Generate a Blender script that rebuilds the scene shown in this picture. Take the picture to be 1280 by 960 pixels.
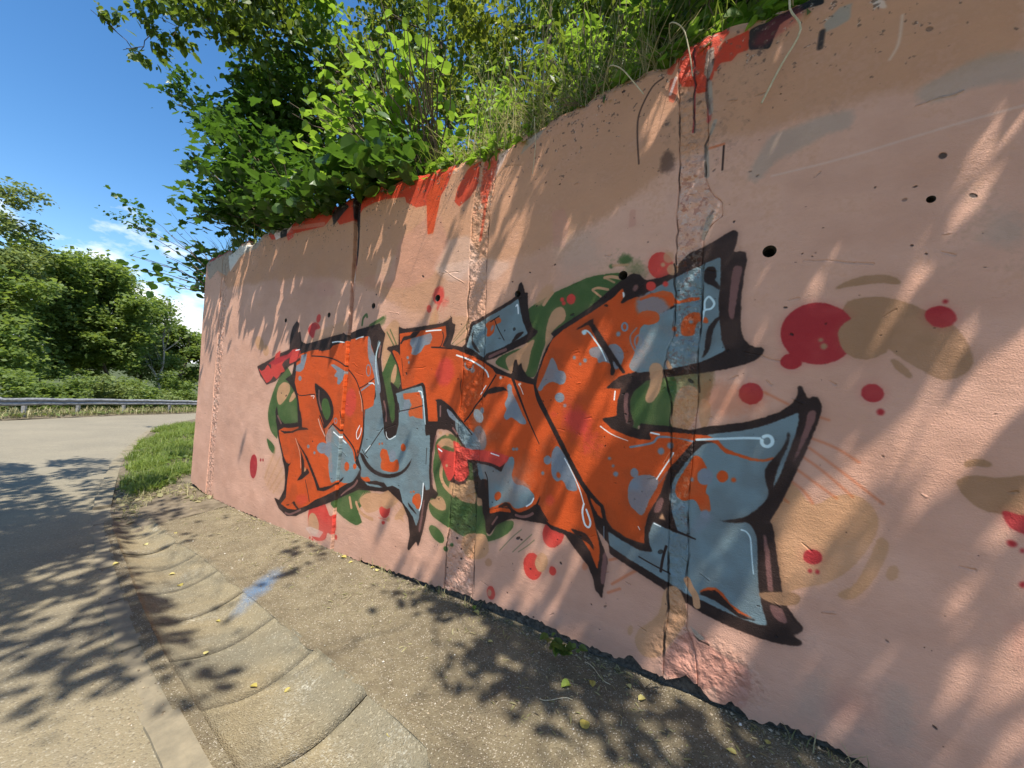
import bpy, bmesh, math, random
import numpy as np
from mathutils import Vector, Matrix, noise as mnoise
for _o in list(bpy.data.objects): bpy.data.objects.remove(_o)
sc = bpy.context.scene
COL = sc.collection
R_ = math.radians
rng = np.random.default_rng(7)
random.seed(7)
# World axes: X runs along the retaining wall away from the viewer, Y away from the wall over the road, Z up.
# ---------------------------------------------------------------- camera
CAM_POS = Vector((0.0, 2.3, 1.62))
right = Vector((-0.830, -0.553, 0.0733)); up = Vector((0.0611, 0.0406, 0.9973)); fwd = Vector((0.5545, -0.8322, 0.0))
fwd = right.cross(up).normalized() * -1
cd = bpy.data.cameras.new('camera'); cam = bpy.data.objects.new('camera', cd); COL.objects.link(cam)
M = Matrix.Identity(4)
for i in range(3):
    M[i][0] = right[i]; M[i][1] = up[i]; M[i][2] = -fwd[i]; M[i][3] = CAM_POS[i]
cam.matrix_world = M
cd.sensor_width = 36.0; cd.lens = 36.0 * 482 / 1280
cd.clip_start = 0.05; cd.clip_end = 3000
sc.camera = cam
# ---------------------------------------------------------------- light
SUN = Vector((-1.0, 0.64, 2.35)).normalized()
sun_el = math.asin(SUN.z); sun_az = math.atan2(SUN.x, SUN.y)
W = bpy.data.worlds.new('World'); sc.world = W; W.use_nodes = True
nt = W.node_tree; nt.nodes.clear()
def wn(t, **k):
    n = nt.nodes.new(t)
    for a, b in k.items(): setattr(n, a, b)
    return n
sky = wn('ShaderNodeTexSky', sky_type='NISHITA', sun_disc=False, sun_elevation=sun_el, sun_rotation=sun_az, air_density=1.0, dust_density=0.6, ozone_density=2.2)
tcw = wn('ShaderNodeTexCoord'); sep = wn('ShaderNodeSeparateXYZ'); nt.links.new(tcw.outputs['Generated'], sep.inputs[0])
mp = wn('ShaderNodeMapping'); mp.inputs['Scale'].default_value = (1, 1, 2.1); mp.inputs['Location'].default_value = (0.62, 0.33, 0.0)
nt.links.new(tcw.outputs['Generated'], mp.inputs[0])
nz = wn('ShaderNodeTexNoise'); nz.inputs['Scale'].default_value = 3.1; nz.inputs['Detail'].default_value = 9; nz.inputs['Roughness'].default_value = 0.56
nt.links.new(mp.outputs[0], nz.inputs['Vector'])
def wmath(op, a, b=None, clamp=False):
    n = wn('ShaderNodeMath', operation=op, use_clamp=clamp)
    for i, v in enumerate((a, b)):
        if v is None: continue
        if isinstance(v, (int, float)): n.inputs[i].default_value = v
        else: nt.links.new(v, n.inputs[i])
    return n.outputs[0]
elev = wmath('MAXIMUM', sep.outputs['Z'], 0.0)
thr = wmath('ADD', wmath('MULTIPLY', elev, 1.62), 0.285)           # cumulus thin out with height, all round the horizon
cm = wmath('MULTIPLY', wmath('SUBTRACT', nz.outputs['Fac'], thr), 13.0, True)
mixc = wn('ShaderNodeMixRGB'); nt.links.new(cm, mixc.inputs[0]); hs = wn('ShaderNodeHueSaturation'); hs.inputs['Saturation'].default_value = 1.28; hs.inputs['Value'].default_value = 1.6; nt.links.new(sky.outputs[0], hs.inputs['Color']); nt.links.new(hs.outputs[0], mixc.inputs[1])
mixc.inputs[2].default_value = (10.5, 10.8, 11.2, 1)
bg = wn('ShaderNodeBackground'); bg.inputs['Strength'].default_value = 0.08
nt.links.new(mixc.outputs[0], bg.inputs['Color'])
out = wn('ShaderNodeOutputWorld'); nt.links.new(bg.outputs[0], out.inputs[0])
sl = bpy.data.lights.new('sun', 'SUN'); sl.energy = 5.0; sl.angle = R_(0.53); sl.color = (1.0, 0.945, 0.86)
so = bpy.data.objects.new('sun', sl); COL.objects.link(so); so.location = SUN * 60
so.rotation_euler = SUN.to_track_quat('Z', 'Y').to_euler()
sc.view_settings.view_transform = 'Standard'; sc.view_settings.look = 'None'
sc.view_settings.exposure = 0.75; sc.view_settings.gamma = 1.0
sc.cycles.use_denoising = True
sc.cycles.max_bounces = 8; sc.cycles.transparent_max_bounces = 8
# ---------------------------------------------------------------- helpers
def srgb(r, g, b):
    f = lambda c: (c / 255 / 12.92) if c / 255 <= 0.04045 else ((c / 255 + 0.055) / 1.055) ** 2.4
    return (f(r), f(g), f(b), 1.0)
def mesh(name, v, f, mat=None, parent=None, smooth=False, attr=None, kind=None, mats=None, midx=None):
    """v (n,3) array, f (m,3|4) array or list -> one linked mesh object"""
    v = np.asarray(v, dtype=np.float32).reshape(-1, 3)
    me = bpy.data.meshes.new(name)
    if isinstance(f, np.ndarray):
        k = f.shape[1]; n = f.shape[0]
        me.vertices.add(len(v)); me.vertices.foreach_set('co', v.ravel())
        me.loops.add(n * k); me.loops.foreach_set('vertex_index', f.astype(np.int32).ravel())
        me.polygons.add(n); me.polygons.foreach_set('loop_start', np.arange(0, n * k, k, dtype=np.int32))
        try: me.polygons.foreach_set('loop_total', np.full(n, k, dtype=np.int32))
        except Exception: pass
    else:
        me.from_pydata(v.tolist(), [], f)
    if attr is not None:
        a = me.attributes.new('tint', 'FLOAT', 'POINT'); a.data.foreach_set('value', np.asarray(attr, dtype=np.float32))
    if mats:
        for m in mats: me.materials.append(m)
        me.polygons.foreach_set('material_index', np.asarray(midx, dtype=np.int32))
    elif mat: me.materials.append(mat)
    me.polygons.foreach_set('use_smooth', np.full(len(me.polygons), bool(smooth)))
    me.update(calc_edges=True); me.validate()
    o = bpy.data.objects.new(name, me); COL.objects.link(o)
    if parent is not None: o.parent = parent
    if kind: o['kind'] = kind
    return o
def tag(o, label=None, cat=None, group=None, kind=None):
    if label: o['label'] = label
    if cat: o['category'] = cat
    if group: o['group'] = group
    if kind: o['kind'] = kind
    return o
def thing(name, label, cat, loc=(0, 0, 0), group=None):
    o = bpy.data.objects.new(name, None); COL.objects.link(o); o.location = loc; o.empty_display_size = 0.2
    return tag(o, label, cat, group)
def adopt(o, root):
    """parent a mesh written in world metres to a thing standing elsewhere"""
    o.parent = root; o.matrix_parent_inverse = Matrix.Translation(root.location).inverted(); return o
def tube(path, radii, n=6):
    path = [Vector(p) for p in path]; V = []; F = []
    ref = Vector((0.31, 0.17, 0.93))
    for i, p in enumerate(path):
        d = (path[min(i + 1, len(path) - 1)] - path[max(i - 1, 0)]).normalized()
        a = d.cross(ref)
        if a.length < 1e-3: a = d.cross(Vector((1, 0, 0)))
        a.normalize(); b = d.cross(a)
        for k in range(n):
            t = 2 * math.pi * k / n
            V.append(p + (a * math.cos(t) + b * math.sin(t)) * radii[i])
    for i in range(len(path) - 1):
        for k in range(n):
            F.append((i * n + k, i * n + (k + 1) % n, (i + 1) * n + (k + 1) % n, (i + 1) * n + k))
    return np.array([tuple(v) for v in V]), np.array(F)
def join(parts):
    V = []; F = []; o = 0
    for v, f in parts:
        V.append(v); F.append(np.asarray(f) + o); o += len(v)
    return np.concatenate(V), np.concatenate(F)
def interp(x, tab):
    xs = [t[0] for t in tab]; ys = [t[1] for t in tab]
    return np.interp(x, xs, ys)
def nz3(x, y, z, s): return mnoise.noise(Vector((x * s, y * s, z * s)))
def fbm2(x, y, s, seed=0, oct=4):
    """vectorised value noise, roughly -1..1"""
    x = np.asarray(x, float) * s + seed * 17.3; y = np.asarray(y, float) * s + seed * 9.1
    r = np.zeros(np.broadcast(x, y).shape); amp = 1.0; tot = 0
    for o in range(oct):
        xi = np.floor(x).astype(np.int64); yi = np.floor(y).astype(np.int64); fx = x - xi; fy = y - yi
        fx = fx * fx * (3 - 2 * fx); fy = fy * fy * (3 - 2 * fy)
        def h(a, b):
            n = (a * 374761393 + b * 668265263 + o * 974634) & 0x7fffffff
            n = ((n ^ (n >> 13)) * 1274126177) & 0x7fffffff
            return ((n ^ (n >> 16)) & 0xffff) / 32767.5 - 1
        r += amp * ((h(xi, yi) * (1 - fx) + h(xi + 1, yi) * fx) * (1 - fy) + (h(xi, yi + 1) * (1 - fx) + h(xi + 1, yi + 1) * fx) * fy)
        tot += amp; amp *= 0.5; x = x * 2.03 + 5.1; y = y * 2.03 + 3.7
    return r / tot
class Mat:
    def __init__(s, name):
        s.m = bpy.data.materials.new(name); s.m.use_nodes = True; s.t = s.m.node_tree; s.t.nodes.clear()
        s.out = s.n('ShaderNodeOutputMaterial')
    def n(s, t, **k):
        x = s.t.nodes.new(t)
        for a, b in k.items(): setattr(x, a, b)
        return x
    def link(s, a, b): s.t.links.new(a, b)
    def set(s, inp, v):
        if isinstance(v, bpy.types.NodeSocket): s.t.links.new(v, inp)
        else: inp.default_value = v
    def math(s, op, a, b=0.0, clamp=False):
        x = s.n('ShaderNodeMath', operation=op, use_clamp=clamp); s.set(x.inputs[0], a); s.set(x.inputs[1], b); return x.outputs[0]
    def noise(s, vec, scale, detail=4, rough=0.55, dist=0.0):
        x = s.n('ShaderNodeTexNoise'); s.set(x.inputs['Vector'], vec); x.inputs['Scale'].default_value = scale
        x.inputs['Detail'].default_value = detail; x.inputs['Roughness'].default_value = rough; x.inputs['Distortion'].default_value = dist
        return x.outputs['Fac']
    def voro(s, vec, scale, out='Distance', feature='F1'):
        x = s.n('ShaderNodeTexVoronoi', feature=feature); s.set(x.inputs['Vector'], vec); x.inputs['Scale'].default_value = scale
        return x.outputs[out]
    def ramp(s, f, a, b, lo=0.0, hi=1.0):
        x = s.n('ShaderNodeMapRange', clamp=True); s.set(x.inputs['Value'], f)
        x.inputs['From Min'].default_value = a; x.inputs['From Max'].default_value = b
        x.inputs['To Min'].default_value = lo; x.inputs['To Max'].default_value = hi
        return x.outputs[0]
    def mix(s, f, a, b, mode='MIX'):
        x = s.n('ShaderNodeMixRGB', blend_type=mode); s.set(x.inputs[0], f); s.set(x.inputs[1], a); s.set(x.inputs[2], b); return x.outputs[0]
    def pos(s): return s.n('ShaderNodeNewGeometry').outputs['Position']
    def bump(s, h, strength=0.5, dist=0.01, normal=None):
        x = s.n('ShaderNodeBump'); x.inputs['Strength'].default_value = strength; x.inputs['Distance'].default_value = dist
        s.set(x.inputs['Height'], h)
        if normal is not None: s.set(x.inputs['Normal'], normal)
        return x.outputs[0]
    def principled(s, col, rough=0.8, normal=None, spec=0.3, metal=0.0):
        x = s.n('ShaderNodeBsdfPrincipled'); s.set(x.inputs['Base Color'], col); s.set(x.inputs['Roughness'], rough)
        s.set(x.inputs['Specular IOR Level'], spec); s.set(x.inputs['Metallic'], metal)
        if normal is not None: s.set(x.inputs['Normal'], normal)
        s.link(x.outputs[0], s.out.inputs[0]); return x
PAINT = [
['P','p',30,0,0.9,[7322,3230,6553,2698,5458,2696,4155,2644,3490,2525,2800,2228,2488,2178,2239,2463,1911,2525,1351,2573,905,2714,543,2948,304,3029,86,3002,-194,3029,-458,3026,-752,3067,-740,3323,-6,3662,348,3709,974,3620,2000,3478,3538,3473,5149,3403]],
['P','p',60,0,0.35,[2853,2703,2269,2763,1911,2525,1293,2620,1209,2339,1579,2139,2203,2101,2789,2119]],
['P','h',15,0,0.45,[2269,2763,2054,2763,1916,2587,2104,2418,2431,2549]],
['P','h',15,0,0.4,[2431,2549,1915,2575,1610,2491,1745,2386,2234,2417]],
['P','s',18,0,0.5,[2869,2851,2436,3059,2269,2763,2424,2481,2713,2401,3046,2427]],
['P','i',12,0,0.25,[4224,2562,3914,2562,3823,2420,4155,2407]],
['P','i',12,0,0.25,[3366,2570,3061,2563,3024,2440,3352,2451]],
['P','h',12,0,0.25,[3172,2704,2910,2725,2915,2476,3194,2477]],
['P','s',10,0,0.5,[1309,2814,1219,2824,1168,2708,1191,2551,1277,2574]],
['P','s',8,0,0.5,[766,2727,732,2721,724,2623,767,2616]],
['P','c',14,0,0.5,[77,2971,-14,2983,-166,3005,-252,3002,-240,2914,-142,2914,26,2835,121,2737,159,2779]],
['P','c',16,0,0.5,[-753,3061,-638,3083,-562,3065,-459,3019,-437,2964,-534,2941,-612,2963,-758,2941]],
['P','c',30,0,0.4,[-664,2333,-712,2421,-781,2455,-787,2315,-718,2294]],
['P','c',40,0,0.35,[-206,266,-283,452,-320,289,-270,171,-182,160]],
['P','c',26,0,0.35,[-486,409,-518,494,-562,482,-574,255,-521,208]],
['P','s',40,0,0.5,[-450,357,-378,248,-267,224,-368,420]],
['P','s',25,0,0.6,[-825,886,-855,868,-866,633,-818,701]],
['P','c',60,0,0.25,[1231,2611,1007,2655,882,2410,1209,2339]],
['L','h',8,10.4,10.4,0.5,[55,2762,-236,2781,-493,2815,-763,2846]],
['P','f',6,0,1,[5567,3402,4875,3510,4040,3541,3548,3556,2941,3510,2475,3443,2241,3383,2340,3208,2390,3158,2453,2858,2519,2848,2556,3110,2686,3114,2819,3183,2846,3240,3143,3279,3311,3274,3447,3254,3566,3155,3843,3153,3991,3273,4148,3187,4650,3205,5324,3211]],
['P','o',6,0,0.5,[2564,3188,2434,3317,2326,3338,2383,3183,2452,2844,2519,2848,2556,3110]],
['P','f',6,0,0.9,[2204,3177,2106,3303,1988,3349,1986,3160,2059,3075,2172,3021,2228,3071]],
['P','k',6,0,0.9,[4008,3293,3877,3421,3695,3318,3853,3231,3962,3165]],
['P','k',8,0,0.9,[3675,3495,3476,3499,3512,3250,3555,2951,3621,3271]],
['L','k',10,49.1,49.1,0.9,[3533,3432,3514,2945,3525,2705]],
['L','k',6,27.5,27.5,0.85,[3528,2947,3532,2545,3537,2142,3566,1941]],
['L','d',5,20.3,20.3,0.8,[3521,2786,3524,2367]],
['L','w',4,20.4,20.4,0.5,[3561,2669,3557,2531]],
['L','w',4,16.2,16.2,0.7,[3545,2207,3552,2046]],
['P','c',8,0,0.8,[7445,3207,6259,3292,5547,3274,5708,3161,6230,3120,6668,2882,6975,2995,7257,2876]],
['P','w',8,0,0.6,[6635,3170,6253,3257,5882,3239,6226,3097,6511,2925]],
['L','d',10,51.4,51.4,0.8,[7313,3179,6262,3314,5245,3370,4254,3392]],
['P','w',6,0,0.8,[5345,3345,5113,3427,4857,3382,4855,3238,5219,3195]],
['P','k',5,0,0.95,[5156,3315,4978,3306,4944,3203,5099,3197]],
['P','r',5,0,0.7,[4967,3226,4828,3310,4790,3170,4916,3141]],
['L','i',8,44.8,44.8,0.6,[4824,3280,4151,3214]],
['P','h',10,0,0.9,[1936,3305,1799,3391,1690,3390,1765,3261,1873,3122,1924,3177]],
['P','f',12,0,0.8,[1929,3396,1802,3422,1813,3303,1868,3072,1912,2958,1964,3093]],
['L','f',10,25.1,25.1,0.6,[1877,3166,1906,2895,1928,2713]],
['P','c',8,0,0.7,[1551,3396,1412,3451,1450,3367,1545,3320,1610,3279]],
['P','f',5,0,1,[518,3642,422,3632,319,3673,295,3597,338,3551,360,3472,355,3396,372,3349,381,3308,442,3322,454,3371,522,3387,542,3440,542,3560]],
['P','f',5,0,1,[319,3556,201,3564,198,3461,249,3461,273,3433,331,3443,344,3400,368,3418,355,3510]],
['P','f',5,0,0.7,[613,3575,564,3625,543,3570,579,3468,612,3495]],
['P','f',6,0,0.6,[586,3448,552,3453,541,3362,559,3299,587,3327]],
['P','k',6,0,1,[198,3461,201,3564,105,3595,-40,3625,-102,3613,-105,3550,-28,3564,68,3536,105,3430]],
['P','d',20,0,0.35,[-8,3621,-38,3645,-14,3519,98,3468,148,3457,191,3467,121,3582]],
['P','c',10,0,0.9,[-111,3455,-167,3505,-210,3503,-206,3430,-158,3414,-119,3412]],
['P','w',8,0,0.4,[-280,3487,-321,3466,-337,3415,-296,3442]],
['L','w',10,8.7,8.7,0.3,[-386,3364,-380,3243,-355,3182]],
['L','k',10,23.8,23.8,0.8,[-107,3418,-102,3343]],
['L','w',6,16.7,16.7,0.6,[556,3446,580,3362]],
['L','n',5,9.9,9.9,0.7,[628,3473,689,3439,751,3316,757,3197,733,2996]],
['L','d',4,9.2,9.2,0.8,[516,3673,468,3584,443,3214,444,3102]],
['L','k',6,18.1,18.1,0.6,[384,3416,383,3283,361,3187]],
['L','d',10,22.5,22.5,0.6,[365,3254,366,3145]],
['L','n',4,9.6,9.6,0.9,[282,2980,281,2850]],
['L','o',8,13.2,13.2,0.5,[359,2984,282,2989]],
['P','n',16,0,0.5,[593,3040,539,3016,519,2909,566,2903,612,2923]],
['P','s',5,1,1,[386,203,339,294,290,349,237,380,198,371,173,332,120,314,48,290,-9,261,14,186,64,161,124,151,188,99,285,93,379,91,399,144]],
['P','s',8,1,0.7,[149,251,73,303,3,287,-10,186,15,94,111,63]],
['P','e',6,1,1.0,[4834,1533,4963,1352,5054,1159,5069,991,4986,844,4816,761,4816,761,4749,950,4386,948,4443,1351,4574,1527,4735,1632]],
['P','t',4,1,1.0,[4889,1251,4868,1368,4764,1441,4633,1430,4604,1358,4697,1239,4819,1171]],
['P','t',4,1,1.0,[4603,1228,4545,1325,4479,1358,4439,1324,4534,1243]],
['P','e',3,1,1.0,[5070,725,5008,724,4881,675,4851,603,4886,578,4992,619]],
['L','t',8,28.0,28.0,0.6,[5058,246,4839,653]],
['L','t',8,27.6,27.6,0.6,[4986,182,4728,556]],
['L','t',8,27.3,27.3,0.6,[4919,138,4656,447]],
['L','t',8,27.1,27.1,0.6,[4837,118,4606,363]],
['P','t',25,1,0.35,[5075,223,4921,544,4674,444,4569,231,4758,116]],
['P','t',4,1,1.0,[5341,1918,5323,1878,5329,1844,5358,1821,5403,1815,5457,1826,5509,1853,5548,1891,5567,1931,5560,1966,5531,1989,5484,1994,5430,1982,5379,1955]],
['P','t',4,1,0.9,[5185,1815,5187,1785,5204,1760,5231,1746,5263,1746,5295,1759,5320,1783,5332,1813,5329,1844,5312,1869,5285,1883,5252,1883,5220,1869,5197,1845]],
['P','t',20,0,0.5,[4153,2030,3646,2146,3552,2046,3765,1966,4300,1916]],
['L','e',8,27.4,27.4,0.9,[3347,2089,3341,2152,3295,2189,3280,2166]],
['L','e',8,30.5,30.5,0.8,[3220,2079,3128,2115,3037,2149]],
['P','e',12,1,0.6,[3303,2042,3152,2115,2994,2170,3031,2089,3216,2040]],
['P','t',10,1,0.9,[3020,1999,2876,2122,2781,2047,2800,1831,2864,1721,2959,1666,3012,1828]],
['P','e',5,1,1.0,[2959,1666,2886,1815,2845,1845,2749,1760,2720,1498,2742,1403,2733,1226,2778,1141,2856,1248,2905,1389,2987,1605]],
['L','e',5,14.5,14.5,0.7,[2965,2014,2850,1888]],
['L','e',5,14.5,14.5,0.7,[2922,2035,2819,1903]],
['P','t',3,1,1.0,[2852,1612,2810,1723,2783,1673,2793,1572,2833,1540]],
['P','r',3,1,1.0,[4230,2129,4134,2126,4079,2072,4171,2048,4193,1969,4260,1987,4320,2059]],
['P','r',3,1,1.0,[4084,2173,4092,2153,4106,2138,4124,2131,4142,2133,4157,2145,4166,2163,4166,2184,4158,2204,4143,2218,4125,2225,4107,2223,4092,2212,4084,2194]],
['P','d',3,1,0.6,[4307,2086,4230,2129,4129,2091,4171,2048,4193,1969,4260,1987,4320,2059]],
['P','d',4,1,1.0,[5275,352,5282,285,5306,229,5343,193,5386,186,5427,208,5457,257,5469,322,5463,389,5438,447,5400,481,5356,487,5316,464,5287,415]],
['P','d',4,1,1.0,[5114,462,5114,454,5118,446,5125,441,5133,440,5141,442,5147,448,5150,456,5150,465,5146,472,5139,477,5131,479,5123,476,5117,470]],
['P','d',4,1,1.0,[5175,452,5176,443,5180,435,5187,430,5195,429,5203,431,5209,437,5212,445,5212,454,5208,462,5201,467,5193,468,5184,466,5178,460]],
['P','r',14,1,0.85,[2268,2299,2279,2267,2301,2243,2329,2233,2358,2238,2382,2258,2396,2289,2397,2324,2386,2357,2364,2381,2335,2391,2307,2385,2283,2365,2270,2334]],
['P','r',6,1,0.8,[2405,2202,2406,2187,2413,2176,2423,2170,2436,2170,2448,2177,2458,2189,2462,2204,2461,2219,2454,2231,2443,2237,2430,2236,2418,2229,2409,2217]],
['L','r',12,26.9,26.9,0.6,[2300,2270,2346,2172,2347,2092]],
['P','r',25,1,0.5,[2208,2245,2212,2228,2225,2215,2246,2208,2270,2210,2293,2218,2309,2233,2317,2251,2313,2268,2299,2281,2278,2287,2254,2286,2232,2277,2215,2262]],
['P','t',10,1,0.9,[2395,2019,2421,2081,2391,2161,2349,2206,2312,2118,2360,2039]],
['L','e',3,8.2,8.2,0.8,[2126,1938,1996,2069]],
['L','e',3,8.2,8.2,0.8,[2140,1905,1992,2032]],
['L','e',3,8.2,8.2,0.8,[2120,1880,2001,1950]],
['P','t',16,1,0.6,[2238,2102,2076,2129,1949,2093,1980,1906,2096,1893]],
['P','e',4,1,1.0,[3636,281,3493,370,3306,475,3122,522,3013,515,3097,406,3172,313,3140,259,3111,221,3110,214,3204,166,3375,184,3501,216,3588,244]],
['L','t',3,33.2,33.2,1.0,[3323,401,3286,316]],
['L','t',3,33.6,33.6,1.0,[3217,378,3160,315,3070,285,2962,282]],
['L','t',4,9.6,9.6,0.5,[3216,363,3119,492]],
['L','t',4,9.6,9.6,0.5,[3181,387,3084,507]],
['L','t',4,9.5,9.5,0.5,[3146,410,3050,522]],
['L','t',4,9.5,9.5,0.5,[3112,433,3016,537]],
['L','t',4,9.4,9.4,0.5,[3078,456,2982,552]],
['P','r',3,1,1.0,[2728,435,2732,398,2748,366,2776,343,2808,334,2840,343,2864,366,2875,399,2872,436,2854,470,2826,492,2794,500,2763,491,2739,468]],
['P','r',3,1,1.0,[2780,300,2782,293,2788,286,2797,280,2807,277,2817,278,2824,282,2828,288,2826,295,2820,302,2811,308,2800,310,2790,310,2783,306]],
['L','r',3,7.0,7.0,0.6,[2874,319,2763,326]],
['P','t',4,1,1.0,[3171,412,3082,493,2967,525,2854,543,2783,601,2711,638,2638,646,2611,596,2634,521,2702,462,2774,424,2852,427,2904,378,3015,328,3088,333]],
['P','t',4,1,1.0,[2719,344,2721,335,2726,326,2735,319,2745,317,2755,318,2763,324,2766,332,2765,342,2759,351,2750,357,2740,360,2730,358,2723,353]],
['P','t',3,1,1.0,[2579,492,2564,544,2524,546,2516,472,2559,399,2513,356,2556,372,2597,376,2648,356,2661,380,2625,432]],
['L','t',3,6.8,6.8,0.6,[2705,483,2647,440]],
['L','t',3,6.8,6.8,0.6,[2675,504,2617,462]],
['L','t',3,6.8,6.8,0.6,[2635,527,2590,496]],
['P','r',3,1,1.0,[3870,261,3764,260,3681,188,3632,143,3565,168,3516,116,3518,19,3581,-31,3653,-34,3686,-109,3813,-162,3939,-147,4017,-40,4034,85,3971,204]],
['P','t',3,1,1.0,[3823,19,3814,-30,3824,-75,3854,-109,3896,-124,3943,-117,3985,-90,4015,-47,4025,3,4014,50,3983,83,3940,97,3893,89,3852,61]],
['P','t',4,1,1.0,[3784,255,3785,244,3791,234,3799,227,3810,225,3820,227,3827,234,3831,244,3830,256,3825,266,3816,272,3806,275,3796,272,3788,265]],
['P','h',4,0,0.8,[4073,-98,3983,-56,3829,-49,3724,-45,3789,-122,3939,-147]],
['P','r',4,1,1.0,[3482,-31,3483,-43,3488,-54,3496,-61,3505,-64,3514,-61,3521,-54,3525,-43,3524,-31,3520,-20,3512,-13,3502,-10,3493,-13,3486,-20]],
['P','r',4,1,1.0,[3952,-168,3953,-174,3956,-179,3962,-183,3969,-185,3975,-184,3980,-181,3982,-176,3981,-171,3978,-165,3972,-161,3965,-159,3959,-160,3954,-163]],
['P','r',4,1,1.0,[3904,-171,3905,-177,3909,-183,3914,-187,3921,-189,3927,-188,3932,-185,3934,-180,3934,-174,3930,-169,3924,-165,3918,-163,3911,-163,3907,-166]],
['P','e',4,1,1.0,[2228,1106,2145,1169,2061,1187,1973,1149,1886,1093,1832,1023,1772,882,1743,738,1674,636,1654,505,1611,517,1569,604,1502,645,1435,657,1443,603,1506,535,1607,472,1715,435,1831,426,1954,441,2084,469,2212,507,2256,575,2228,660,2178,704,2214,794,2242,887,2237,1019]],
['P','t',5,1,1.0,[2034,830,1950,828,1818,873,1796,805,1779,712,1832,693,1929,696,2008,735,2052,750]],
['P','t',3,1,1.0,[1779,790,1734,800,1711,716,1763,698]],
['P','t',3,1,1.0,[2216,1081,2168,1134,2091,1151,2038,1127,2033,1083,2076,1083,2128,1088,2179,1061]],
['P','t',4,1,1.0,[2167,1186,2168,1179,2173,1174,2181,1170,2189,1169,2197,1171,2203,1175,2206,1181,2205,1187,2200,1193,2192,1197,2184,1198,2176,1196,2170,1192]],
['P','t',4,1,1.0,[2094,1183,2095,1177,2100,1172,2106,1169,2114,1167,2121,1169,2126,1173,2129,1178,2127,1184,2123,1189,2116,1192,2109,1193,2102,1192,2097,1188]],
['P','t',4,1,1.0,[2063,958,2063,958,2063,957,2063,957,2064,957,2064,957,2064,957,2064,958,2064,958,2064,958,2064,958,2063,958,2063,958,2063,958]],
['L','t',3,32.7,32.7,1.0,[2117,974,2147,924,2147,840,2106,777,2042,740,1997,718]],
['P','t',3,1,1.0,[2261,620,2208,639,2158,676,2104,669,2074,631,2070,593,2112,571,2174,575,2230,594]],
['P','e',3,1,1.0,[2110,405,2081,382,2064,356,2065,334,2081,318,2112,313,2149,319,2188,336,2219,360,2236,386,2236,410,2218,425,2187,430,2148,422]],
['P','e',3,1,1.0,[2020,299,2015,291,2015,282,2019,274,2028,267,2039,264,2050,265,2059,269,2064,277,2065,286,2060,295,2051,301,2040,304,2029,304]],
['P','e',3,1,1.0,[1966,337,1967,331,1972,324,1979,319,1988,317,1995,317,2001,321,2004,326,2002,333,1998,339,1990,344,1982,347,1974,346,1968,343]],
['P','t',4,1,1.0,[1890,378,1856,443,1796,472,1735,489,1668,496,1634,441,1634,370,1689,318,1763,289,1825,287,1876,321]],
['P','p',4,1,1.0,[1590,320,1592,306,1600,294,1612,284,1626,280,1639,281,1649,288,1654,299,1652,313,1644,326,1631,335,1617,340,1604,338,1594,331]],
['L','e',4,5.4,5.4,0.6,[1423,446,1339,543,1280,609]],
['L','e',4,5.4,5.4,0.6,[1377,460,1305,526,1258,577]],
['L','e',4,5.5,5.5,0.6,[1531,425,1438,543,1365,619]],
['P','r',3,1,1.0,[1042,671,1052,630,1076,594,1108,571,1143,565,1173,578,1193,608,1198,648,1187,690,1163,726,1130,748,1095,752,1066,739,1047,710]],
['P','t',3,1,1.0,[1091,763,1095,749,1103,738,1113,731,1124,730,1133,735,1139,745,1140,758,1136,772,1128,783,1117,790,1107,791,1098,786,1092,776]],
['P','t',4,1,1.0,[1142,780,1143,776,1145,772,1149,769,1154,768,1158,769,1162,771,1163,775,1162,779,1160,783,1156,786,1151,787,1146,787,1143,784]],
['P','t',4,1,1.0,[1090,798,1091,794,1094,789,1098,786,1102,785,1106,786,1110,789,1111,793,1110,798,1108,802,1104,805,1099,806,1095,805,1092,803]],
['P','r',3,1,1.0,[1188,430,1185,391,1196,353,1219,324,1250,310,1282,313,1309,334,1326,367,1329,408,1317,446,1293,475,1262,488,1230,484,1204,463]],
['P','t',4,1,1.0,[1144,458,1149,429,1163,404,1182,386,1203,381,1222,389,1235,408,1240,435,1234,464,1221,490,1201,507,1180,512,1161,504,1148,484]],
['P','r',3,1,1.0,[1081,431,1080,417,1083,404,1091,394,1102,389,1113,389,1123,396,1129,407,1130,420,1127,434,1119,444,1108,449,1097,448,1087,442]],
['P','r',4,1,1.0,[1247,375,1247,374,1247,374,1247,374,1247,374,1248,374,1248,374,1248,374,1248,375,1248,375,1248,375,1247,375,1247,375,1247,375]],
['P','r',3,1,1.0,[1546,118,1544,97,1549,76,1560,60,1575,53,1592,55,1606,67,1615,85,1618,108,1613,129,1601,144,1586,151,1570,149,1556,137]],
['P','p',3,1,1.0,[1576,104,1577,92,1581,81,1588,74,1596,71,1604,73,1610,80,1613,90,1612,102,1608,113,1601,120,1593,123,1585,121,1579,114]],
['L','o',9,16.3,16.3,0.35,[736,606,674,640]],
['L','o',9,16.0,16.0,0.35,[710,470,599,575,547,615]],
['L','o',9,16.2,16.2,0.35,[731,410,661,459]],
['P','o',10,1,0.3,[864,524,869,511,878,500,887,494,896,494,903,501,905,511,904,525,898,538,889,549,880,555,871,555,864,548,862,538]],
['P','e',5,1,1.0,[1471,2078,1444,2151,1346,2207,1233,2260,1118,2299,1009,2336,903,2347,801,2347,766,2329,782,2286,849,2237,947,2158,1078,2076,1188,2010,1257,1968,1278,1925,1313,1815,1346,1687,1430,1683,1541,1706,1688,1759,1656,1813,1541,1861,1423,1908]],
['P','t',6,1,1.0,[1599,1808,1487,1868,1374,1941,1393,1852,1415,1728,1458,1693,1532,1689,1586,1745]],
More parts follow.
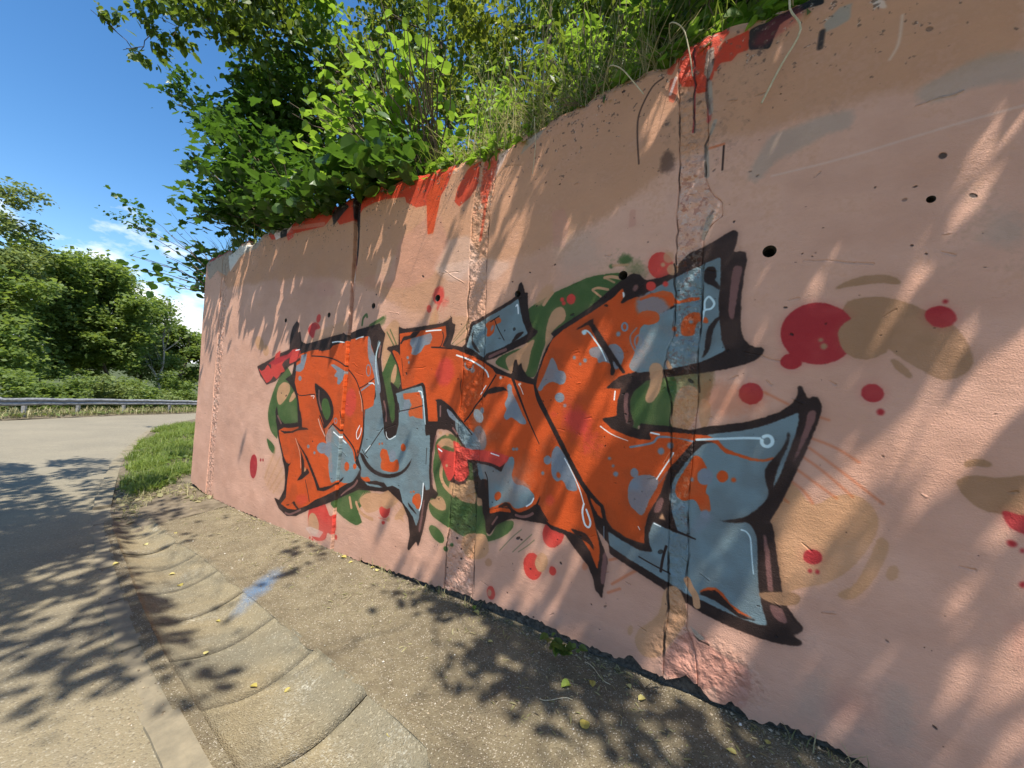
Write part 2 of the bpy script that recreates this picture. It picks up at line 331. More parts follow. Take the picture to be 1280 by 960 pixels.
['P','t',4,1,1.0,[1218,2151,1176,2154,1150,2121,1152,2068,1207,2021,1240,1979,1246,1909,1247,1843,1218,1790,1241,1779,1271,1838,1285,1936,1281,2034,1257,2115]],
['P','t',16,1,0.75,[1394,2171,1374,2242,1322,2305,1268,2322,1246,2277,1289,2204,1343,2174]],
['L','t',5,24.7,24.7,1.0,[1318,2178,1290,2220,1257,2256]],
['L','t',5,20.0,20.0,1.0,[896,2326,850,2327,794,2312]],
['L','t',5,12.4,12.4,0.8,[886,2320,832,2290]],
['L','t',4,16.3,16.3,1.0,[970,2256,934,2264,870,2249]],
['L','t',4,13.2,13.2,1.0,[970,2251,941,2229,913,2207]],
['L','e',10,27.6,27.6,0.4,[1379,1992,1316,2156]],
['P','r',3,1,1.0,[1084,2197,1089,2183,1099,2173,1113,2169,1127,2172,1139,2182,1147,2196,1149,2211,1144,2225,1133,2235,1120,2239,1105,2236,1093,2226,1086,2212]],
['P','r',3,1,1.0,[1165,2204,1166,2197,1170,2192,1176,2189,1183,2190,1189,2193,1194,2199,1196,2206,1195,2213,1191,2218,1185,2221,1178,2221,1172,2217,1167,2211]],
['P','r',3,1,1.0,[1152,2180,1153,2174,1157,2169,1162,2167,1169,2167,1175,2170,1179,2175,1181,2181,1180,2187,1176,2192,1171,2194,1165,2194,1159,2191,1154,2186]],
['P','e',12,1,0.9,[732,2432,730,2416,736,2402,750,2391,768,2387,787,2389,803,2398,814,2411,816,2427,809,2442,796,2453,777,2457,758,2454,742,2445]],
['P','e',28,1,0.55,[623,2317,636,2302,660,2296,692,2301,724,2315,752,2337,768,2362,770,2385,757,2401,731,2406,699,2401,666,2385,640,2363,625,2339]],
['P','e',8,1,0.8,[847,2391,848,2384,851,2380,856,2377,862,2378,868,2381,872,2387,874,2394,873,2400,869,2405,864,2407,858,2407,853,2403,849,2398]],
['L','t',6,13.7,13.7,0.8,[850,2396,756,2391]],
['P','r',4,1,1.0,[494,2357,498,2325,516,2300,543,2288,574,2291,604,2309,627,2338,636,2373,631,2406,613,2431,585,2442,553,2438,524,2420,503,2391]],
['P','t',8,1,0.85,[495,2403,496,2389,503,2379,514,2374,527,2375,539,2383,548,2395,551,2410,550,2423,542,2434,531,2439,519,2437,507,2429,498,2417]],
['P','t',4,1,1.0,[539,2367,540,2362,543,2358,547,2356,552,2356,557,2359,561,2364,562,2369,561,2374,559,2378,554,2380,549,2379,544,2377,541,2372]],
['P','e',4,1,1.0,[688,1672,648,1693,579,1702,459,1731,429,1665,440,1575,427,1451,525,1434,624,1431,617,1395,669,1407,652,1437,687,1519,689,1614]],
['P','e',18,1,0.6,[467,1730,280,1774,251,1741,288,1610,363,1538,440,1575]],
['P','u',10,1,0.6,[319,1773,253,1771,260,1655,270,1568,318,1586]],
['P','t',4,1,1.0,[412,1662,364,1683,323,1659,317,1573,335,1484,375,1426,417,1429,450,1475,439,1561]],
['P','t',4,1,1.0,[304,1609,273,1611,251,1570,260,1484,286,1455,306,1522]],
['P','u',4,1,1.0,[-269,2101,-314,2120,-381,2123,-458,2097,-525,2056,-592,2007,-635,1954,-662,1889,-668,1825,-641,1785,-598,1767,-558,1781,-516,1813,-471,1846,-440,1876,-418,1897,-418,1897,-394,1865,-354,1846,-304,1856,-269,1892,-249,1947,-250,2024]],
['P','d',6,1,1.0,[-309,1961,-300,1900,-267,1851,-214,1822,-153,1820,-93,1847,-49,1898,-30,1964,-41,2030,-79,2081,-136,2107,-198,2103,-254,2073,-293,2022]],
['P','d',6,1,1.0,[-122,1829,-119,1812,-108,1798,-91,1790,-72,1789,-55,1796,-42,1809,-37,1826,-40,1843,-51,1857,-68,1865,-87,1866,-104,1858,-117,1845]],
['P','u',4,1,1.0,[-284,2023,-383,2073,-418,1897,-394,1865,-354,1846,-304,1856,-269,1888,-249,1947,-255,1991]],
['P','u',3,1,1.0,[-213,1902,-212,1896,-209,1891,-204,1888,-198,1888,-192,1890,-188,1896,-187,1902,-188,1909,-191,1914,-196,1917,-202,1917,-207,1914,-211,1909]],
['P','u',3,1,1.0,[-195,1932,-195,1928,-192,1925,-189,1923,-185,1923,-181,1925,-179,1928,-177,1932,-178,1936,-180,1940,-184,1941,-188,1941,-191,1940,-194,1936]],
['P','u',4,1,1.0,[-222,2171,-268,2204,-336,2223,-406,2216,-441,2189,-437,2172,-390,2183,-324,2181,-270,2174]],
['P','u',3,1,1.0,[-429,1845,-446,1849,-480,1815,-504,1772,-490,1768,-451,1804]],
['P','d',6,1,1.0,[-616,2020,-612,2002,-599,1989,-581,1983,-560,1986,-542,1997,-529,2015,-524,2035,-529,2054,-542,2068,-561,2073,-582,2069,-600,2058,-612,2040]],
['P','d',4,1,1.0,[-590,2090,-589,2086,-587,2083,-584,2081,-580,2081,-577,2083,-574,2087,-573,2091,-574,2095,-576,2098,-579,2099,-583,2099,-586,2097,-589,2094]],
['P','d',5,1,1.0,[23,1664,26,1641,40,1621,60,1608,84,1606,106,1615,122,1633,129,1656,125,1681,111,1701,90,1713,67,1714,45,1705,29,1687]],
['P','d',5,1,1.0,[-418,1692,-413,1675,-402,1662,-387,1656,-370,1658,-355,1667,-345,1682,-342,1701,-347,1718,-358,1731,-374,1737,-390,1735,-405,1725,-415,1710]],
['P','d',4,1,1.0,[-423,1617,-422,1611,-419,1605,-414,1602,-408,1602,-403,1604,-400,1609,-398,1615,-399,1621,-402,1627,-407,1630,-412,1631,-417,1628,-421,1624]],
['P','t',5,1,1.0,[-102,1245,-198,1163,-268,1212,-336,1238,-388,1218,-422,1170,-430,1113,-413,1038,-378,957,-329,877,-262,810,-177,758,-105,720,-59,896,-41,1028]],
['L','o',10,11.6,11.6,0.34,[-181,1468,-269,1437,-352,1385]],
['L','o',10,11.6,11.6,0.34,[-174,1422,-289,1338,-439,1220]],
['L','o',10,11.8,11.8,0.34,[-156,1374,-233,1320,-339,1228]],
['L','o',10,11.8,11.8,0.34,[-138,1310,-207,1262,-285,1209]],
['L','o',10,12.0,12.0,0.34,[-117,1252,-165,1216,-201,1167]],
['L','o',10,12.2,12.2,0.34,[-75,1173,-108,1150]],
['L','o',10,12.4,12.4,0.34,[21,1672,-79,1621]],
['L','o',10,11.8,11.8,0.34,[-189,1575,-237,1561]],
['P','o',40,1,0.22,[293,1687,143,1684,2,1634,99,1544,246,1549]],
['P','n',14,1,0.35,[-359,1382,-357,1377,-351,1373,-345,1372,-338,1375,-332,1379,-329,1385,-328,1392,-331,1397,-337,1401,-343,1402,-350,1400,-356,1395,-359,1389]],
['P','n',14,1,0.35,[-451,1220,-448,1214,-441,1211,-433,1210,-425,1212,-417,1217,-413,1223,-412,1230,-415,1235,-422,1239,-430,1239,-439,1237,-446,1232,-450,1226]],
['P','t',5,1,1.0,[-433,1065,-455,1071,-469,1044,-462,994,-438,913,-404,832,-367,779,-330,765,-315,785,-366,843,-400,939,-420,1012]],
['P','t',5,1,1.0,[-502,930,-498,914,-490,903,-482,897,-474,898,-468,906,-466,919,-467,935,-472,951,-479,963,-488,968,-496,967,-501,959,-504,945]],
['P','d',6,1,1.0,[-250,922,-246,907,-235,894,-221,885,-205,884,-191,889,-182,901,-180,916,-185,931,-195,944,-210,952,-226,954,-239,948,-248,937]],
['P','d',4,1,1.0,[-218,854,-218,850,-216,846,-213,843,-209,842,-206,842,-204,845,-203,849,-203,854,-205,858,-208,861,-212,862,-215,861,-217,858]],
['P','d',4,1,1.0,[-244,859,-244,855,-242,850,-239,847,-236,846,-232,847,-230,850,-229,854,-230,859,-231,863,-234,866,-238,867,-241,866,-243,863]],
['P','u',5,1,1.0,[-650,1353,-666,1379,-699,1395,-761,1397,-858,1416,-865,1265,-768,1256,-718,1266,-676,1301]],
['P','u',4,1,1.0,[-663,1430,-679,1452,-713,1460,-741,1446,-733,1433,-698,1429,-675,1419]],
['P','d',5,1,1.0,[-777,1271,-817,1265,-865,1265,-868,1195,-830,1196,-800,1209,-783,1235]],
['P','d',4,1,1.0,[-817,1149,-815,1144,-811,1141,-805,1140,-800,1141,-795,1145,-793,1150,-792,1156,-795,1161,-799,1164,-804,1165,-809,1164,-814,1160,-817,1155]],
['P','d',4,1,1.0,[-837,1135,-836,1131,-835,1127,-833,1125,-830,1124,-828,1125,-826,1127,-825,1131,-826,1135,-827,1139,-829,1141,-832,1142,-834,1141,-836,1138]],
['P','d',4,1,1.0,[-844,1011,-844,1005,-842,1000,-839,997,-836,996,-832,997,-830,1000,-829,1005,-830,1011,-832,1016,-835,1019,-838,1020,-841,1019,-843,1016]],
['P','n',3,0,1.0,[4575,2166,4517,2127,4538,2026,4488,2044,4437,1925,4331,1898,4108,1933,3825,1984,3657,2007,3659,2023,3586,1990,3507,2013,3406,2043,3078,2098,3036,2037,2986,1999,3008,1888,3017,1768,2977,1621,2917,1491,2853,1321,2809,1224,2783,1184,2755,1230,2770,1365,2814,1469,2857,1554,2835,1555,2720,1490,2520,1546,2445,1578,2402,1533,2369,1401,2339,1203,2293,1202,2230,1217,2237,1104,2264,1008,2257,851,2226,726,2159,695,2190,643,2236,645,2266,586,2282,463,2307,344,2349,205,2373,252,2451,148,2471,155,2455,283,2489,410,2571,514,2782,594,2946,545,3195,506,3504,352,3718,246,4022,114,4284,-21,4488,-72,4679,-36,4809,66,4693,64,4584,210,4575,397,4676,584,4803,801,4902,1077,4875,1156,4816,1019,4675,959,4378,1012,4430,1261,4515,1364,4674,1465,4732,1481,4577,1545,4558,1666,4585,1730,4868,1762,4690,1831,4695,1991,4656,2102]],
['P','n',3,0,1.0,[2804,2062,2737,2039,2574,2050,2400,2067,2272,2077,2203,2101,2162,2132,2156,2074,2121,2066,2123,2002,2157,1899,2027,1881,2005,1906,1964,2081,1909,2092,1797,2137,1676,2191,1587,2233,1555,2254,1535,2339,1515,2355,1491,2307,1481,2272,1455,2270,1448,2190,1426,2088,1394,2020,1347,1997,1364,1969,1424,1919,1522,1879,1623,1837,1706,1800,1795,1780,1686,1735,1597,1703,1539,1689,1528,1793,1508,1799,1490,1748,1465,1777,1455,1738,1411,1684,1357,1664,1330,1715,1305,1799,1275,1881,1220,1962,1111,1856,834,773,745,603,766,353,784,381,811,396,825,455,868,530,943,592,1039,676,1133,682,1177,707,1256,698,1417,684,1503,650,1582,589,1626,513,1662,515,1678,605,1707,669,1722,755,1768,751,1797,817,1846,1002,1907,1053,1999,1158,2071,1205,2115,1218,2221,1212,2236,1183,2347,1182,2375,1367,2412,1532,2445,1578,2569,1529,2687,1486,2742,1496,2715,1548,2734,1618,2788,1723,2888,1830,2946,1851,2937,1873,2807,1896,2785,1889]],
['P','n',3,0,1.0,[1275,1881,1220,1957,1252,1979,1127,2057,993,2135,869,2234,793,2297,755,2318,727,2335,679,2325,649,2289,621,2286,559,2295,478,2319,469,2363,422,2412,343,2441,287,2472,232,2503,204,2515,184,2495,188,2445,199,2392,171,2397,145,2389,135,2347,145,2265,149,2161,146,2058,141,1987,124,1937,98,1908,69,1896,42,1897,31,1885,40,1860,65,1831,116,1805,186,1782,298,1756,417,1737,522,1714,597,1696,631,1661,666,1626,681,1577,676,1506,648,1438,660,1417,613,1409,616,1446,448,1448,348,1438,260,1471,186,1488,97,1511,14,1545,-50,1580,-89,1615,-109,1651,-116,1682,-112,1709,-127,1714,-141,1684,-155,1651,-169,1664,-190,1665,-206,1637,-209,1596,-197,1538,-173,1441,-143,1341,-112,1239,-77,1127,-40,1043,-55,1020,-69,938,-84,864,-111,719,-137,652,-170,612,-199,582,-200,564,-184,545,-160,531,-179,524,-203,516,-199,495,-163,480,-85,465,-3,461,101,466,213,483,293,508,397,535,441,551,553,585,649,615,738,644,748,699,834,773,1118,1224]],
['P','o',3,0,1.0,[4553,1759,4368,1798,4206,1828,4048,1838,4015,1821,3866,1840,3813,1883,3486,1949,3233,1979,3173,1887,3114,1788,3080,1601,3061,1436,3083,1314,3199,1273,3195,1135,3202,981,3237,852,3278,776,3289,657,3353,543,3595,405,3785,305,3928,239,4074,145,4294,48,4482,12,4613,27,4650,27,4535,128,4529,332,4513,473,4640,590,4761,778,4794,869,4669,922,4355,970,4287,969,4367,1176,4419,1307,4511,1456,4496,1604,4509,1695]],
['P','b',7,1,1.0,[3774,1016,3722,1064,3570,985,3440,923,3340,859,3289,758,3191,683,3246,619,3303,561,3417,522,3567,516,3661,481,3719,593,3758,777,3819,910]],
['P','i',14,1,0.35,[3826,1077,3752,1069,3706,827,3647,590,3737,614,3807,811]],
['P','g',3,1,1.0,[3763,818,3770,791,3795,767,3835,749,3881,742,3924,746,3957,762,3971,786,3963,813,3937,838,3896,855,3850,862,3807,857,3776,841]],
['P','g',4,1,0.9,[3704,805,3716,768,3737,738,3762,720,3788,718,3808,733,3820,762,3819,798,3807,835,3785,866,3760,883,3734,884,3714,869,3703,841]],
['P','g',3,1,1.0,[3719,758,3722,743,3734,730,3754,720,3776,717,3797,719,3813,729,3820,742,3817,757,3804,771,3784,780,3762,784,3741,781,3726,772]],
['P','o',3,1,1.0,[3731,682,3737,648,3761,618,3800,596,3846,588,3889,595,3922,616,3936,646,3930,681,3905,712,3865,733,3819,740,3776,733,3745,712]],
['P','g',4,1,1.0,[4109,782,4111,773,4117,764,4128,759,4140,757,4151,759,4160,765,4164,774,4162,783,4156,792,4145,797,4133,799,4122,797,4113,791]],
['P','g',4,1,1.0,[3988,732,3989,724,3995,717,4003,713,4012,711,4021,713,4028,718,4031,725,4030,732,4025,739,4017,744,4007,745,3998,744,3991,739]],
['L','g',3,9.7,9.7,1.0,[3639,1115,3640,1102,3648,1091,3660,1086,3673,1088,3684,1097,3689,1109,3687,1123,3679,1133,3667,1138,3654,1136,3644,1128,3639,1115]],
['L','g',3,9.7,9.7,1.0,[3640,648,3642,632,3650,618,3664,611,3678,613,3690,623,3696,638,3694,655,3686,669,3672,676,3658,674,3646,664,3640,648]],
['L','g',3,8.8,8.8,1.0,[3631,536,3633,525,3640,517,3651,512,3663,512,3672,518,3676,527,3674,537,3667,546,3656,550,3645,550,3636,545,3631,536]],
['P','o',3,1,1.0,[3370,697,3371,677,3381,660,3397,648,3415,645,3433,650,3447,664,3453,682,3451,702,3442,720,3426,731,3407,734,3390,729,3376,715]],
['P','o',3,1,1.0,[3257,717,3258,705,3264,695,3274,688,3286,686,3297,689,3306,697,3310,708,3309,720,3302,731,3292,738,3281,740,3269,736,3261,728]],
['P','r',18,1,0.75,[3338,1324,3349,1266,3377,1219,3417,1191,3461,1188,3500,1212,3527,1258,3536,1317,3524,1377,3495,1425,3455,1452,3411,1453,3372,1427,3347,1382]],
['P','r',22,1,0.5,[4052,219,4061,191,4093,162,4142,139,4199,126,4253,125,4293,137,4310,161,4300,190,4267,219,4216,243,4158,255,4106,255,4068,242]],
['P','g',3,0,1.0,[4415,1770,4300,1791,4306,1719,4343,1619,4406,1580,4511,1585,4503,1649,4420,1680]],
['P','g',3,1,1.0,[4370,1510,4372,1497,4380,1487,4393,1480,4408,1479,4423,1484,4434,1494,4439,1506,4437,1519,4429,1529,4416,1536,4401,1536,4386,1531,4375,1522]],
['P','g',3,0,1.0,[3831,1681,3773,1691,3655,1654,3568,1625,3598,1534,3647,1483,3690,1488,3684,1554,3758,1567,3707,1619]],
['P','n',3,1,1.0,[4093,1463,3996,1444,3867,1393,3769,1317,3713,1222,3717,1139,3780,1065,3862,1005,3885,1070,3960,1172,4038,1294]],
['P','e',3,1,1.0,[3917,1313,3843,1319,3790,1256,3765,1175,3815,1103,3879,1138,3937,1234]],
['L','m',3,21.2,21.2,0.8,[4006,1400,3992,1298,3933,1201]],
['P','n',2,0,1.0,[4030,1933,3926,1959,3900,1874,3867,1849,4093,1820,4019,1856]],
['P','n',2,0,1.0,[4482,881,4365,798,4194,663,4062,529,3971,443,3897,348,3778,365,3681,411,3575,474,3473,535,3439,589,3526,524,3657,449,3855,382,3890,417,3998,524,4145,663,4254,734,4386,822]],
['P','n',2,0,1.0,[4286,720,4248,566,4233,462,4321,364,4209,405,4074,501,4129,543,4171,491,4204,609]],
['P','t',2,0,1.0,[4179,551,4141,514,4187,488]],
['P','n',2,0,1.0,[4795,878,4659,849,4482,881,4366,924,4137,962,4188,973,4287,969,4298,1049,4345,1142,4397,1146,4353,952,4502,897,4663,876]],
['P','n',2,1,1.0,[4854,1014,4713,964,4530,967,4360,1006,4355,970,4560,927,4763,920,4865,956]],
['L','m',3,27.9,27.9,0.8,[4838,1035,4750,960]],
['P','n',2,0,1.0,[4673,566,4575,526,4502,521,4439,578,4530,470,4529,332,4582,321,4602,457]],
['P','n',2,0,1.0,[4559,39,4421,81,4341,136,4301,100,4229,73,4130,79,4261,56,4334,84,4371,102,4470,51]],
['L','m',3,22.4,22.4,0.8,[4528,-45,4422,-37,4290,22,4196,72]],
['L','n',2,11.0,11.0,1.0,[4143,409,4079,300,4033,198]],
['L','n',2,10.4,10.4,1.0,[4505,1420,4404,1318,4141,1347,4078,1351]],
['L','n',2,13.1,13.1,1.0,[4198,1766,3961,1762,3780,1741,3618,1696,3487,1629,3371,1547,3296,1450,3247,1361,3215,1248,3197,1096,3212,964,3249,850]],
['L','n',2,9.9,9.9,1.0,[3298,1473,3191,1519,3089,1578]],
['L','g',2,16.6,16.6,1.0,[3271,1452,3143,1522,3108,1531]],
['L','n',2,12.3,12.3,1.0,[3696,1084,3774,1016]],
['L','n',2,17.1,17.1,1.0,[3709,1074,3532,1006,3388,931,3301,858,3280,791]],
['L','n',2,11.4,11.4,1.0,[3264,871,3267,793]],
['L','n',2,18.2,8.3,1,[3954,1130,3880,1028,3839,949,3816,885]],
['L','w',2,9.9,9.9,1.0,[3255,1112,3297,1037,3277,978,3234,1038,3228,1093]],
['L','w',2,13.5,13.5,1.0,[3684,995,3566,953,3452,913]],
['L','h',3,15.1,15.1,0.8,[3980,1093,3924,1014,3837,933]],
['L','h',2,7.7,7.7,0.8,[3307,1441,3260,1360,3234,1254]],
['L','w',2,13.3,13.3,1.0,[3831,1916,3731,1925,3618,1917]],
['L','w',2,11.8,11.8,1.0,[3420,1949,3370,1964,3307,1972]],
['L','h',3,11.4,11.4,0.7,[4404,828,4299,691,4258,519]],
['L','w',2,7.7,7.7,1.0,[4154,1328,4091,1333,4103,1306]],
['P','b',3,0,1.0,[3093,1917,3061,1947,3044,1902,3082,1819,3093,1713,3068,1601,3020,1492,2989,1420,2938,1276,2903,1170,2894,1090,2843,1032,2780,1062,2719,1099,2698,1194,2713,1334,2757,1445,2780,1457,2568,1522,2452,1550,2427,1498,2394,1365,2364,1167,2351,1135,2306,1154,2295,1043,2284,846,2265,751,2260,706,2305,690,2330,744,2343,688,2343,601,2353,518,2363,429,2386,369,2432,438,2497,484,2573,528,2625,628,2722,643,2795,613,2866,642,2957,638,3119,598,3185,631,3183,716,3243,797,3216,886,3182,1022,3188,1174,3187,1274,3106,1312,3046,1408,3092,1600,3109,1751]],
['P','g',3,1,1.0,[3232,1971,3192,1940,3172,1871,3115,1796,3072,1737,3022,1604,2983,1472,3014,1440,3061,1542,3136,1674,3211,1786]],
['L','g',3,10.7,10.7,1.0,[3157,1650,3158,1624,3167,1604,3182,1596,3199,1602,3213,1621,3220,1648,3219,1675,3210,1695,3195,1702,3178,1696,3164,1677,3157,1650]],
['P','o',3,0,1.0,[2675,1465,2475,1494,2430,1429,2403,1270,2491,1273,2522,1284,2571,1272,2586,1312,2552,1378,2587,1416,2659,1417]],
['P','g',5,1,0.8,[2646,1397,2608,1421,2577,1417,2588,1333,2616,1309,2656,1298]],
['P','o',3,1,1.0,[2927,880,2910,934,2878,946,2832,939,2818,912,2792,880,2778,847,2735,854,2685,884,2658,832,2664,789,2725,763,2822,752,2891,761,2907,802,2900,840]],
['P','g',4,1,0.9,[2704,909,2706,886,2717,865,2735,852,2756,848,2777,855,2792,871,2799,894,2797,917,2786,938,2768,951,2746,955,2726,947,2711,931]],
['P','o',3,1,1.0,[2589,1001,2591,986,2598,973,2610,965,2624,963,2637,967,2648,978,2652,992,2651,1007,2643,1020,2631,1028,2617,1031,2604,1026,2594,1016]],
['P','o',4,1,1.0,[2935,982,2936,978,2938,974,2941,972,2945,972,2949,973,2952,975,2953,979,2953,983,2951,986,2947,989,2943,989,2939,988,2937,985]],
['P','o',4,1,1.0,[2894,991,2895,987,2898,983,2902,981,2907,980,2912,981,2915,984,2917,988,2916,992,2913,996,2909,999,2904,999,2899,998,2896,995]],
['P','o',3,0,1.0,[3212,1271,3224,1378,3219,1440,3107,1524,3070,1413,3072,1323,3152,1285]],
['P','o',3,1,1.0,[3199,643,3148,631,3077,652,3038,629,3048,613,3132,603]],
['P','o',3,1,1.0,[2455,562,2450,604,2414,639,2366,643,2350,579,2355,532,2392,516,2413,538,2444,551]],
['P','o',4,1,1.0,[2469,641,2469,638,2472,635,2475,633,2480,632,2484,632,2487,634,2488,637,2487,640,2485,643,2481,645,2477,646,2473,645,2470,643]],
['P','o',4,1,1.0,[2433,652,2434,648,2437,645,2441,642,2447,641,2451,642,2455,644,2456,647,2456,651,2453,654,2448,657,2443,658,2438,657,2435,655]],
['P','n',2,1,1.0,[3224,854,3152,767,3048,710,2905,689,2762,703,2639,751,2544,828,2499,923,2484,973,2525,891,2612,798,2744,742,2875,724,3004,741,3105,790,3160,842]],
['P','n',2,0,1.0,[3195,713,3236,636,3303,553,3462,449,3672,339,3734,258,3505,360,3306,475,3197,521,3040,539,2834,562,2761,599,2844,647,2954,613,3069,586,3156,598,3197,628]],
['L','m',3,26.2,15.4,0.85,[3229,584,3274,528,3395,448,3468,392]],
['P','b',2,0,1.0,[3131,596,3046,591,2930,607,2827,599,2950,581,3068,571]],
['L','n',2,9.5,9.5,1.0,[2910,1132,3022,999,3138,860]],
['L','n',2,9.0,9.0,1.0,[3191,890,3149,851,3097,825]],
['L','w',2,9.0,9.0,1.0,[3075,946,3141,883]],
['L','n',2,8.4,8.4,1.0,[2723,1376,2699,1300]],
['L','n',2,8.2,8.2,1.0,[2700,1307,2549,1343,2415,1383]],
['L','n',2,6.5,6.5,1.0,[2332,1037,2327,905]],
['L','n',2,8.9,8.9,0.8,[3061,1947,3071,1827,3030,1678,2959,1459,2924,1351]],
['L','l',3,15.0,15.0,0.8,[3058,1917,3093,1812,3075,1661,3025,1529]],
['L','w',2,11.1,11.1,1.0,[2339,742,2337,636,2348,553,2362,510]],
['L','w',2,8.5,8.5,0.9,[2862,1102,2846,1060,2800,1045,2728,1084]],
['L','w',2,10.1,10.1,1.0,[2486,1500,2446,1496,2432,1450]],
['L','l',3,10.7,10.7,0.9,[2424,1464,2391,1332,2371,1233]],
['L','w',2,9.0,9.0,1.0,[3168,1528,3108,1531,3082,1518]],
['P','n',2,0,1.0,[2514,548,2450,515,2387,473,2396,468,2437,485,2490,513]],
['L','m',3,23.1,23.1,0.85,[2926,1373,2882,1282,2873,1202]],
['L','m',3,25.4,25.4,0.8,[3042,1880,3054,1782]],
['P','m',2,1,0.9,[2308,629,2316,521,2323,406,2343,327,2356,364,2339,469,2330,571]],
['L','m',3,19.4,12.9,0.8,[2233,1151,2250,1050,2254,918,2238,756]],
['P','n',3,0,0.9,[3160,1978,3114,1993,3085,1947,3094,1827,3125,1887,3168,1940]],
['P','o',3,0,1.0,[2786,1997,2570,2015,2378,2032,2225,2056,2208,1970,2244,1885,2093,1861,1923,1813,1801,1767,1714,1722,1682,1688,1594,1674,1529,1655,1433,1637,1347,1626,1313,1524,1215,1386,1107,1231,992,1069,925,991,881,900,841,796,805,658,805,521,805,521,848,610,935,695,1047,705,1135,708,1185,732,1235,817,1266,820,1325,768,1388,730,1434,730,1483,746,1559,728,1649,689,1667,726,1713,894,1771,1033,1841,1113,1944,1190,2023,1325,2108,1405,2209,1455,2263,1450,2227,1270,2336,1257,2355,1355,2386,1467,2414,1553,2445,1578,2569,1536,2689,1500,2723,1618,2777,1724,2866,1837,2846,1852,2778,1824,2752,1789,2765,1903]],
['P','o',3,0,1.0,[963,840,909,853,852,793,814,705,798,635,805,521,859,617,941,704]],
['P','n',2,0,1.0,[2290,1448,2182,1444,2081,1395,1980,1311,1880,1199,1827,1139,1777,1098,1837,1077,1911,1102,1999,1164,2071,1205,2115,1218,2221,1212,2236,1183,2347,1182,2354,1255,2218,1271,2232,1413]],
['P','g',3,1,1.0,[2140,1383,2077,1357,2004,1295,2037,1292,2109,1328]],
['L','m',3,16.8,16.8,0.9,[2212,1396,2204,1318]],
['L','m',3,18.6,12.4,0.85,[2057,1238,1993,1184,1940,1147]],
['P','g',3,0,1.0,[2634,1953,2516,1973,2393,1999,2370,1958,2393,1905,2458,1891,2492,1836,2548,1807,2609,1813,2605,1869,2639,1904]],
['P','g',4,1,1.0,[2636,1784,2637,1778,2641,1773,2647,1770,2654,1770,2661,1773,2666,1777,2669,1784,2668,1790,2664,1795,2657,1798,2650,1798,2643,1795,2638,1790]],
['P','g',4,1,1.0,[2622,1743,2622,1737,2625,1732,2628,1729,2633,1729,2637,1731,2641,1736,2642,1742,2642,1748,2640,1753,2636,1756,2631,1756,2627,1753,2624,1749]],
['P','n',2,0,1.0,[2766,1910,2729,1968,2647,1978,2610,2009,2550,2015,2511,2025,2575,1966,2654,1946,2726,1932,2753,1896]],
['L','n',2,8.6,8.6,1.0,[2256,2004,2242,1958,2262,1892,2288,1878]],
['L','n',2,11.9,11.9,1.0,[2371,1878,2270,1875,2136,1867]],
['L','n',2,7.0,7.0,0.8,[2730,1775,2692,1620]],
['L','w',2,11.4,11.4,1.0,[2452,2013,2367,2019,2275,2021]],
['P','r',22,1,0.8,[2091,1665,2106,1616,2138,1577,2182,1556,2229,1558,2271,1582,2297,1625,2303,1677,2288,1728,2254,1767,2209,1786,2162,1782,2122,1757,2097,1715]],
['P','b',3,0,1.0,[1945,2049,1869,2078,1795,2112,1687,2156,1585,2204,1532,2235,1513,2165,1485,2079,1453,2021,1430,1981,1481,1953,1560,1919,1662,1872,1784,1834,1812,1803,1861,1827,1928,1863,1986,1881,1976,1944]],
['P','o',3,1,1.0,[1813,2058,1734,2098,1683,2102,1672,2067,1722,2050,1732,1997,1766,1967,1797,1967,1794,2016]],
['P','n',2,0,1.0,[1458,1998,1491,1993,1524,1982,1542,1959,1573,1913,1600,1896,1533,1931,1482,1970]],
['L','m',3,23.6,23.6,0.85,[1752,1811,1681,1842,1611,1866]],
['L','w',2,9.8,9.8,1.0,[1548,2179,1535,2189,1523,2126]],
['L','n',2,7.1,7.1,1.0,[1733,2092,1698,2026,1632,1936]],
['L','n',2,8.3,8.3,1.0,[1769,2075,1691,2115]],
['P','n',3,1,0.8,[1947,1981,1926,2018,1935,1937,1882,1882,1846,1839,1895,1857,1940,1906]],
['P','g',3,1,1.0,[1738,2023,1743,2014,1749,2007,1755,2004,1760,2006,1763,2011,1763,2020,1761,2030,1756,2040,1750,2046,1744,2049,1739,2048,1736,2042,1736,2033]],
['P','b',5,1,1.0,[1804,1058,1733,1034,1621,1018,1563,1017,1514,1094,1474,1101,1463,1057,1476,970,1438,921,1371,923,1304,893,1282,860,1304,822,1359,776,1423,750,1458,764,1480,781,1527,770,1581,735,1629,712,1650,701,1665,786,1690,899,1750,893,1788,970]],
['P','g',16,1,0.5,[1476,970,1407,955,1306,910,1366,863,1468,886]],
['P','b',8,1,0.95,[2038,1304,1953,1283,1826,1206,1763,1113,1811,1045,1911,1102,2001,1183]],
['P','b',9,1,0.8,[1728,1210,1721,1169,1727,1134,1744,1109,1770,1102,1800,1112,1827,1139,1846,1177,1853,1219,1847,1255,1829,1279,1802,1286,1773,1275,1746,1248]],
['P','l',5,1,0.8,[1775,1376,1767,1354,1769,1333,1780,1316,1799,1309,1821,1311,1843,1323,1859,1342,1868,1365,1866,1387,1854,1403,1835,1411,1813,1408,1791,1396]],
['P','g',4,1,1.0,[1765,1407,1765,1397,1770,1388,1777,1383,1785,1382,1792,1386,1798,1393,1801,1404,1800,1414,1796,1423,1789,1428,1781,1429,1773,1425,1767,1417]],
['P','i',40,1,0.35,[1719,1266,1705,1217,1708,1172,1726,1141,1758,1129,1796,1139,1834,1170,1863,1216,1879,1267,1876,1313,1856,1345,1824,1355,1785,1343,1748,1311]],
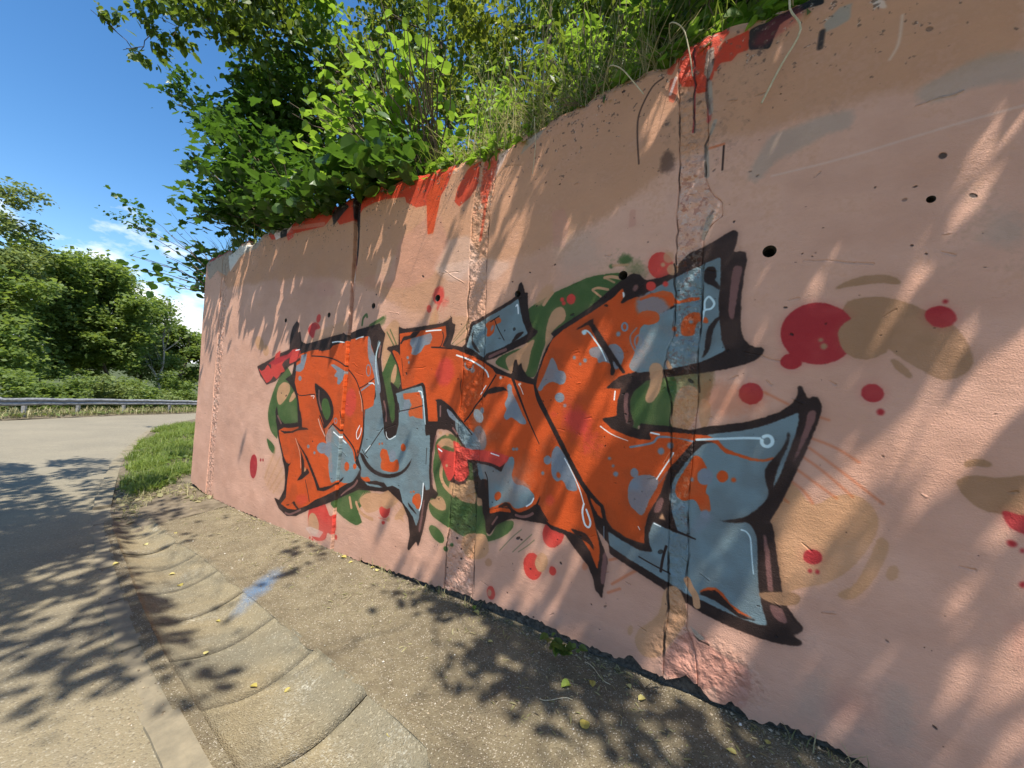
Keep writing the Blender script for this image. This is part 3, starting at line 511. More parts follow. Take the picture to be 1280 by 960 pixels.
['P','i',50,1,0.3,[1322,1027,1328,993,1350,961,1385,939,1426,931,1464,938,1493,960,1505,993,1499,1029,1475,1061,1439,1082,1398,1089,1361,1081,1334,1059]],
['P','o',4,1,1.0,[1556,802,1564,788,1575,777,1588,771,1600,772,1609,779,1612,791,1610,806,1603,820,1592,831,1579,836,1567,835,1558,828,1554,816]],
['L','n',2,8.1,8.1,1.0,[1711,954,1683,900,1663,757]],
['P','n',2,0,1.0,[1736,901,1683,900,1668,814,1650,701,1637,557,1664,526,1678,605,1706,658,1714,745,1745,756]],
['P','n',2,0,1.0,[1638,733,1580,726,1514,776,1479,773,1449,743,1401,727,1324,754,1266,815,1241,886,1234,882,1253,807,1173,735,1177,707,1256,698,1450,675,1569,604,1626,519,1642,614,1633,670,1556,703,1467,716,1498,754,1558,723]],
['L','m',3,18.3,18.3,0.85,[1419,706,1372,706,1322,724,1286,750]],
['L','m',3,14.2,14.2,0.8,[1611,593,1573,655]],
['L','n',2,6.3,6.3,1.0,[1260,821,1213,779,1167,731]],
['P','o',2,0,1.0,[1649,689,1558,726,1476,737,1453,714,1556,700,1639,662]],
['L','w',2,9.7,9.7,1.0,[1340,786,1304,817,1288,853]],
['P','g',3,1,1.0,[1574,1606,1540,1614,1520,1552,1481,1498,1427,1413,1389,1355,1434,1344,1483,1367,1519,1380,1559,1358,1582,1385,1565,1433,1583,1472,1560,1532]],
['P','g',4,1,1.0,[1465,1162,1466,1157,1470,1152,1475,1149,1481,1148,1487,1150,1491,1153,1492,1158,1491,1163,1488,1167,1483,1170,1477,1171,1471,1170,1467,1167]],
['P','g',4,1,1.0,[1439,1166,1440,1161,1443,1157,1448,1154,1454,1153,1460,1154,1464,1157,1465,1162,1465,1167,1461,1171,1456,1174,1450,1175,1445,1174,1441,1171]],
['P','n',2,0,1.0,[1779,1533,1730,1572,1673,1591,1601,1593,1541,1556,1592,1570,1669,1547,1741,1532,1775,1491]],
['L','n',2,12.0,12.0,1.0,[1680,1676,1725,1602,1778,1521,1868,1403,1947,1302]],
['L','n',2,9.9,9.9,1.0,[2024,1331,1953,1283,1866,1213]],
['L','w',2,12.8,12.8,1.0,[2080,1816,1961,1787,1853,1747,1772,1702,1746,1661]],
['L','w',2,7.2,7.2,1.0,[1762,1594,1809,1524]],
['P','w',4,1,1.0,[1626,1661,1626,1656,1628,1652,1632,1649,1637,1649,1641,1651,1644,1655,1646,1660,1645,1665,1643,1670,1639,1672,1634,1672,1630,1670,1627,1666]],
['L','w',2,5.1,5.1,1.0,[1479,1623,1456,1596,1433,1553]],
['P','w',4,1,1.0,[1455,1625,1456,1622,1459,1619,1463,1618,1467,1617,1471,1618,1474,1621,1475,1624,1475,1627,1472,1629,1468,1631,1464,1631,1460,1630,1457,1628]],
['L','g',5,14.9,14.9,0.8,[1908,1745,1909,1735,1913,1725,1920,1717,1929,1711,1940,1707,1952,1707,1963,1710,1974,1716,1982,1724,1987,1734,1989,1745,1988,1756]],
['P','g',4,1,0.8,[1889,1703,1890,1695,1896,1688,1905,1684,1916,1684,1926,1687,1933,1693,1936,1701,1935,1709,1929,1716,1919,1720,1909,1720,1899,1717,1892,1711]],
['P','n',2,0,1.0,[2226,2069,2202,2088,2177,2022,2187,1938,2226,1892,2252,1879,2208,1970]],
['L','n',2,24.3,5.5,1,[1530,1660,1472,1550,1378,1384,1276,1227]],
['L','n',2,13.5,18.2,1,[1348,1631,1313,1524,1215,1386,1107,1231,992,1069,925,991,873,937]],
['P','o',3,0,1.0,[1236,1936,1164,1999,965,2113,826,2201,775,2256,760,2192,670,2191,571,2217,483,2211,464,2173,466,2137,591,2051,596,1934,642,1816,661,1745,702,1733,755,1716,801,1675,834,1643,890,1634,739,1640,758,1570,756,1473,850,1448,780,1393,680,1362,609,1353,541,1358,562,1397,532,1410,445,1412,346,1404,313,1391,364,1313,440,1211,456,1145,476,1059,526,948,545,851,539,760,636,765,735,799,774,848,795,921,849,957,928,1025,1027,1160,1124,1302,1205,1414,1297,1552,1334,1621,1317,1716,1282,1826]],
['P','b',8,0,1.0,[679,2187,476,2292,337,2349,258,2378,251,2275,250,2202,254,2147,246,2083,238,2018,225,1933,203,1878,265,1839,321,1812,420,1782,526,1760,637,1741,684,1748,706,1776,682,1844,660,1934,656,2005,604,2051,570,2078,464,2119,498,2175,602,2210,670,2191]],
['P','g',20,1,0.8,[692,2178,601,2201,522,2149,484,2102,592,2074,661,2077]],
['P','i',45,1,0.4,[594,1840,618,1794,647,1761,676,1748,700,1758,713,1789,713,1835,699,1887,674,1933,645,1965,616,1977,593,1966,581,1935,581,1891]],
['P','o',3,0,1.0,[678,2177,602,2205,536,2219,491,2202,467,2160,446,2154,397,2171,345,2168,344,2155,404,2147,466,2137,496,2148,542,2180,600,2187,668,2167]],
['P','o',8,1,1.0,[547,2063,552,2045,568,2031,593,2024,621,2024,648,2033,667,2049,675,2068,670,2086,652,2100,627,2107,599,2106,573,2097,554,2081]],
['P','o',3,1,1.0,[429,2032,415,2063,375,2084,339,2082,333,2051,306,2059,292,2024,316,2025,344,2034,358,1999,363,1960,420,1960,431,2001]],
['P','g',3,1,1.0,[369,2033,369,2029,372,2025,377,2023,382,2024,387,2026,390,2029,391,2033,390,2038,388,2041,383,2043,378,2042,373,2040,370,2037]],
['P','o',4,1,1.0,[454,1997,455,1991,457,1986,461,1984,466,1984,470,1987,474,1991,475,1997,474,2003,472,2008,468,2010,463,2010,459,2008,455,2003]],
['P','o',4,1,1.0,[443,1961,443,1958,445,1955,447,1954,450,1954,453,1956,455,1958,456,1961,456,1964,454,1966,451,1967,448,1967,445,1966,443,1964]],
['P','n',2,1,1.0,[238,2065,273,2032,297,1985,301,1929,305,1868,319,1833,296,1847,273,1908,270,1972,254,2023,233,2052]],
['P','n',5,1,1.0,[327,2321,285,2326,270,2277,277,2256,251,2219,250,2198,282,2222,327,2252]],
['L','l',3,11.2,11.2,1.0,[330,2003,322,2060,316,2094,286,2102,272,2127,285,2153,302,2167,319,2142,317,2103]],
['P','n',2,0,1.0,[875,2114,950,2067,948,2036,900,1965,842,1885,775,1798,716,1728,741,1736,818,1826,793,1763,786,1739,799,1716,815,1721,813,1772,850,1845,907,1920,956,2001,980,2032,1066,1998,1072,2003,987,2053]],
['L','l',3,13.2,6.6,1,[1008,1976,1004,1994,976,1986,935,1940,888,1880,847,1806]],
['P','l',3,1,1.0,[989,1984,990,1977,994,1972,1001,1969,1009,1969,1016,1972,1021,1977,1024,1984,1023,1991,1018,1996,1011,1999,1003,1999,996,1996,991,1990]],
['P','g',4,1,0.95,[966,1859,947,1884,895,1895,857,1875,834,1905,794,1910,757,1881,739,1838,754,1779,782,1754,820,1787,862,1800,897,1789,905,1819,942,1828]],
['P','n',2,0,1.0,[948,2042,890,1965,832,1885,766,1798,717,1732,736,1732,818,1826,792,1758,786,1739,799,1716,815,1721,813,1772,850,1845,907,1920,956,2001]],
['L','l',3,10.0,6.5,1,[935,1940,888,1880,847,1806]],
['P','g',3,1,1.0,[1277,1690,1257,1746,1226,1817,1186,1770,1171,1733,1130,1729,1110,1693,1118,1651,1152,1638,1189,1652,1225,1650,1266,1625,1288,1591,1319,1595]],
['P','g',3,1,1.0,[1110,1556,1112,1541,1121,1529,1135,1521,1150,1520,1165,1525,1176,1536,1180,1551,1178,1566,1169,1579,1156,1586,1140,1588,1125,1582,1115,1571]],
['P','g',3,1,1.0,[1091,1506,1091,1501,1095,1496,1099,1494,1105,1493,1110,1495,1114,1498,1116,1503,1115,1508,1112,1513,1107,1515,1101,1516,1096,1514,1092,1510]],
['L','g',3,11.7,11.7,1.0,[731,2014,732,2002,738,1994,746,1991,754,1994,761,2003,764,2015,763,2026,757,2035,749,2038,741,2034,734,2026,731,2014]],
['P','g',3,1,1.0,[769,1966,772,1960,778,1956,785,1955,791,1958,796,1963,798,1969,798,1976,794,1982,789,1986,782,1987,776,1985,771,1980,769,1973]],
['L','g',4,10.5,10.5,0.9,[629,1925,632,1906,640,1892,652,1887,665,1892,676,1906,681,1925,679,1944,670,1958,658,1963,645,1958,634,1944,629,1925]],
['L','g',4,8.6,8.6,0.8,[675,2006,709,1958,696,1901,653,1840]],
['P','g',4,1,1.0,[1052,1821,1052,1816,1055,1811,1059,1809,1064,1809,1069,1811,1073,1815,1074,1820,1073,1826,1071,1830,1066,1832,1061,1832,1057,1830,1053,1826]],
['P','g',4,1,1.0,[973,1805,974,1799,977,1795,983,1792,989,1792,994,1794,998,1799,1000,1804,999,1810,996,1814,991,1817,984,1817,979,1815,975,1810]],
['P','g',4,1,1.0,[1009,1781,1009,1777,1012,1773,1015,1771,1019,1771,1023,1773,1025,1776,1027,1780,1026,1784,1024,1787,1020,1789,1016,1790,1013,1788,1010,1785]],
['P','r',26,1,0.85,[920,1383,943,1355,978,1340,1019,1339,1057,1354,1085,1381,1096,1416,1089,1451,1064,1478,1027,1493,986,1492,950,1477,924,1450,913,1416]],
['P','r',14,1,0.6,[1149,1431,1155,1423,1167,1417,1182,1416,1197,1420,1210,1427,1217,1436,1218,1446,1211,1454,1199,1459,1184,1460,1169,1457,1157,1450,1149,1441]],
['P','r',12,1,0.5,[912,1235,914,1226,919,1218,927,1213,937,1212,946,1214,952,1220,955,1228,953,1237,948,1245,940,1251,930,1252,922,1249,915,1243]],
['P','r',16,1,0.5,[1125,879,1128,865,1136,852,1150,843,1166,839,1180,842,1191,850,1196,863,1193,878,1184,891,1171,900,1155,904,1140,901,1130,892]],
['P','r',24,1,0.5,[892,1313,906,1295,925,1282,944,1279,962,1286,973,1301,975,1321,969,1343,955,1362,936,1374,916,1377,899,1370,889,1355,886,1335]],
['P','g',3,1,1.0,[1174,1183,1137,1234,1073,1173,1028,1103,995,1037,974,980,1011,962,1051,969,1065,1003,1095,1017,1123,1001,1161,1031,1173,1098]],
['P','g',3,1,1.0,[1173,1135,1175,1121,1182,1109,1194,1101,1207,1099,1220,1103,1229,1112,1233,1125,1231,1139,1224,1151,1212,1159,1199,1161,1186,1157,1177,1148]],
['P','o',3,1,1.0,[1101,1051,1099,1043,1101,1035,1105,1029,1111,1026,1118,1027,1125,1032,1129,1039,1131,1047,1130,1055,1125,1061,1119,1064,1112,1063,1106,1058]],
['P','g',4,1,1.0,[1220,1038,1220,1033,1223,1028,1228,1024,1233,1023,1238,1025,1242,1028,1244,1034,1243,1040,1240,1045,1235,1048,1230,1049,1225,1047,1221,1044]],
['P','g',3,1,1.0,[653,1001,654,1072,629,1124,594,1145,532,1157,491,1138,496,1091,530,1015,552,941,573,917,602,934,636,958]],
['P','g',3,1,1.0,[603,1158,605,1145,610,1134,620,1126,630,1124,640,1128,648,1137,651,1149,650,1162,644,1173,634,1180,624,1182,614,1178,606,1170]],
['P','g',3,1,1.0,[720,1128,721,1122,724,1115,730,1111,737,1110,744,1112,749,1116,751,1123,750,1129,746,1136,740,1140,733,1141,726,1139,722,1135]],
['P','g',4,1,1.0,[771,1214,772,1209,775,1205,778,1203,783,1202,787,1203,790,1206,791,1210,791,1215,788,1218,784,1221,780,1222,776,1220,773,1218]],
['P','g',4,1,1.0,[747,1172,748,1167,750,1164,753,1161,757,1160,760,1162,763,1165,764,1169,763,1173,761,1177,758,1179,755,1180,751,1179,748,1176]],
['P','g',3,1,1.0,[469,1305,470,1296,475,1289,482,1284,490,1282,497,1285,503,1291,505,1300,504,1308,499,1316,492,1321,484,1322,477,1320,471,1313]],
['P','g',3,1,1.0,[424,1344,425,1336,429,1329,435,1324,443,1323,450,1326,455,1331,457,1339,456,1347,452,1354,445,1358,438,1359,431,1357,426,1351]],
['L','g',3,12.7,12.7,1.0,[661,1299,584,1324,532,1346,512,1376,478,1385,402,1391,328,1380]],
['P','n',2,0,1.0,[872,922,914,983,863,934,809,912,782,894,779,846,755,804,684,766,565,748,539,756,544,828,533,923,475,1042,447,1138,431,1204,387,1287,335,1366,316,1382,354,1288,401,1192,425,1115,429,1061,398,979,421,875,487,903,509,838,513,768,492,728,563,716,682,747,763,773,799,782,838,821]],
['P','o',2,0,1.0,[897,967,852,927,814,906,806,869,788,834,825,854,865,904]],
['P','b',3,0,1.0,[274,1392,257,1429,183,1447,94,1471,11,1505,-52,1541,-98,1569,-122,1587,-127,1549,-117,1471,-94,1371,-69,1269,-44,1198,-28,1131,2,1088,33,1048,52,1019,23,991,7,955,-4,879,-11,762,-19,686,-37,613,-65,534,-33,525,35,525,142,536,218,549,288,553,401,587,511,618,628,650,742,691,758,774,682,747,563,716,492,728,513,768,521,825,500,899,417,876,366,864,407,977,425,1053,421,1121,397,1197,350,1285,298,1345]],
['L','n',2,17.2,7.7,1,[488,920,409,887,338,871,281,861]],
['P','t',2,0,1.0,[471,925,456,960,437,925]],
['P','m',2,1,0.9,[471,1043,453,1033,466,971,491,952,504,962,490,1011]],
['P','o',2,0,1.0,[523,1407,416,1416,315,1421,252,1421,206,1406,174,1369,122,1352,51,1337,1,1337,-44,1359,-48,1348,0,1326,57,1322,121,1337,165,1341,192,1362,216,1387,274,1392,353,1389,444,1390]],
['P','n',2,0,1.0,[328,1376,274,1392,206,1397,273,1375,316,1325,352,1267,400,1178,418,1197,366,1286]],
['P','o',3,1,1.0,[315,1304,279,1297,253,1254,237,1189,243,1154,248,1118,232,1105,221,1056,222,1022,256,1010,282,1051,303,1072,350,1052,388,1070,399,1112,379,1174,350,1232]],
['P','g',3,1,1.0,[217,1210,219,1190,229,1172,244,1161,261,1157,277,1163,289,1176,294,1195,292,1215,282,1232,267,1244,250,1247,234,1241,222,1228]],
['P','o',3,1,1.0,[149,1225,151,1211,158,1199,168,1191,179,1189,190,1193,198,1202,202,1215,200,1229,193,1241,183,1249,172,1251,161,1247,153,1238]],
['P','o',3,1,1.0,[114,1213,114,1208,117,1204,121,1201,126,1200,130,1201,133,1204,135,1209,134,1214,131,1219,127,1222,122,1223,118,1221,115,1218]],
['P','g',3,1,1.0,[220,1010,221,1000,227,990,236,983,246,981,255,983,262,989,265,999,263,1009,258,1019,249,1026,239,1028,229,1026,223,1019]],
['P','g',4,1,1.0,[309,1176,310,1171,312,1166,315,1163,319,1163,323,1164,326,1168,327,1173,327,1178,324,1183,321,1186,317,1187,313,1185,310,1182]],
['P','g',14,1,0.6,[298,939,249,1016,210,1004,243,932,286,877]],
['P','n',2,1,1.0,[-84,1490,-97,1476,-94,1429,-78,1376,-62,1319,-48,1246,-45,1186,-34,1144,-25,1194,-12,1238,-6,1277,-23,1324,-61,1389,-83,1447]],
['P','n',2,0,1.0,[209,998,154,993,67,1032,18,1080,-18,1133,-38,1196,-99,1294,-77,1135,-41,1040,-58,1013,-75,900,-100,753,-112,711,-23,679,-11,762,4,948,23,987,48,1012,100,995,160,985]],
['P','m',2,0,0.9,[-18,974,-28,973,-50,893,-77,707,-55,698,-37,830]],
['P','m',3,1,0.9,[-159,1583,-173,1600,-188,1594,-187,1556,-165,1477,-139,1398,-124,1349,-115,1344,-132,1423,-151,1514]],
['P','m',3,1,0.9,[-65,636,-84,643,-116,636,-139,580,-120,572,-88,586]],
['P','m',3,1,0.9,[194,2312,177,2322,154,2307,161,2246,169,2142,177,2046,184,2038,202,2081,202,2207]],
['P','m',2,1,0.9,[717,1607,694,1619,695,1561,685,1491,690,1428,708,1479,718,1550]],
['P','m',2,1,0.9,[777,627,764,646,750,602,752,494,763,447,779,456,781,543]],
['L','m',3,9.0,9.0,0.8,[447,1192,485,1121]],
['L','l',4,12.2,12.2,1.0,[309,1393,199,1413,92,1432,24,1440]],
['L','l',4,15.7,15.7,1,[9,1449,0,1455,-10,1457,-20,1453,-26,1444,-29,1432,-27,1420,-20,1410,-11,1404,-1,1404,8,1409,14,1419,15,1432]],
['L','l',2,7.9,4.7,1,[73,967,52,963,33,936,24,870,15,801,9,763]],
['P','o',2,0,1.0,[251,580,237,602,204,628,167,639,133,622,102,584,55,562,9,548,-18,547,2,543,57,545,115,563,157,597,199,607]],
['P','n',2,0,1.0,[250,571,229,598,196,618,159,621,116,587,64,550,8,540,-18,550,-12,536,52,526,114,551,163,570,220,578]],
['L','n',2,8.0,8.0,1.0,[565,679,492,660,392,639]],
['L','n',2,14.0,14.0,1.0,[423,781,435,714,442,636]],
['L','w',2,6.6,6.6,1.0,[495,891,460,883]],
['L','n',2,4.8,4.8,1.0,[775,794,769,717]],
['L','g',2,4.8,4.8,1.0,[785,796,780,729]],
['L','n',2,4.5,4.5,1.0,[514,905,528,855]],
['L','w',2,0.4,0.4,1.0,[471,1232,438,1306,427,1276]],
['L','w',2,7.5,7.5,1.0,[500,1141,465,1211,428,1285,421,1304]],
['L','w',2,7.7,3.9,1,[852,1399,777,1359,678,1334]],
['L','w',2,9.9,9.9,1.0,[549,1399,504,1395]],
['L','w',2,7.8,7.8,1.0,[777,1622,778,1569]],
['L','w',2,7.5,7.5,1.0,[1078,1162,1021,1084,964,993,924,900]],
['L','w',3,12.7,12.7,1.0,[924,900,930,848,909,778,881,765,873,802,905,869]],
['L','w',2,4.6,4.6,1.0,[582,850,571,834]],
['P','w',4,1,1.0,[761,2207,760,2198,762,2191,764,2188,766,2188,769,2192,771,2199,772,2207,772,2216,771,2223,769,2226,767,2226,764,2222,762,2215]],
['P','n',2,1,1.0,[1003,722,953,726,893,717,853,678,833,625,873,663,939,684]],
['L','w',2,7.8,7.8,1.0,[772,2222,765,2192]],
['P','n',4,1,1.0,[773,2290,736,2321,692,2312,663,2290,646,2251,672,2220,702,2188,744,2172,782,2154,774,2183,757,2211]],
['P','m',3,1,0.8,[687,2237,692,2230,699,2226,706,2226,711,2230,715,2237,715,2245,712,2254,707,2261,700,2265,693,2265,687,2261,684,2254,684,2246]],
['P','t',3,1,1.0,[467,2332,469,2318,476,2308,488,2303,501,2304,513,2311,522,2323,526,2338,524,2351,516,2362,505,2367,492,2365,480,2358,471,2346]],
['P','r',3,1,1.0,[581,2246,583,2233,590,2224,601,2219,613,2220,625,2226,634,2237,638,2250,636,2263,629,2272,618,2277,605,2276,593,2269,585,2259]],
['P','r',3,1,1.0,[514,2254,515,2247,519,2242,525,2239,532,2240,538,2244,543,2250,545,2257,544,2264,540,2269,534,2271,527,2271,521,2267,516,2261]],
['P','t',4,1,1.0,[584,1771,564,1800,528,1796,508,1760,509,1706,521,1636,544,1588,570,1568,594,1584,588,1627,574,1688]],
['P','t',3,1,1.0,[491,1825,467,1794,461,1767,478,1766,493,1797]],
['P','t',4,1,1.0,[442,393,426,458,421,518,399,561,367,579,337,566,310,523,299,476,295,417,319,355,347,291,377,242,402,187,443,151,494,136,531,156,553,197,547,246,519,294,478,338]],
['P','t',4,1,1.0,[569,247,573,233,579,221,586,214,592,213,597,218,599,229,598,242,595,256,589,268,582,275,575,276,570,270,568,260]],
['L','t',3,35.5,35.5,1.0,[305,633,287,597,261,563,250,516]],
['P','u',4,1,1.0,[-17,673,-55,695,-142,726,-173,726,-183,707,-170,679,-137,661,-90,649,-48,653]],
['P','n',3,0,0.85,[5255,1664,4909,1780,4585,1860,4512,1842,4425,1716,4662,1635,4831,1514,4956,1440,5171,1388,5356,1488,5462,1606]],
['P','r',3,0,1.0,[5439,1597,5344,1549,5263,1573,5188,1636,5078,1580,5110,1658,5032,1680,5006,1769,4896,1819,4902,1732,4750,1736,4617,1832,4530,1842,4440,1825,4446,1743,4544,1694,4666,1663,4660,1747,4782,1697,4832,1648,4746,1575,4837,1552,4922,1471,5006,1505,5077,1443,5174,1407,5267,1462,5338,1509]],
['P','d',3,0,0.9,[5190,1646,4998,1720,4719,1774,4616,1822,4642,1747,4855,1676,4987,1642]],
['L','w',2,10.9,10.9,1.0,[4545,1823,4458,1834]],
['P','n',3,0,1.0,[2049,814,1948,810,1886,835,1870,924,1877,997,1769,1009,1656,1006,1567,981,1539,1056,1626,1075,1850,1050,2005,962]],
['P','r',3,0,1.0,[2227,1093,2170,1062,2099,1054,2022,1053,2048,1144,2004,1132,1961,1107,1855,1098,1771,1111,1630,1116,1508,1101,1525,1064,1584,1013,1658,1029,1770,1027,1895,1018,1881,953,1861,914,1911,848,1959,833,2010,847,2000,912,2034,830,2067,817,2117,890,2180,983]],
['L','w',2,12.7,12.7,1.0,[2196,1052,2159,1038]],
['L','w',2,8.0,8.0,1.0,[1672,1100,1599,1092]],
['P','t',4,1,1.0,[2083,935,2083,930,2087,925,2091,921,2097,920,2102,922,2106,925,2108,931,2108,936,2104,941,2100,945,2094,946,2088,944,2085,940]],
['P','c',5,0,0.85,[400,3547,365,3549,361,3429,381,3370,408,3416]],
['P','c',5,0,0.85,[389,3373,365,3364,345,3182,367,3163]],
['P','c',5,0,0.85,[342,3137,319,3138,345,3059,364,3047]],
['P','c',5,0,0.85,[381,3017,357,3001,341,2822,365,2827]],
['P','c',5,0,0.85,[339,2611,300,2613,326,2530,345,2472,362,2483]],
['P','c',5,0,0.85,[295,421,261,392,190,358,235,339]],
]
CRACKS = [
[0.7,[540,3407,514,3146,494,2799,496,2640,481,2546,481,2365]],
[1.6,[481,2365,464,2047,466,1956,494,1866,503,1751,480,1662,448,1574,441,1417]],
[3,[441,1417,421,1063,415,796,393,537,390,427,399,268,392,94]],
[1.6,[468,3584,435,3099]],
[3,[364,3474,386,3328,355,3163,337,3113,373,3014,361,2835]],
[4,[316,2629,358,2549,353,2473]],
[1.4,[341,2349,325,2042,333,1868,324,1737,310,1651]],
[1.4,[335,1366,326,1171,322,998,305,742,310,645]],
[2.4,[295,421,275,364,235,339,188,334]],
[1.2,[2015,2442,1998,2095,2007,1843,2012,1465,2013,1307]],
[1.4,[1851,2885,1842,2456,1823,2089,1801,1846,1790,1483]],
[1.3,[2023,719,2025,484,2037,260,2026,-22]],
[1.3,[1782,820,1764,553,1760,344,1739,39]],
[1.6,[2016,480,1943,500,1855,517,1776,508,1757,555]],
[1.6,[6699,3061,6724,2242,6685,1071,6704,-102]],
[3.4,[3561,1900,3514,1740,3540,1618]],
[3,[3599,1209,3546,1013]],
[2,[3567,848,3564,605,3541,206,3551,-159]],
]
# ---------------------------------------------------------------- materials
GRADE = 0.0612
def ground_coords(m):
    return m.pos()
def mat_leaf(name, c0, c1, trans, rough=0.45, tcol=None):
    m = Mat(name)
    at = m.n('ShaderNodeAttribute', attribute_name='tint').outputs['Fac']
    col = m.mix(at, c0, c1)
    big = m.noise(m.pos(), 0.9, 2); col = m.mix(m.ramp(big, 0.35, 0.7), col, m.mix(0.35, col, (0.02, 0.03, 0.008, 1)))
    p = m.n('ShaderNodeBsdfPrincipled'); m.set(p.inputs['Base Color'], col); p.inputs['Roughness'].default_value = rough; p.inputs['Specular IOR Level'].default_value = 0.35
    t = m.n('ShaderNodeBsdfTranslucent'); m.set(t.inputs['Color'], m.mix(0.75, col, tcol or (0.35, 0.5, 0.03, 1)))
    x = m.n('ShaderNodeMixShader'); x.inputs[0].default_value = trans
    m.link(p.outputs[0], x.inputs[1]); m.link(t.outputs[0], x.inputs[2]); m.link(x.outputs[0], m.out.inputs[0])
    return m.m
def mat_plain(name, c0, c1, scale=8, rough=0.85, bumpd=0.004, stretch=None):
    m = Mat(name); v = m.pos()
    if stretch:
        k = m.n('ShaderNodeMapping'); k.inputs['Scale'].default_value = stretch; m.link(v, k.inputs[0]); v = k.outputs[0]
    f = m.noise(v, scale, 6, 0.65)
    m.principled(m.mix(m.ramp(f, 0.3, 0.7), c0, c1), rough, m.bump(f, 0.7, bumpd), 0.25)
    return m.m
M_bark = mat_plain('bark', (0.05, 0.037, 0.026, 1), (0.16, 0.125, 0.09, 1), 22, 0.9, 0.01, (1, 1, 0.25))
M_palebark = mat_plain('pale_bark', (0.28, 0.24, 0.19, 1), (0.42, 0.37, 0.30, 1), 14, 0.9, 0.01)
M_twig = mat_plain('twig_bark', (0.07, 0.05, 0.035, 1), (0.2, 0.15, 0.1, 1), 60, 0.85, 0.002)
M_straw = mat_plain('dry_straw', (0.42, 0.34, 0.2, 1), (0.62, 0.54, 0.36, 1), 40, 0.7, 0.001)
L_bright = mat_leaf('bright_broad_leaf', (0.10, 0.19, 0.02, 1), (0.17, 0.27, 0.03, 1), 0.52, 0.42, (0.32, 0.50, 0.04, 1))
L_dark = mat_leaf('dark_maple_leaf', (0.035, 0.085, 0.016, 1), (0.085, 0.165, 0.028, 1), 0.34, 0.35, (0.13, 0.26, 0.02, 1))
L_mid = mat_leaf('tree_leaf', (0.045, 0.09, 0.018, 1), (0.11, 0.17, 0.03, 1), 0.42, 0.45, (0.27, 0.36, 0.03, 1))
L_yell = mat_leaf('yellowing_leaf', (0.06, 0.11, 0.02, 1), (0.15, 0.17, 0.03, 1), 0.45, 0.45, (0.36, 0.42, 0.04, 1))
L_far = mat_leaf('far_tree_leaf', (0.09, 0.14, 0.032, 1), (0.175, 0.235, 0.06, 1), 0.45, 0.6, (0.38, 0.5, 0.07, 1))
L_farlight = mat_leaf('pale_far_leaf', (0.12, 0.17, 0.045, 1), (0.21, 0.26, 0.08, 1), 0.35, 0.6, (0.36, 0.42, 0.08, 1))
L_grass = mat_leaf('grass_blade', (0.09, 0.15, 0.02, 1), (0.24, 0.29, 0.06, 1), 0.4, 0.5, (0.32, 0.4, 0.05, 1))
L_dry = mat_leaf('dry_grass', (0.2, 0.2, 0.08, 1), (0.46, 0.4, 0.22, 1), 0.35, 0.6, (0.5, 0.45, 0.2, 1))
L_fallen = mat_leaf('fallen_leaf', (0.45, 0.36, 0.08, 1), (0.62, 0.55, 0.22, 1), 0.15, 0.6, (0.5, 0.4, 0.1, 1))
L_fallgreen = mat_leaf('fallen_green_leaf', (0.2, 0.3, 0.04, 1), (0.45, 0.48, 0.06, 1), 0.15, 0.6, (0.4, 0.4, 0.1, 1))
def overspray(m, p, col, b, c):
    """blue paint sprayed on the ground where the gravel meets the drain"""
    q = m.n('ShaderNodeVectorMath', operation='SUBTRACT'); m.link(p, q.inputs[0]); q.inputs[1].default_value = (3.40, 0.72, 0)
    k = m.n('ShaderNodeMapping', vector_type='TEXTURE'); k.inputs['Rotation'].default_value = (0, 0, 2.28); k.inputs['Scale'].default_value = (0.42, 0.13, 1000.0); m.link(q.outputs[0], k.inputs[0])
    ln = m.n('ShaderNodeVectorMath', operation='LENGTH'); m.link(k.outputs[0], ln.inputs[0])
    blue = m.math('MULTIPLY', m.ramp(m.math('ADD', ln.outputs['Value'], m.math('MULTIPLY', b, 0.9)), 0.7, 1.35, 1, 0), m.ramp(c, 0.3, 0.6, 0.45, 1))
    return m.mix(m.math('MULTIPLY', blue, 0.85), col, srgb(92, 122, 152))
def mat_gravel():
    m = Mat('sandy_gravel'); p = m.pos()
    a = m.noise(p, 1.3, 5, 0.6); b = m.noise(p, 9, 6, 0.7); c = m.voro(p, 190, 'Color'); cs = m.n('ShaderNodeSeparateColor'); m.link(c, cs.inputs[0])
    col = m.mix(m.ramp(a, 0.35, 0.65), srgb(110, 99, 79), srgb(132, 121, 96))
    col = m.mix(m.ramp(b, 0.42, 0.75, 0, 0.65), col, srgb(86, 77, 60))
    col = m.mix(m.ramp(cs.outputs[0], 0.9, 0.97, 0, 0.55), col, srgb(196, 186, 168))
    col = m.mix(m.ramp(cs.outputs[1], 0.84, 0.96, 0, 0.75), col, srgb(88, 74, 58))
    col = overspray(m, p, col, b, m.noise(p, 60, 4, 0.7))
    d = m.voro(p, 190); e = m.voro(p, 38)
    h = m.math('ADD', m.math('MULTIPLY', d, -0.5), m.math('ADD', m.math('MULTIPLY', e, -0.4), b))
    m.principled(col, 0.95, m.bump(h, 0.9, 0.010), 0.15); return m.m
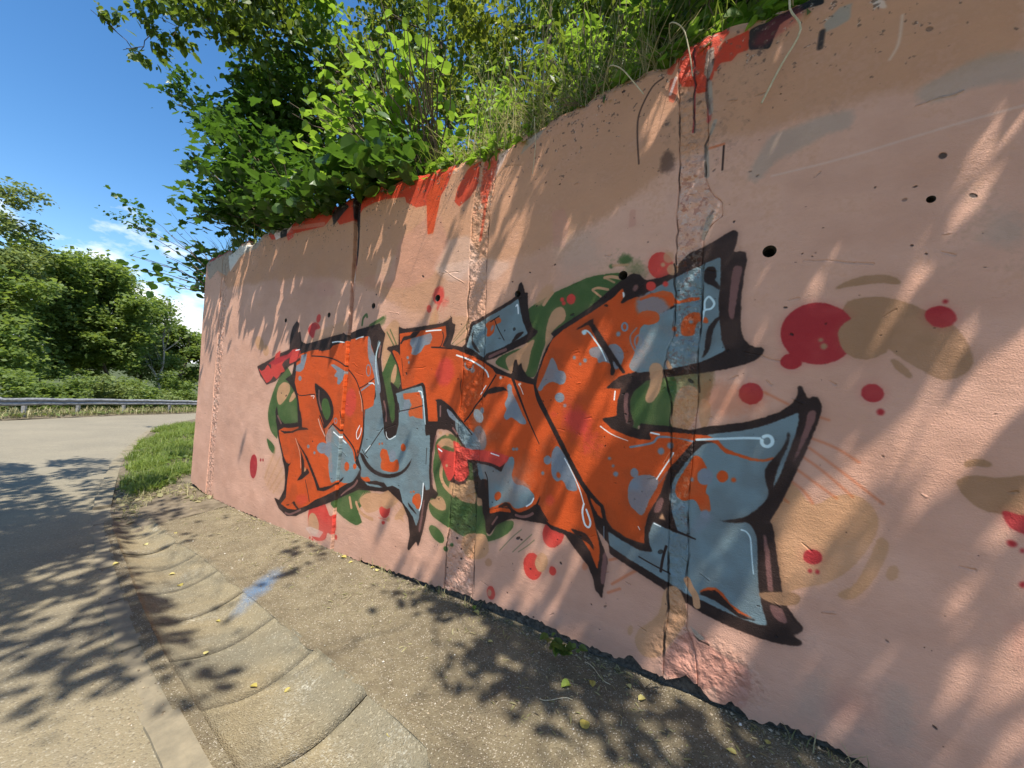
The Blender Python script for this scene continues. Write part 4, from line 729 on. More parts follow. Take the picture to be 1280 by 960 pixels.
def mat_concrete():
    m = Mat('sandy_channel_concrete'); p = m.pos()
    a = m.noise(p, 1.1, 6, 0.62, 0.6); b = m.noise(p, 6.5, 6, 0.7); c = m.noise(p, 60, 4, 0.7)
    col = m.mix(m.ramp(a, 0.4, 0.62), srgb(117, 111, 93), srgb(135, 123, 96))
    col = m.mix(m.ramp(b, 0.52, 0.72, 0, 0.7), col, srgb(104, 95, 76))
    lime = m.math('MULTIPLY', m.ramp(m.noise(p, 2.3, 5, 0.7), 0.55, 0.66), m.ramp(c, 0.5, 0.66))
    col = m.mix(m.math('MULTIPLY', lime, 0.75), col, srgb(186, 182, 166))
    col = overspray(m, p, col, b, c)
    vc = m.voro(p, 150, 'Color'); vs_ = m.n('ShaderNodeSeparateColor'); m.link(vc, vs_.inputs[0]); col = m.mix(m.ramp(vs_.outputs[0], 0.88, 0.97, 0, 0.5), col, srgb(176, 166, 142)); col = m.mix(m.ramp(vs_.outputs[1], 0.88, 0.97, 0, 0.5), col, srgb(84, 76, 60))
    h = m.math('ADD', m.math('MULTIPLY', b, 0.8), m.math('ADD', m.math('MULTIPLY', c, 0.5), m.math('MULTIPLY', m.voro(p, 150), -0.5)))
    m.principled(col, 0.92, m.bump(h, 0.9, 0.010), 0.2); return m.m
def mat_asphalt():
    m = Mat('dusty_worn_asphalt'); p = m.pos()
    a = m.noise(p, 0.8, 6, 0.6, 0.4); b = m.noise(p, 5, 6, 0.7); d = m.voro(p, 110, 'Color'); cs = m.n('ShaderNodeSeparateColor'); m.link(d, cs.inputs[0])
    sx = m.n('ShaderNodeSeparateXYZ'); m.link(p, sx.inputs[0])
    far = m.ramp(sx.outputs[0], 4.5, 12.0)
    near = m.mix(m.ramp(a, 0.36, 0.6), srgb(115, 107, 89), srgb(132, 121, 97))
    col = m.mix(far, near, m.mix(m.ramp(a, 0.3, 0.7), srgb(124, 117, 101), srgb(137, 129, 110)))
    col = m.mix(m.ramp(b, 0.5, 0.75, 0, 0.55), col, srgb(120, 112, 96))
    col = m.mix(m.ramp(cs.outputs[0], 0.88, 0.97, 0, 0.4), col, srgb(172, 164, 144))
    col = m.mix(m.ramp(cs.outputs[2], 0.86, 0.97, 0, 0.5), col, srgb(84, 78, 68))
    h = m.math('ADD', m.math('MULTIPLY', m.voro(p, 110), -0.5), b)
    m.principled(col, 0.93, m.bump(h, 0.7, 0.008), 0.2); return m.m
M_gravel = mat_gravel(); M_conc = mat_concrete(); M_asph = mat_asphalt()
M_soil = mat_plain('brown_soil', (0.075, 0.058, 0.036, 1), (0.21, 0.17, 0.115, 1), 7, 0.95, 0.02)
M_kerb = mat_plain('old_kerb_concrete', srgb(116, 108, 90), srgb(140, 129, 106), 12, 0.92, 0.006)
M_forest = mat_plain('leafy_ground', (0.035, 0.05, 0.018, 1), (0.09, 0.10, 0.035, 1), 2.5, 0.95, 0.05)
M_bitumen_hole_shade = mat_plain('black_bitumen_and_hole_shade', (0.016, 0.015, 0.013, 1), (0.15, 0.135, 0.11, 1), 34, 0.9, 0.03)
M_oldconc = mat_plain('bare_grey_concrete', (0.22, 0.215, 0.2, 1), (0.38, 0.37, 0.34, 1), 9, 0.9, 0.01)
M_rail = mat_plain('weathered_galvanised_steel', (0.09, 0.09, 0.088, 1), (0.34, 0.34, 0.335, 1), 3.5, 0.55, 0.003, (1.5, 1.5, 5))
# ---------------------------------------------------------------- painted surface: spray paint flat on the concrete
PX0, PZ0, PXW, PZH, RES = -1.30, -0.60, 8.90, 4.45, 0.003
NW, NH = int(PXW / RES), int(PZH / RES)
PAL = dict(o=(203, 80, 26), b=(117, 135, 138), g=(126, 132, 139), n=(45, 30, 24), m=(134, 92, 84), e=(70, 93, 46), t=(196, 146, 106), r=(205, 66, 54),
           d=(168, 44, 46), w=(238, 242, 238), s=(196, 138, 116), p=(192, 141, 106), f=(196, 64, 36), k=(30, 28, 28), i=(200, 138, 120), c=(158, 146, 130),
           l=(200, 222, 224), u=(164, 122, 88), h=(214, 182, 164))
gx, gz = np.meshgrid(PX0 + (np.arange(NW) + .5) * RES, PZ0 + (np.arange(NH) + .5) * RES)
img = np.empty((NH, NW, 3), np.float32)
base = np.array((209, 160, 134), np.float32)
v1 = fbm2(gx, gz, 1.1, 1); v2 = fbm2(gx, gz, 7.0, 2, 3); v3 = fbm2(gx * .35, gz, 9.0, 3, 3)
img[:] = base
img += (v1 * 13)[..., None] * np.array((1.0, .95, .85), np.float32) + (v2 * 7)[..., None] + (v3 * 5)[..., None]
wob = (fbm2(gx, gz, 14.0, 5, 3) * 0.004, fbm2(gx, gz, 14.0, 6, 3) * 0.004)
def catmull(p, closed, sub=5):
    n = len(p); out = []
    rngi = range(n if closed else n - 1)
    for i in rngi:
        g = (lambda k: p[k % n]) if closed else (lambda k: p[min(max(k, 0), n - 1)])
        p0, p1, p2, p3 = g(i - 1), g(i), g(i + 1), g(i + 2)
        if np.allclose(p1, p2): out.append(p1); continue
        if np.allclose(p0, p1): p0 = p1 * 2 - p2 if False else p1
        for k in range(sub):
            t = k / sub
            out.append(0.5 * ((2 * p1) + (-p0 + p2) * t + (2 * p0 - 5 * p1 + 4 * p2 - p3) * t * t + (-p0 + 3 * p1 - 3 * p2 + p3) * t ** 3))
    if not closed: out.append(p[-1])
    return np.array(out)
def blur(m, r):
    if r < 1: return m
    for ax in (0, 1):
        for _ in range(2):
            c = np.cumsum(np.pad(m, [(r + 1, r) if a == ax else (0, 0) for a in (0, 1)], mode='edge'), axis=ax)
            n = m.shape[ax]
            m = (np.take(c, np.arange(2 * r + 1, n + 2 * r + 1), axis=ax) - np.take(c, np.arange(0, n), axis=ax)) / (2 * r + 1)
    return m
def raster_poly(pts, pad):
    c = (pts - (PX0, PZ0)) / RES
    x0 = max(int(c[:, 0].min()) - pad, 0); x1 = min(int(c[:, 0].max()) + pad + 2, NW); y0 = max(int(c[:, 1].min()) - pad, 0); y1 = min(int(c[:, 1].max()) + pad + 2, NH)
    if x1 <= x0 or y1 <= y0: return None
    m = np.zeros((y1 - y0, x1 - x0), np.float32)
    a = c; b = np.roll(c, -1, 0)
    for y in range(y0, y1):
        yy = y + .5
        hit = ((a[:, 1] <= yy) & (b[:, 1] > yy)) | ((b[:, 1] <= yy) & (a[:, 1] > yy))
        if not hit.any(): continue
        A, B = a[hit], b[hit]
        xs = np.sort(A[:, 0] + (yy - A[:, 1]) / (B[:, 1] - A[:, 1]) * (B[:, 0] - A[:, 0]))
        for k in range(0, len(xs) - 1, 2):
            i0 = int(np.ceil(xs[k] - .5)) - x0; i1 = int(np.ceil(xs[k + 1] - .5)) - x0
            if i1 > 0: m[y - y0, max(i0, 0):i1] = 1
    return (slice(y0, y1), slice(x0, x1)), m
def raster_line(pts, w0, w1, soft):
    r = max(w0, w1) / 2 + soft * 2
    c = (pts - (PX0, PZ0)) / RES; q = int(r / RES) + 3
    x0 = max(int(c[:, 0].min()) - q, 0); x1 = min(int(c[:, 0].max()) + q, NW); y0 = max(int(c[:, 1].min()) - q, 0); y1 = min(int(c[:, 1].max()) + q, NH)
    if x1 <= x0 or y1 <= y0: return None
    X = gx[y0:y1, x0:x1]; Y = gz[y0:y1, x0:x1]; best = np.full(X.shape, 9.0)
    n = len(pts) - 1
    for i in range(n):
        a, b = pts[i], pts[i + 1]; d = b - a; L2 = max(d @ d, 1e-9)
        t = np.clip(((X - a[0]) * d[0] + (Y - a[1]) * d[1]) / L2, 0, 1)
        w = (w0 + (w1 - w0) * (i + t) / n) / 2
        best = np.minimum(best, np.hypot(X - a[0] - t * d[0], Y - a[1] - t * d[1]) - w)
    return (slice(y0, y1), slice(x0, x1)), np.clip(.5 - best / max(soft, RES), 0, 1).astype(np.float32)
hf = fbm2(gx, gz, 75.0, 8, 3)
def px(v): return np.array(v, float).reshape(-1, 2) / 1000
for op in PAINT:
    if op[0] == 'P':
        _, c, soft, sm, a, raw = op; pts = px(raw)
        if sm: pts = catmull(pts, True)
        r = max(1, int(soft / 1000 / RES * 0.55))
        res = raster_poly(pts, max(3 * r + 16, 18 if soft <= 8 else 0))
        if res is None: continue
        sl_, m = res
        if soft <= 8 and pts.ptp(0).max() > .05 if hasattr(pts, 'ptp') else soft <= 8 and np.ptp(pts, axis=0).max() > .05:
            hal = blur(m, 7)[..., None] * (.3 * a); hc = np.array(PAL[c], np.float32)
            if c not in 'obgw': img[sl_] = img[sl_] * (1 - hal) + hc * hal
            m = np.clip((blur(m, 2) - .5) * 2.6 + .5 + .42 * hf[sl_], 0, 1) * (1 - .16 * np.clip(v2[sl_] * 2 + .2, 0, 1))
        else: m = blur(m, r)
        if soft >= 12: m = np.clip((blur(m, r + 4) - .5) * (1.2 if soft > 22 else 1.9) + .5 + .55 * v2[sl_] + .35 * hf[sl_], 0, 1)
    else:
        _, c, soft, w0, w1, a, raw = op; pts = px(raw)
        if len(pts) > 2: pts = catmull(pts, False, 4)
        res = raster_line(pts, w0 / 1000, w1 / 1000, soft / 1000)
        if res is None: continue
        sl_, m = res
    m = (m * a)[..., None]
    colr = np.array(PAL[c], np.float32) * (1 + 0.035 * v2[sl_] + 0.03 * v1[sl_])[..., None]
    img[sl_] = img[sl_] * (1 - m) + colr * m
# wear: peeled flecks under the coping, thin drips, dirty splash zone at the foot
topz = np.interp(gx[0], [-4, -1, 0, .325, .609, .891, 1.425, 1.836, 3.53, 5.14, 7.45], [3.8, 3.7, 3.63, 3.645, 3.588, 3.553, 3.455, 3.39, 3.407, 3.352, 3.207])
dtop = topz[None, :] - gz
fl = fbm2(gx, gz, 38, 11, 4); fl2 = fbm2(gx, gz, 90, 12, 2)
mk = np.clip((fl + .35 * fl2 - .24 - dtop * .8) * 6, 0, 1)[..., None] * .7
img = img * (1 - mk) + np.where((fl2 > 0)[..., None], np.array((92, 72, 60), np.float32), np.array((196, 184, 172), np.float32)) * mk
patch = np.clip((fbm2(gx, gz, 2.2, 21, 3) - .2) * 5, 0, 1) * np.clip((fl + .3 * fl2 - .14) * 7, 0, 1) * np.clip(1.5 - dtop * 1.1, 0, 1) * (gx < 2.2)
img = img * (1 - .2 * patch[..., None]) + np.array((112, 86, 70), np.float32) * (.2 * patch[..., None])
hb = gz + GRADE * gx
dirt = np.clip((0.32 - hb) * 3.5 + fbm2(gx, gz, 5, 31, 3) * .5, 0, 1)[..., None] * .22
img = img * (1 - dirt) + np.array((150, 122, 104), np.float32) * dirt
# relief (Non-Color): R height, G coarse mortar mask
S3L = [(3.9, .57), (3.621, .555), (3.146, .514), (2.799, .494), (2.64, .496), (2.546, .481), (2.365, .481), (2.047, .464), (1.956, .466), (1.866, .494), (1.751, .503), (1.662, .48), (1.574, .448), (1.417, .441), (1.063, .421), (.796, .415), (.537, .393), (.427, .39), (.268, .399), (.051, .389), (-.6, .385)]
S3R = [(3.9, .39), (3.638, .387), (3.328, .386), (3.055, .36), (2.925, .367), (2.813, .36), (2.724, .315), (2.676, .27), (2.598, .265), (2.563, .312), (2.482, .35), (2.305, .342), (2.042, .325), (1.868, .333), (1.737, .324), (1.608, .311), (1.433, .323), (1.171, .326), (.998, .322), (.742, .305), (.526, .302), (.38, .288), (.329, .257), (.274, .238), (.051, .215), (-.6, .21)]
S2L = [(3.9, 1.985), (3.349, 1.988), (2.917, 2.028), (2.442, 2.015), (2.095, 1.998), (1.843, 2.007), (1.465, 2.004), (1.307, 2.013), (.833, 2.017), (.26, 2.037), (-.6, 2.03)]
S2R = [(3.9, 1.815), (3.366, 1.819), (3.124, 1.827), (2.885, 1.851), (2.456, 1.842), (2.089, 1.823), (1.846, 1.808), (1.483, 1.79), (1.122, 1.779), (.822, 1.774), (.344, 1.76), (-.6, 1.735)]
S1L = [(3.9, 3.603), (2.957, 3.596), (2.144, 3.578), (1.333, 3.573), (.36, 3.575), (-.6, 3.585)]
S1R = [(3.9, 3.49), (3.423, 3.493), (2.947, 3.528), (2.142, 3.512), (1.338, 3.518), (.36, 3.525), (-.6, 3.535)]
S0L = [(3.9, 6.83), (1.5, 6.80), (-.6, 6.80)]; S0R = [(3.9, 6.60), (1.5, 6.58), (-.6, 6.60)]
def xz(tab, z):
    t = sorted(tab); return np.interp(z, [a for a, b in t], [b for a, b in t])
zc = gz[:, 0]; rough = np.zeros((NH, NW), np.float32)
for l, r in ((S3L, S3R), (S2L, S2R), (S1L, S1R), (S0L, S0R)):
    rough = np.maximum(rough, np.clip((np.minimum(xz(l, zc)[:, None] - gx, gx - xz(r, zc)[:, None]) + .008) / .016, 0, 1))
sal = np.clip(1.2 - np.hypot((gx - .2) / .28, (gz - .22) / .16), 0, 1) * 1.0; rough = np.maximum(rough, np.clip(sal * 2, 0, .8))
ff_ = rough * np.clip((fbm2(gx, gz, 70, 46, 3) - .12) * 7, 0, 1) * np.clip(.25 + .9 * fbm2(gx, gz, 2.0, 47, 2) + .35 * ((gx > 6) | ((gx > 1.7) & (gx < 2.1) & (gz > 2.5))), 0, 1)
img = img * (1 - .5 * ff_[..., None]) + np.where((fbm2(gx, gz, 30, 48, 2) > .05)[..., None], np.array((214, 202, 190), np.float32), np.array((128, 62, 46), np.float32)) * (.5 * ff_[..., None])
height = np.full((NH, NW), .5, np.float32) + rough * fbm2(gx, gz, 30, 41, 4) * .6 + fbm2(gx * .5, gz, 16, 42, 3) * .05
dark = np.zeros((NH, NW), np.float32)
for w, raw in CRACKS:
    pts = px(raw); pts = np.concatenate([np.linspace(pts[i], pts[i + 1], max(2, int(np.hypot(*(pts[i + 1] - pts[i])) / .02))) for i in range(len(pts) - 1)])
    pts = pts + np.stack([fbm2(pts[:, 0] * 0, pts[:, 1], 17, 51 + w, 3) * .012, np.zeros(len(pts))], 1)
    res = raster_line(pts, .004 + .0022 * w, .004 + .0022 * w, .004)
    if res is None: continue
    sl_, m = res; m = m * np.clip(.5 + 1.5 * fbm2(gx[sl_] * 2, gz[sl_], 9, 57, 4), 0, 1)
    dark[sl_] = np.maximum(dark[sl_], m)
for k in range(900):                                              # blow holes and chips in the cast face; dark colour for their dirt and shade
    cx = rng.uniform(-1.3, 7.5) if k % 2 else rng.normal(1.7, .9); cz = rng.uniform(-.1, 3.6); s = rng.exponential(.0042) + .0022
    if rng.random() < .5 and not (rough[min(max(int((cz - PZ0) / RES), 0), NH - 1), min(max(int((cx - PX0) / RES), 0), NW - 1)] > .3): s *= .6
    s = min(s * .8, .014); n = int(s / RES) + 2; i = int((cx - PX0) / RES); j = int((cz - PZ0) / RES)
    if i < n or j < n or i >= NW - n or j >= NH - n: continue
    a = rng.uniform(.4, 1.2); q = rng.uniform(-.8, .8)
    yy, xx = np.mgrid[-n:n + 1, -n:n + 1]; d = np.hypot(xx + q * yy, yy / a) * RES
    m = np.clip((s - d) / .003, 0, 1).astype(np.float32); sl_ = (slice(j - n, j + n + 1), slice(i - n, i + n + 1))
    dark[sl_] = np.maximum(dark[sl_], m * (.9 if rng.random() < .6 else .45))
for k in range(18):                                                # short trowel lips and hairline scars
    cx = rng.uniform(-1.2, 3.5); cz = rng.uniform(0, 3.3); a = rng.normal(.12, .25); L = rng.uniform(.05, .3)
    t = np.linspace(0, 1, 7); pts = np.stack([cx + t * L * math.cos(a), cz + t * L * math.sin(a) + fbm2(t, t * 0 + k, 3, 61) * .012], 1)
    res = raster_line(pts, .006, .002, .006)
    if res is None: continue
    sl_, m = res; height[sl_] += m * rng.choice([-.3, .35])
for k in range(55):
    cx = rng.uniform(-1.25, 1.2); cz = rng.uniform(0, 3.3); a = rng.normal(.1, .5); L = rng.uniform(.015, .05)
    pts = np.array([(cx, cz), (cx + L * math.cos(a), cz + L * math.sin(a))]); res = raster_line(pts, .008, .002, .006)
    if res: height[res[0]] += res[1] * rng.choice([-.3, .3])
height -= dark * .5
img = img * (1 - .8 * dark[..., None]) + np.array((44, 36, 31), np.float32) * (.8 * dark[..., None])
img = np.clip(img / 255, 0, 1)
def make_image(name, rgb, noncolor):
    im = bpy.data.images.new(name, NW, NH, alpha=False, float_buffer=False)
    im.colorspace_settings.name = 'Non-Color' if noncolor else 'sRGB'
    buf = np.ones((NH, NW, 4), np.float32); buf[..., :3] = rgb
    im.pixels.foreach_set(buf.ravel()); im.update(); im.pack(); return im
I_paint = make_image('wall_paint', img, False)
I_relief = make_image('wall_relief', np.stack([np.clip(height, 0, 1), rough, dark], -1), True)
def mat_wall():
    m = Mat('painted_concrete'); p = m.pos()
    s = m.n('ShaderNodeSeparateXYZ'); m.link(p, s.inputs[0])
    u = m.math('DIVIDE', m.math('SUBTRACT', s.outputs[0], PX0), NW * RES); v = m.math('DIVIDE', m.math('SUBTRACT', s.outputs[2], PZ0), NH * RES)
    c = m.n('ShaderNodeCombineXYZ'); m.link(u, c.inputs[0]); m.link(v, c.inputs[1])
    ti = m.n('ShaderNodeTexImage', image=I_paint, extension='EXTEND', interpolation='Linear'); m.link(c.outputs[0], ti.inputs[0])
    tr = m.n('ShaderNodeTexImage', image=I_relief, extension='EXTEND', interpolation='Linear'); m.link(c.outputs[0], tr.inputs[0])
    r = m.n('ShaderNodeSeparateColor'); m.link(tr.outputs[0], r.inputs[0])
    fine = m.noise(p, 160, 3, 0.6); mp_ = m.n('ShaderNodeMapping'); mp_.inputs['Scale'].default_value = (0.55, 1, 1.3); m.link(p, mp_.inputs[0]); mid = m.noise(mp_.outputs[0], 30, 6, 0.66, 0.4)
    col = m.mix(m.ramp(mid, 0.3, 0.7, 0.0, 0.16), ti.outputs[0], m.mix(1.0, ti.outputs[0], (0.72, 0.7, 0.68, 1), 'MULTIPLY'))
    b1 = m.bump(r.outputs[0], 0.9, 0.02)
    b2 = m.bump(m.math('ADD', m.math('MULTIPLY', fine, 0.7), m.math('MULTIPLY', mid, 0.75)), 0.8, 0.0048, b1)
    ro = m.ramp(m.noise(p, 3.0, 3), 0.3, 0.7, 0.64, 0.82)
    m.principled(col, ro, b2, 0.3); return m.m
M_wall = mat_wall()
# ---------------------------------------------------------------- retaining wall geometry
BOT = [(-4.5, .30), (-1.2, .13), (-.6, .10), (-.432, .086), (-.331, .097), (-.2, .115), (-.091, .111), (0, .07), (.07, .055), (.12, .10), (.15, .105), (.18, .075), (.204, .057), (.25, .06), (.30, .10), (.335, .125), (.365, .13), (.4, .10), (.43, .063), (.52, .06), (.6, .085), (.625, .10), (.655, .075), (.7, .058), (.954, .044), (1.395, .052), (1.9, -.01), (2.507, -.076), (3.0, -.13), (3.56, -.195), (4.4, -.24), (5.208, -.273), (6.0, -.31), (6.721, -.329), (7.1, -.30), (7.45, -.262)]
TOP = [(-4.5, 3.82), (-1, 3.70), (-.008, 3.63), (.325, 3.645), (.609, 3.588), (.891, 3.553), (1.425, 3.455), (1.836, 3.39), (3.53, 3.407), (5.142, 3.352), (7.5, 3.207)]
def botz(x): return interp(x + .03 * fbm2(x, x * 0, 30, 76, 3), BOT) + fbm2(x, x * 0, 23, 71, 3) * .012 + fbm2(x, x * 0, 60, 74, 4) * .022
def topzf(x): return interp(x, TOP) + fbm2(x, x * 0, 9, 72, 4) * .045 - np.clip(fbm2(x, x * 0, 4, 73, 2) - .25, 0, 1) * .12
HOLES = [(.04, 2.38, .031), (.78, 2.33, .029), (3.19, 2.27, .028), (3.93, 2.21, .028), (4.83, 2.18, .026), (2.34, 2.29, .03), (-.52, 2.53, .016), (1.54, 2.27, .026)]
wall_root = thing('retaining_wall', 'long pink concrete retaining wall covered with orange and grey graffiti lettering', 'wall', (3.4, -0.1, -0.3))
def wall_piece(name, lf, rf, step=.03, recess=0.0, amp=.006, thick=.22, rough=0.0, holes=()):
    """front face from rf(z) (small x) to lf(z) (large x), irregular foot and head, with depth"""
    w = float(np.mean(lf(np.array([0., 3.])) - rf(np.array([0., 3.])))); nu = max(3, int(w / step)); nv = int(3.6 / step)
    uu = np.linspace(0, 1, nu + 1); e = .012 / w
    uu = np.unique(np.concatenate([[0, e * .4, e], uu[1:-1], [1 - e, 1 - e * .4, 1]])); vv = np.linspace(0, 1, nv + 1)
    U, V = np.meshgrid(uu, vv)
    xm = rf(np.full(U.shape, 1.6)) * (1 - U) + lf(np.full(U.shape, 1.6)) * U
    Z = botz(xm) * (1 - V) + topzf(xm) * V
    X = rf(Z) * (1 - U) + lf(Z) * U
    ed = np.minimum(U, 1 - U) * w; zt = np.minimum(1 - V, 1) * 3.5
    Y = fbm2(X, Z, .8, 81, 2) * amp * 1.6 + fbm2(X, Z, 3.1, 82, 3) * amp - recess - .006 * np.exp(-(ed / .004) ** 2) - .03 * np.exp(-(zt / .035) ** 2)
    if rough: Y = Y + fbm2(X, Z, 11, 83, 3) * rough
    n0, n1 = U.shape; front = np.stack([X, Y, Z], -1).reshape(-1, 3)
    idx = np.arange(n0 * n1).reshape(n0, n1)
    F = [np.stack([idx[:-1, :-1], idx[1:, :-1], idx[1:, 1:], idx[:-1, 1:]], -1).reshape(-1, 4)]
    ring_ = np.concatenate([idx[0, :], idx[1:, -1], idx[-1, -2::-1], idx[-2:0:-1, 0]])
    back = front[ring_].copy(); back[:, 1] = -thick; k = len(ring_); o = len(front); b = np.arange(o, o + k)
    F.append(np.stack([ring_, np.roll(ring_, -1), np.roll(b, -1), b], -1))
    Vv = np.concatenate([front, back])
    # back face: strips between matching foot and head points
    foot = b[:n1]; head = np.concatenate([[b[n1 - 1 + n0 - 1]], b[n1 + n0 - 1:n1 + n0 - 1 + n1 - 1]])[::-1]
    left_col = None
    o_ = mesh(name, Vv, np.concatenate(F), M_wall)
    bmm = bmesh.new(); bmm.from_mesh(o_.data)
    be = [e_ for e_ in bmm.edges if e_.is_boundary]
    if be: bmesh.ops.contextual_create(bmm, geom=be)
    bmesh.ops.recalc_face_normals(bmm, faces=bmm.faces)
    bmm.to_mesh(o_.data); bmm.free()
    for hx, hz, hr in holes:
        v, f = tube([(hx, .15, hz), (hx + .004, -.35, hz - .004)], [hr, hr * .92], 18)
        cb = bmesh.new(); vs = [cb.verts.new(q) for q in v]
        for q in f: cb.faces.new([vs[i] for i in q])
        cb.faces.new(vs[:18][::-1]); cb.faces.new(vs[18:])
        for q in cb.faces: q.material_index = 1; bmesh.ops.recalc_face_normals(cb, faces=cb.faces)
        cm_ = bpy.data.meshes.new('c'); cb.to_mesh(cm_); cm_.materials.append(M_wall); cm_.materials.append(M_bitumen_hole_shade)  # near-black sides put the shade inside the tie hole into its colour
        if len(o_.data.materials) < 2: o_.data.materials.append(M_bitumen_hole_shade)
        cm_.update(); cb.free(); co = bpy.data.objects.new('c', cm_); COL.objects.link(co)
        md = o_.modifiers.new('h', 'BOOLEAN'); md.operation = 'DIFFERENCE'; md.object = co; md.solver = 'EXACT'
        dg = bpy.context.evaluated_depsgraph_get(); nm = bpy.data.meshes.new_from_object(o_.evaluated_get(dg)); o_.modifiers.clear()
        old = o_.data; o_.data = nm; bpy.data.meshes.remove(old); bpy.data.objects.remove(co); bpy.data.meshes.remove(cm_)
    o_.data.name = name
    o_.data.polygons.foreach_set('use_smooth', np.zeros(len(o_.data.polygons), dtype=bool))
    adopt(o_, wall_root); return o_
cst = lambda c: (lambda z: np.full(np.shape(z), c, float))
tabf = lambda t, d=0.0: (lambda z: xz(t, z) + .006 * fbm2(z, z * 0, 13, 75 + len(t), 3))
g = 0.0
def hs(a, b): return [h for h in HOLES if a < h[0] < b]
wall_piece('concrete_panel', cst(7.42), tabf(S0L, g), .05, holes=[])
wall_piece('mortar_joint', tabf(S0L, -g), tabf(S0R, g), .03, .006, .003, rough=.006)
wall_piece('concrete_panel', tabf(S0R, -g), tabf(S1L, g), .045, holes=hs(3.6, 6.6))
wall_piece('mortar_joint', tabf(S1L, -g), tabf(S1R, g), .025, .035, .004, rough=.012)
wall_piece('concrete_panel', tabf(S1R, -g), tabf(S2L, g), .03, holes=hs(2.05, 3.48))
wall_piece('mortar_joint', tabf(S2L, -g), tabf(S2R, g), .018, .003, .004, rough=.012)
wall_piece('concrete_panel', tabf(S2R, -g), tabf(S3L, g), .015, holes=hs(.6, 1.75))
wall_piece('mortar_joint', tabf(S3L, -g), tabf(S3R, g), .016, .002, .005, rough=.016)
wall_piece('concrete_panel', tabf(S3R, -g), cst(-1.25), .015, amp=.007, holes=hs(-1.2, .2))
wall_piece('concrete_panel', cst(-1.25), cst(-2.8), .06)
wall_piece('concrete_panel', cst(-2.8), cst(-4.4), .06)
# foundation strip coated with black bitumen, set back under the paint
xs = np.linspace(-4.4, 7.40, 480); zt_ = botz(xs) + .10; zb_ = -GRADE * xs - .4
yy_ = -.022 + fbm2(xs, xs * 0, 12, 91, 3) * .008
fv = np.concatenate([np.stack([xs, yy_, zb_], 1), np.stack([xs, yy_ - .012, zt_], 1), np.stack([xs, yy_ - .2, zt_], 1)])
n_ = len(xs); a_ = np.arange(n_ - 1)
ff = np.concatenate([np.stack([a_, a_ + 1, a_ + 1 + n_, a_ + n_], 1)[:, ::-1], np.stack([a_ + n_, a_ + 1 + n_, a_ + 1 + 2 * n_, a_ + 2 * n_], 1)[:, ::-1]])
adopt(mesh('foundation_strip', fv, ff, M_bitumen_hole_shade), wall_root)
# return wall round the corner
rv = [(7.41, -.25, -.7), (7.41, -5, -1.4), (7.41, -5, 3.4), (7.41, -.25, 3.1), (7.12, -.25, -.7), (7.12, -5, -1.4), (7.12, -5, 3.4), (7.12, -.25, 3.1)]
adopt(mesh('end_panel', rv, [(0, 1, 2, 3), (4, 7, 6, 5), (0, 3, 7, 4), (1, 5, 6, 2), (3, 2, 6, 7)], M_oldconc), wall_root)
# the letters: the stretches of painted face they cover become parts of their own
def inside(P, x, y):
    a = P; b = np.roll(P, -1, 0); r = np.zeros(len(x), bool)
    for (x0, y0), (x1, y1) in zip(a, b):
        if y0 == y1: continue
        h = ((y0 <= y) & (y1 > y)) | ((y1 <= y) & (y0 > y)); r ^= h & (x < (x1 - x0) * (y - y0) / (y1 - y0) + x0)
    return r
SIL = [px(o[5]) for o in PAINT if o[0] == 'P' and o[1] == 'n' and len(o[5]) > 120]
bins = [[] for _ in range(4)]
for o_ in [o for o in bpy.data.objects if o.parent == wall_root and o.name.split('.')[0] in ('concrete_panel', 'mortar_joint')]:
    me = o_.data; n = len(me.polygons)
    cen = np.empty(n * 3, np.float32); me.polygons.foreach_get('center', cen); cen = cen.reshape(-1, 3); nor = np.empty(n * 3, np.float32); me.polygons.foreach_get('normal', nor); nor = nor.reshape(-1, 3)
    fr = (nor[:, 1] > .4) & (cen[:, 1] > -.07)
    ins = [inside(s_, cen[:, 0], cen[:, 2]) & fr for s_ in SIL]
    c4 = ins[2]; c3 = ins[1] & ~c4; c12 = ins[0] & ~c3 & ~c4; c1 = c12 & (cen[:, 0] > 3.13 - .02 * (cen[:, 2] - 1)); c2 = c12 & ~c1
    if not (c12 | c3 | c4).any(): continue
    for q, cc in enumerate((c1, c2, c3, c4)):
        fs = [tuple(me.polygons[i].vertices) for i in np.nonzero(cc)[0]]
        if fs: bins[q].append(([tuple(me.vertices[v].co) for v in range(len(me.vertices))], fs))
    bm_ = bmesh.new(); bm_.from_mesh(me); bm_.faces.ensure_lookup_table()
    bmesh.ops.delete(bm_, geom=[bm_.faces[i] for i in np.nonzero(c12 | c3 | c4)[0]], context='FACES'); bm_.to_mesh(me); bm_.free()
LET = ['first letter, orange fading to grey at its foot', 'second letter, mostly blue grey with orange drops', 'third letter, orange with a blue grey flag on top', 'fourth and largest letter, orange stem with blue grey arms']
for q, parts_ in enumerate(bins):
    V = []; F = []
    for vs, fs in parts_:
        use = sorted({i for f in fs for i in f}); mp_ = {v: len(V) + k for k, v in enumerate(use)}
        V += [vs[i] for i in use]; F += [tuple(mp_[i] for i in f) for f in fs]
    o_ = adopt(mesh('graffiti_letter', V, F, M_wall), wall_root); o_['label'] = LET[q]
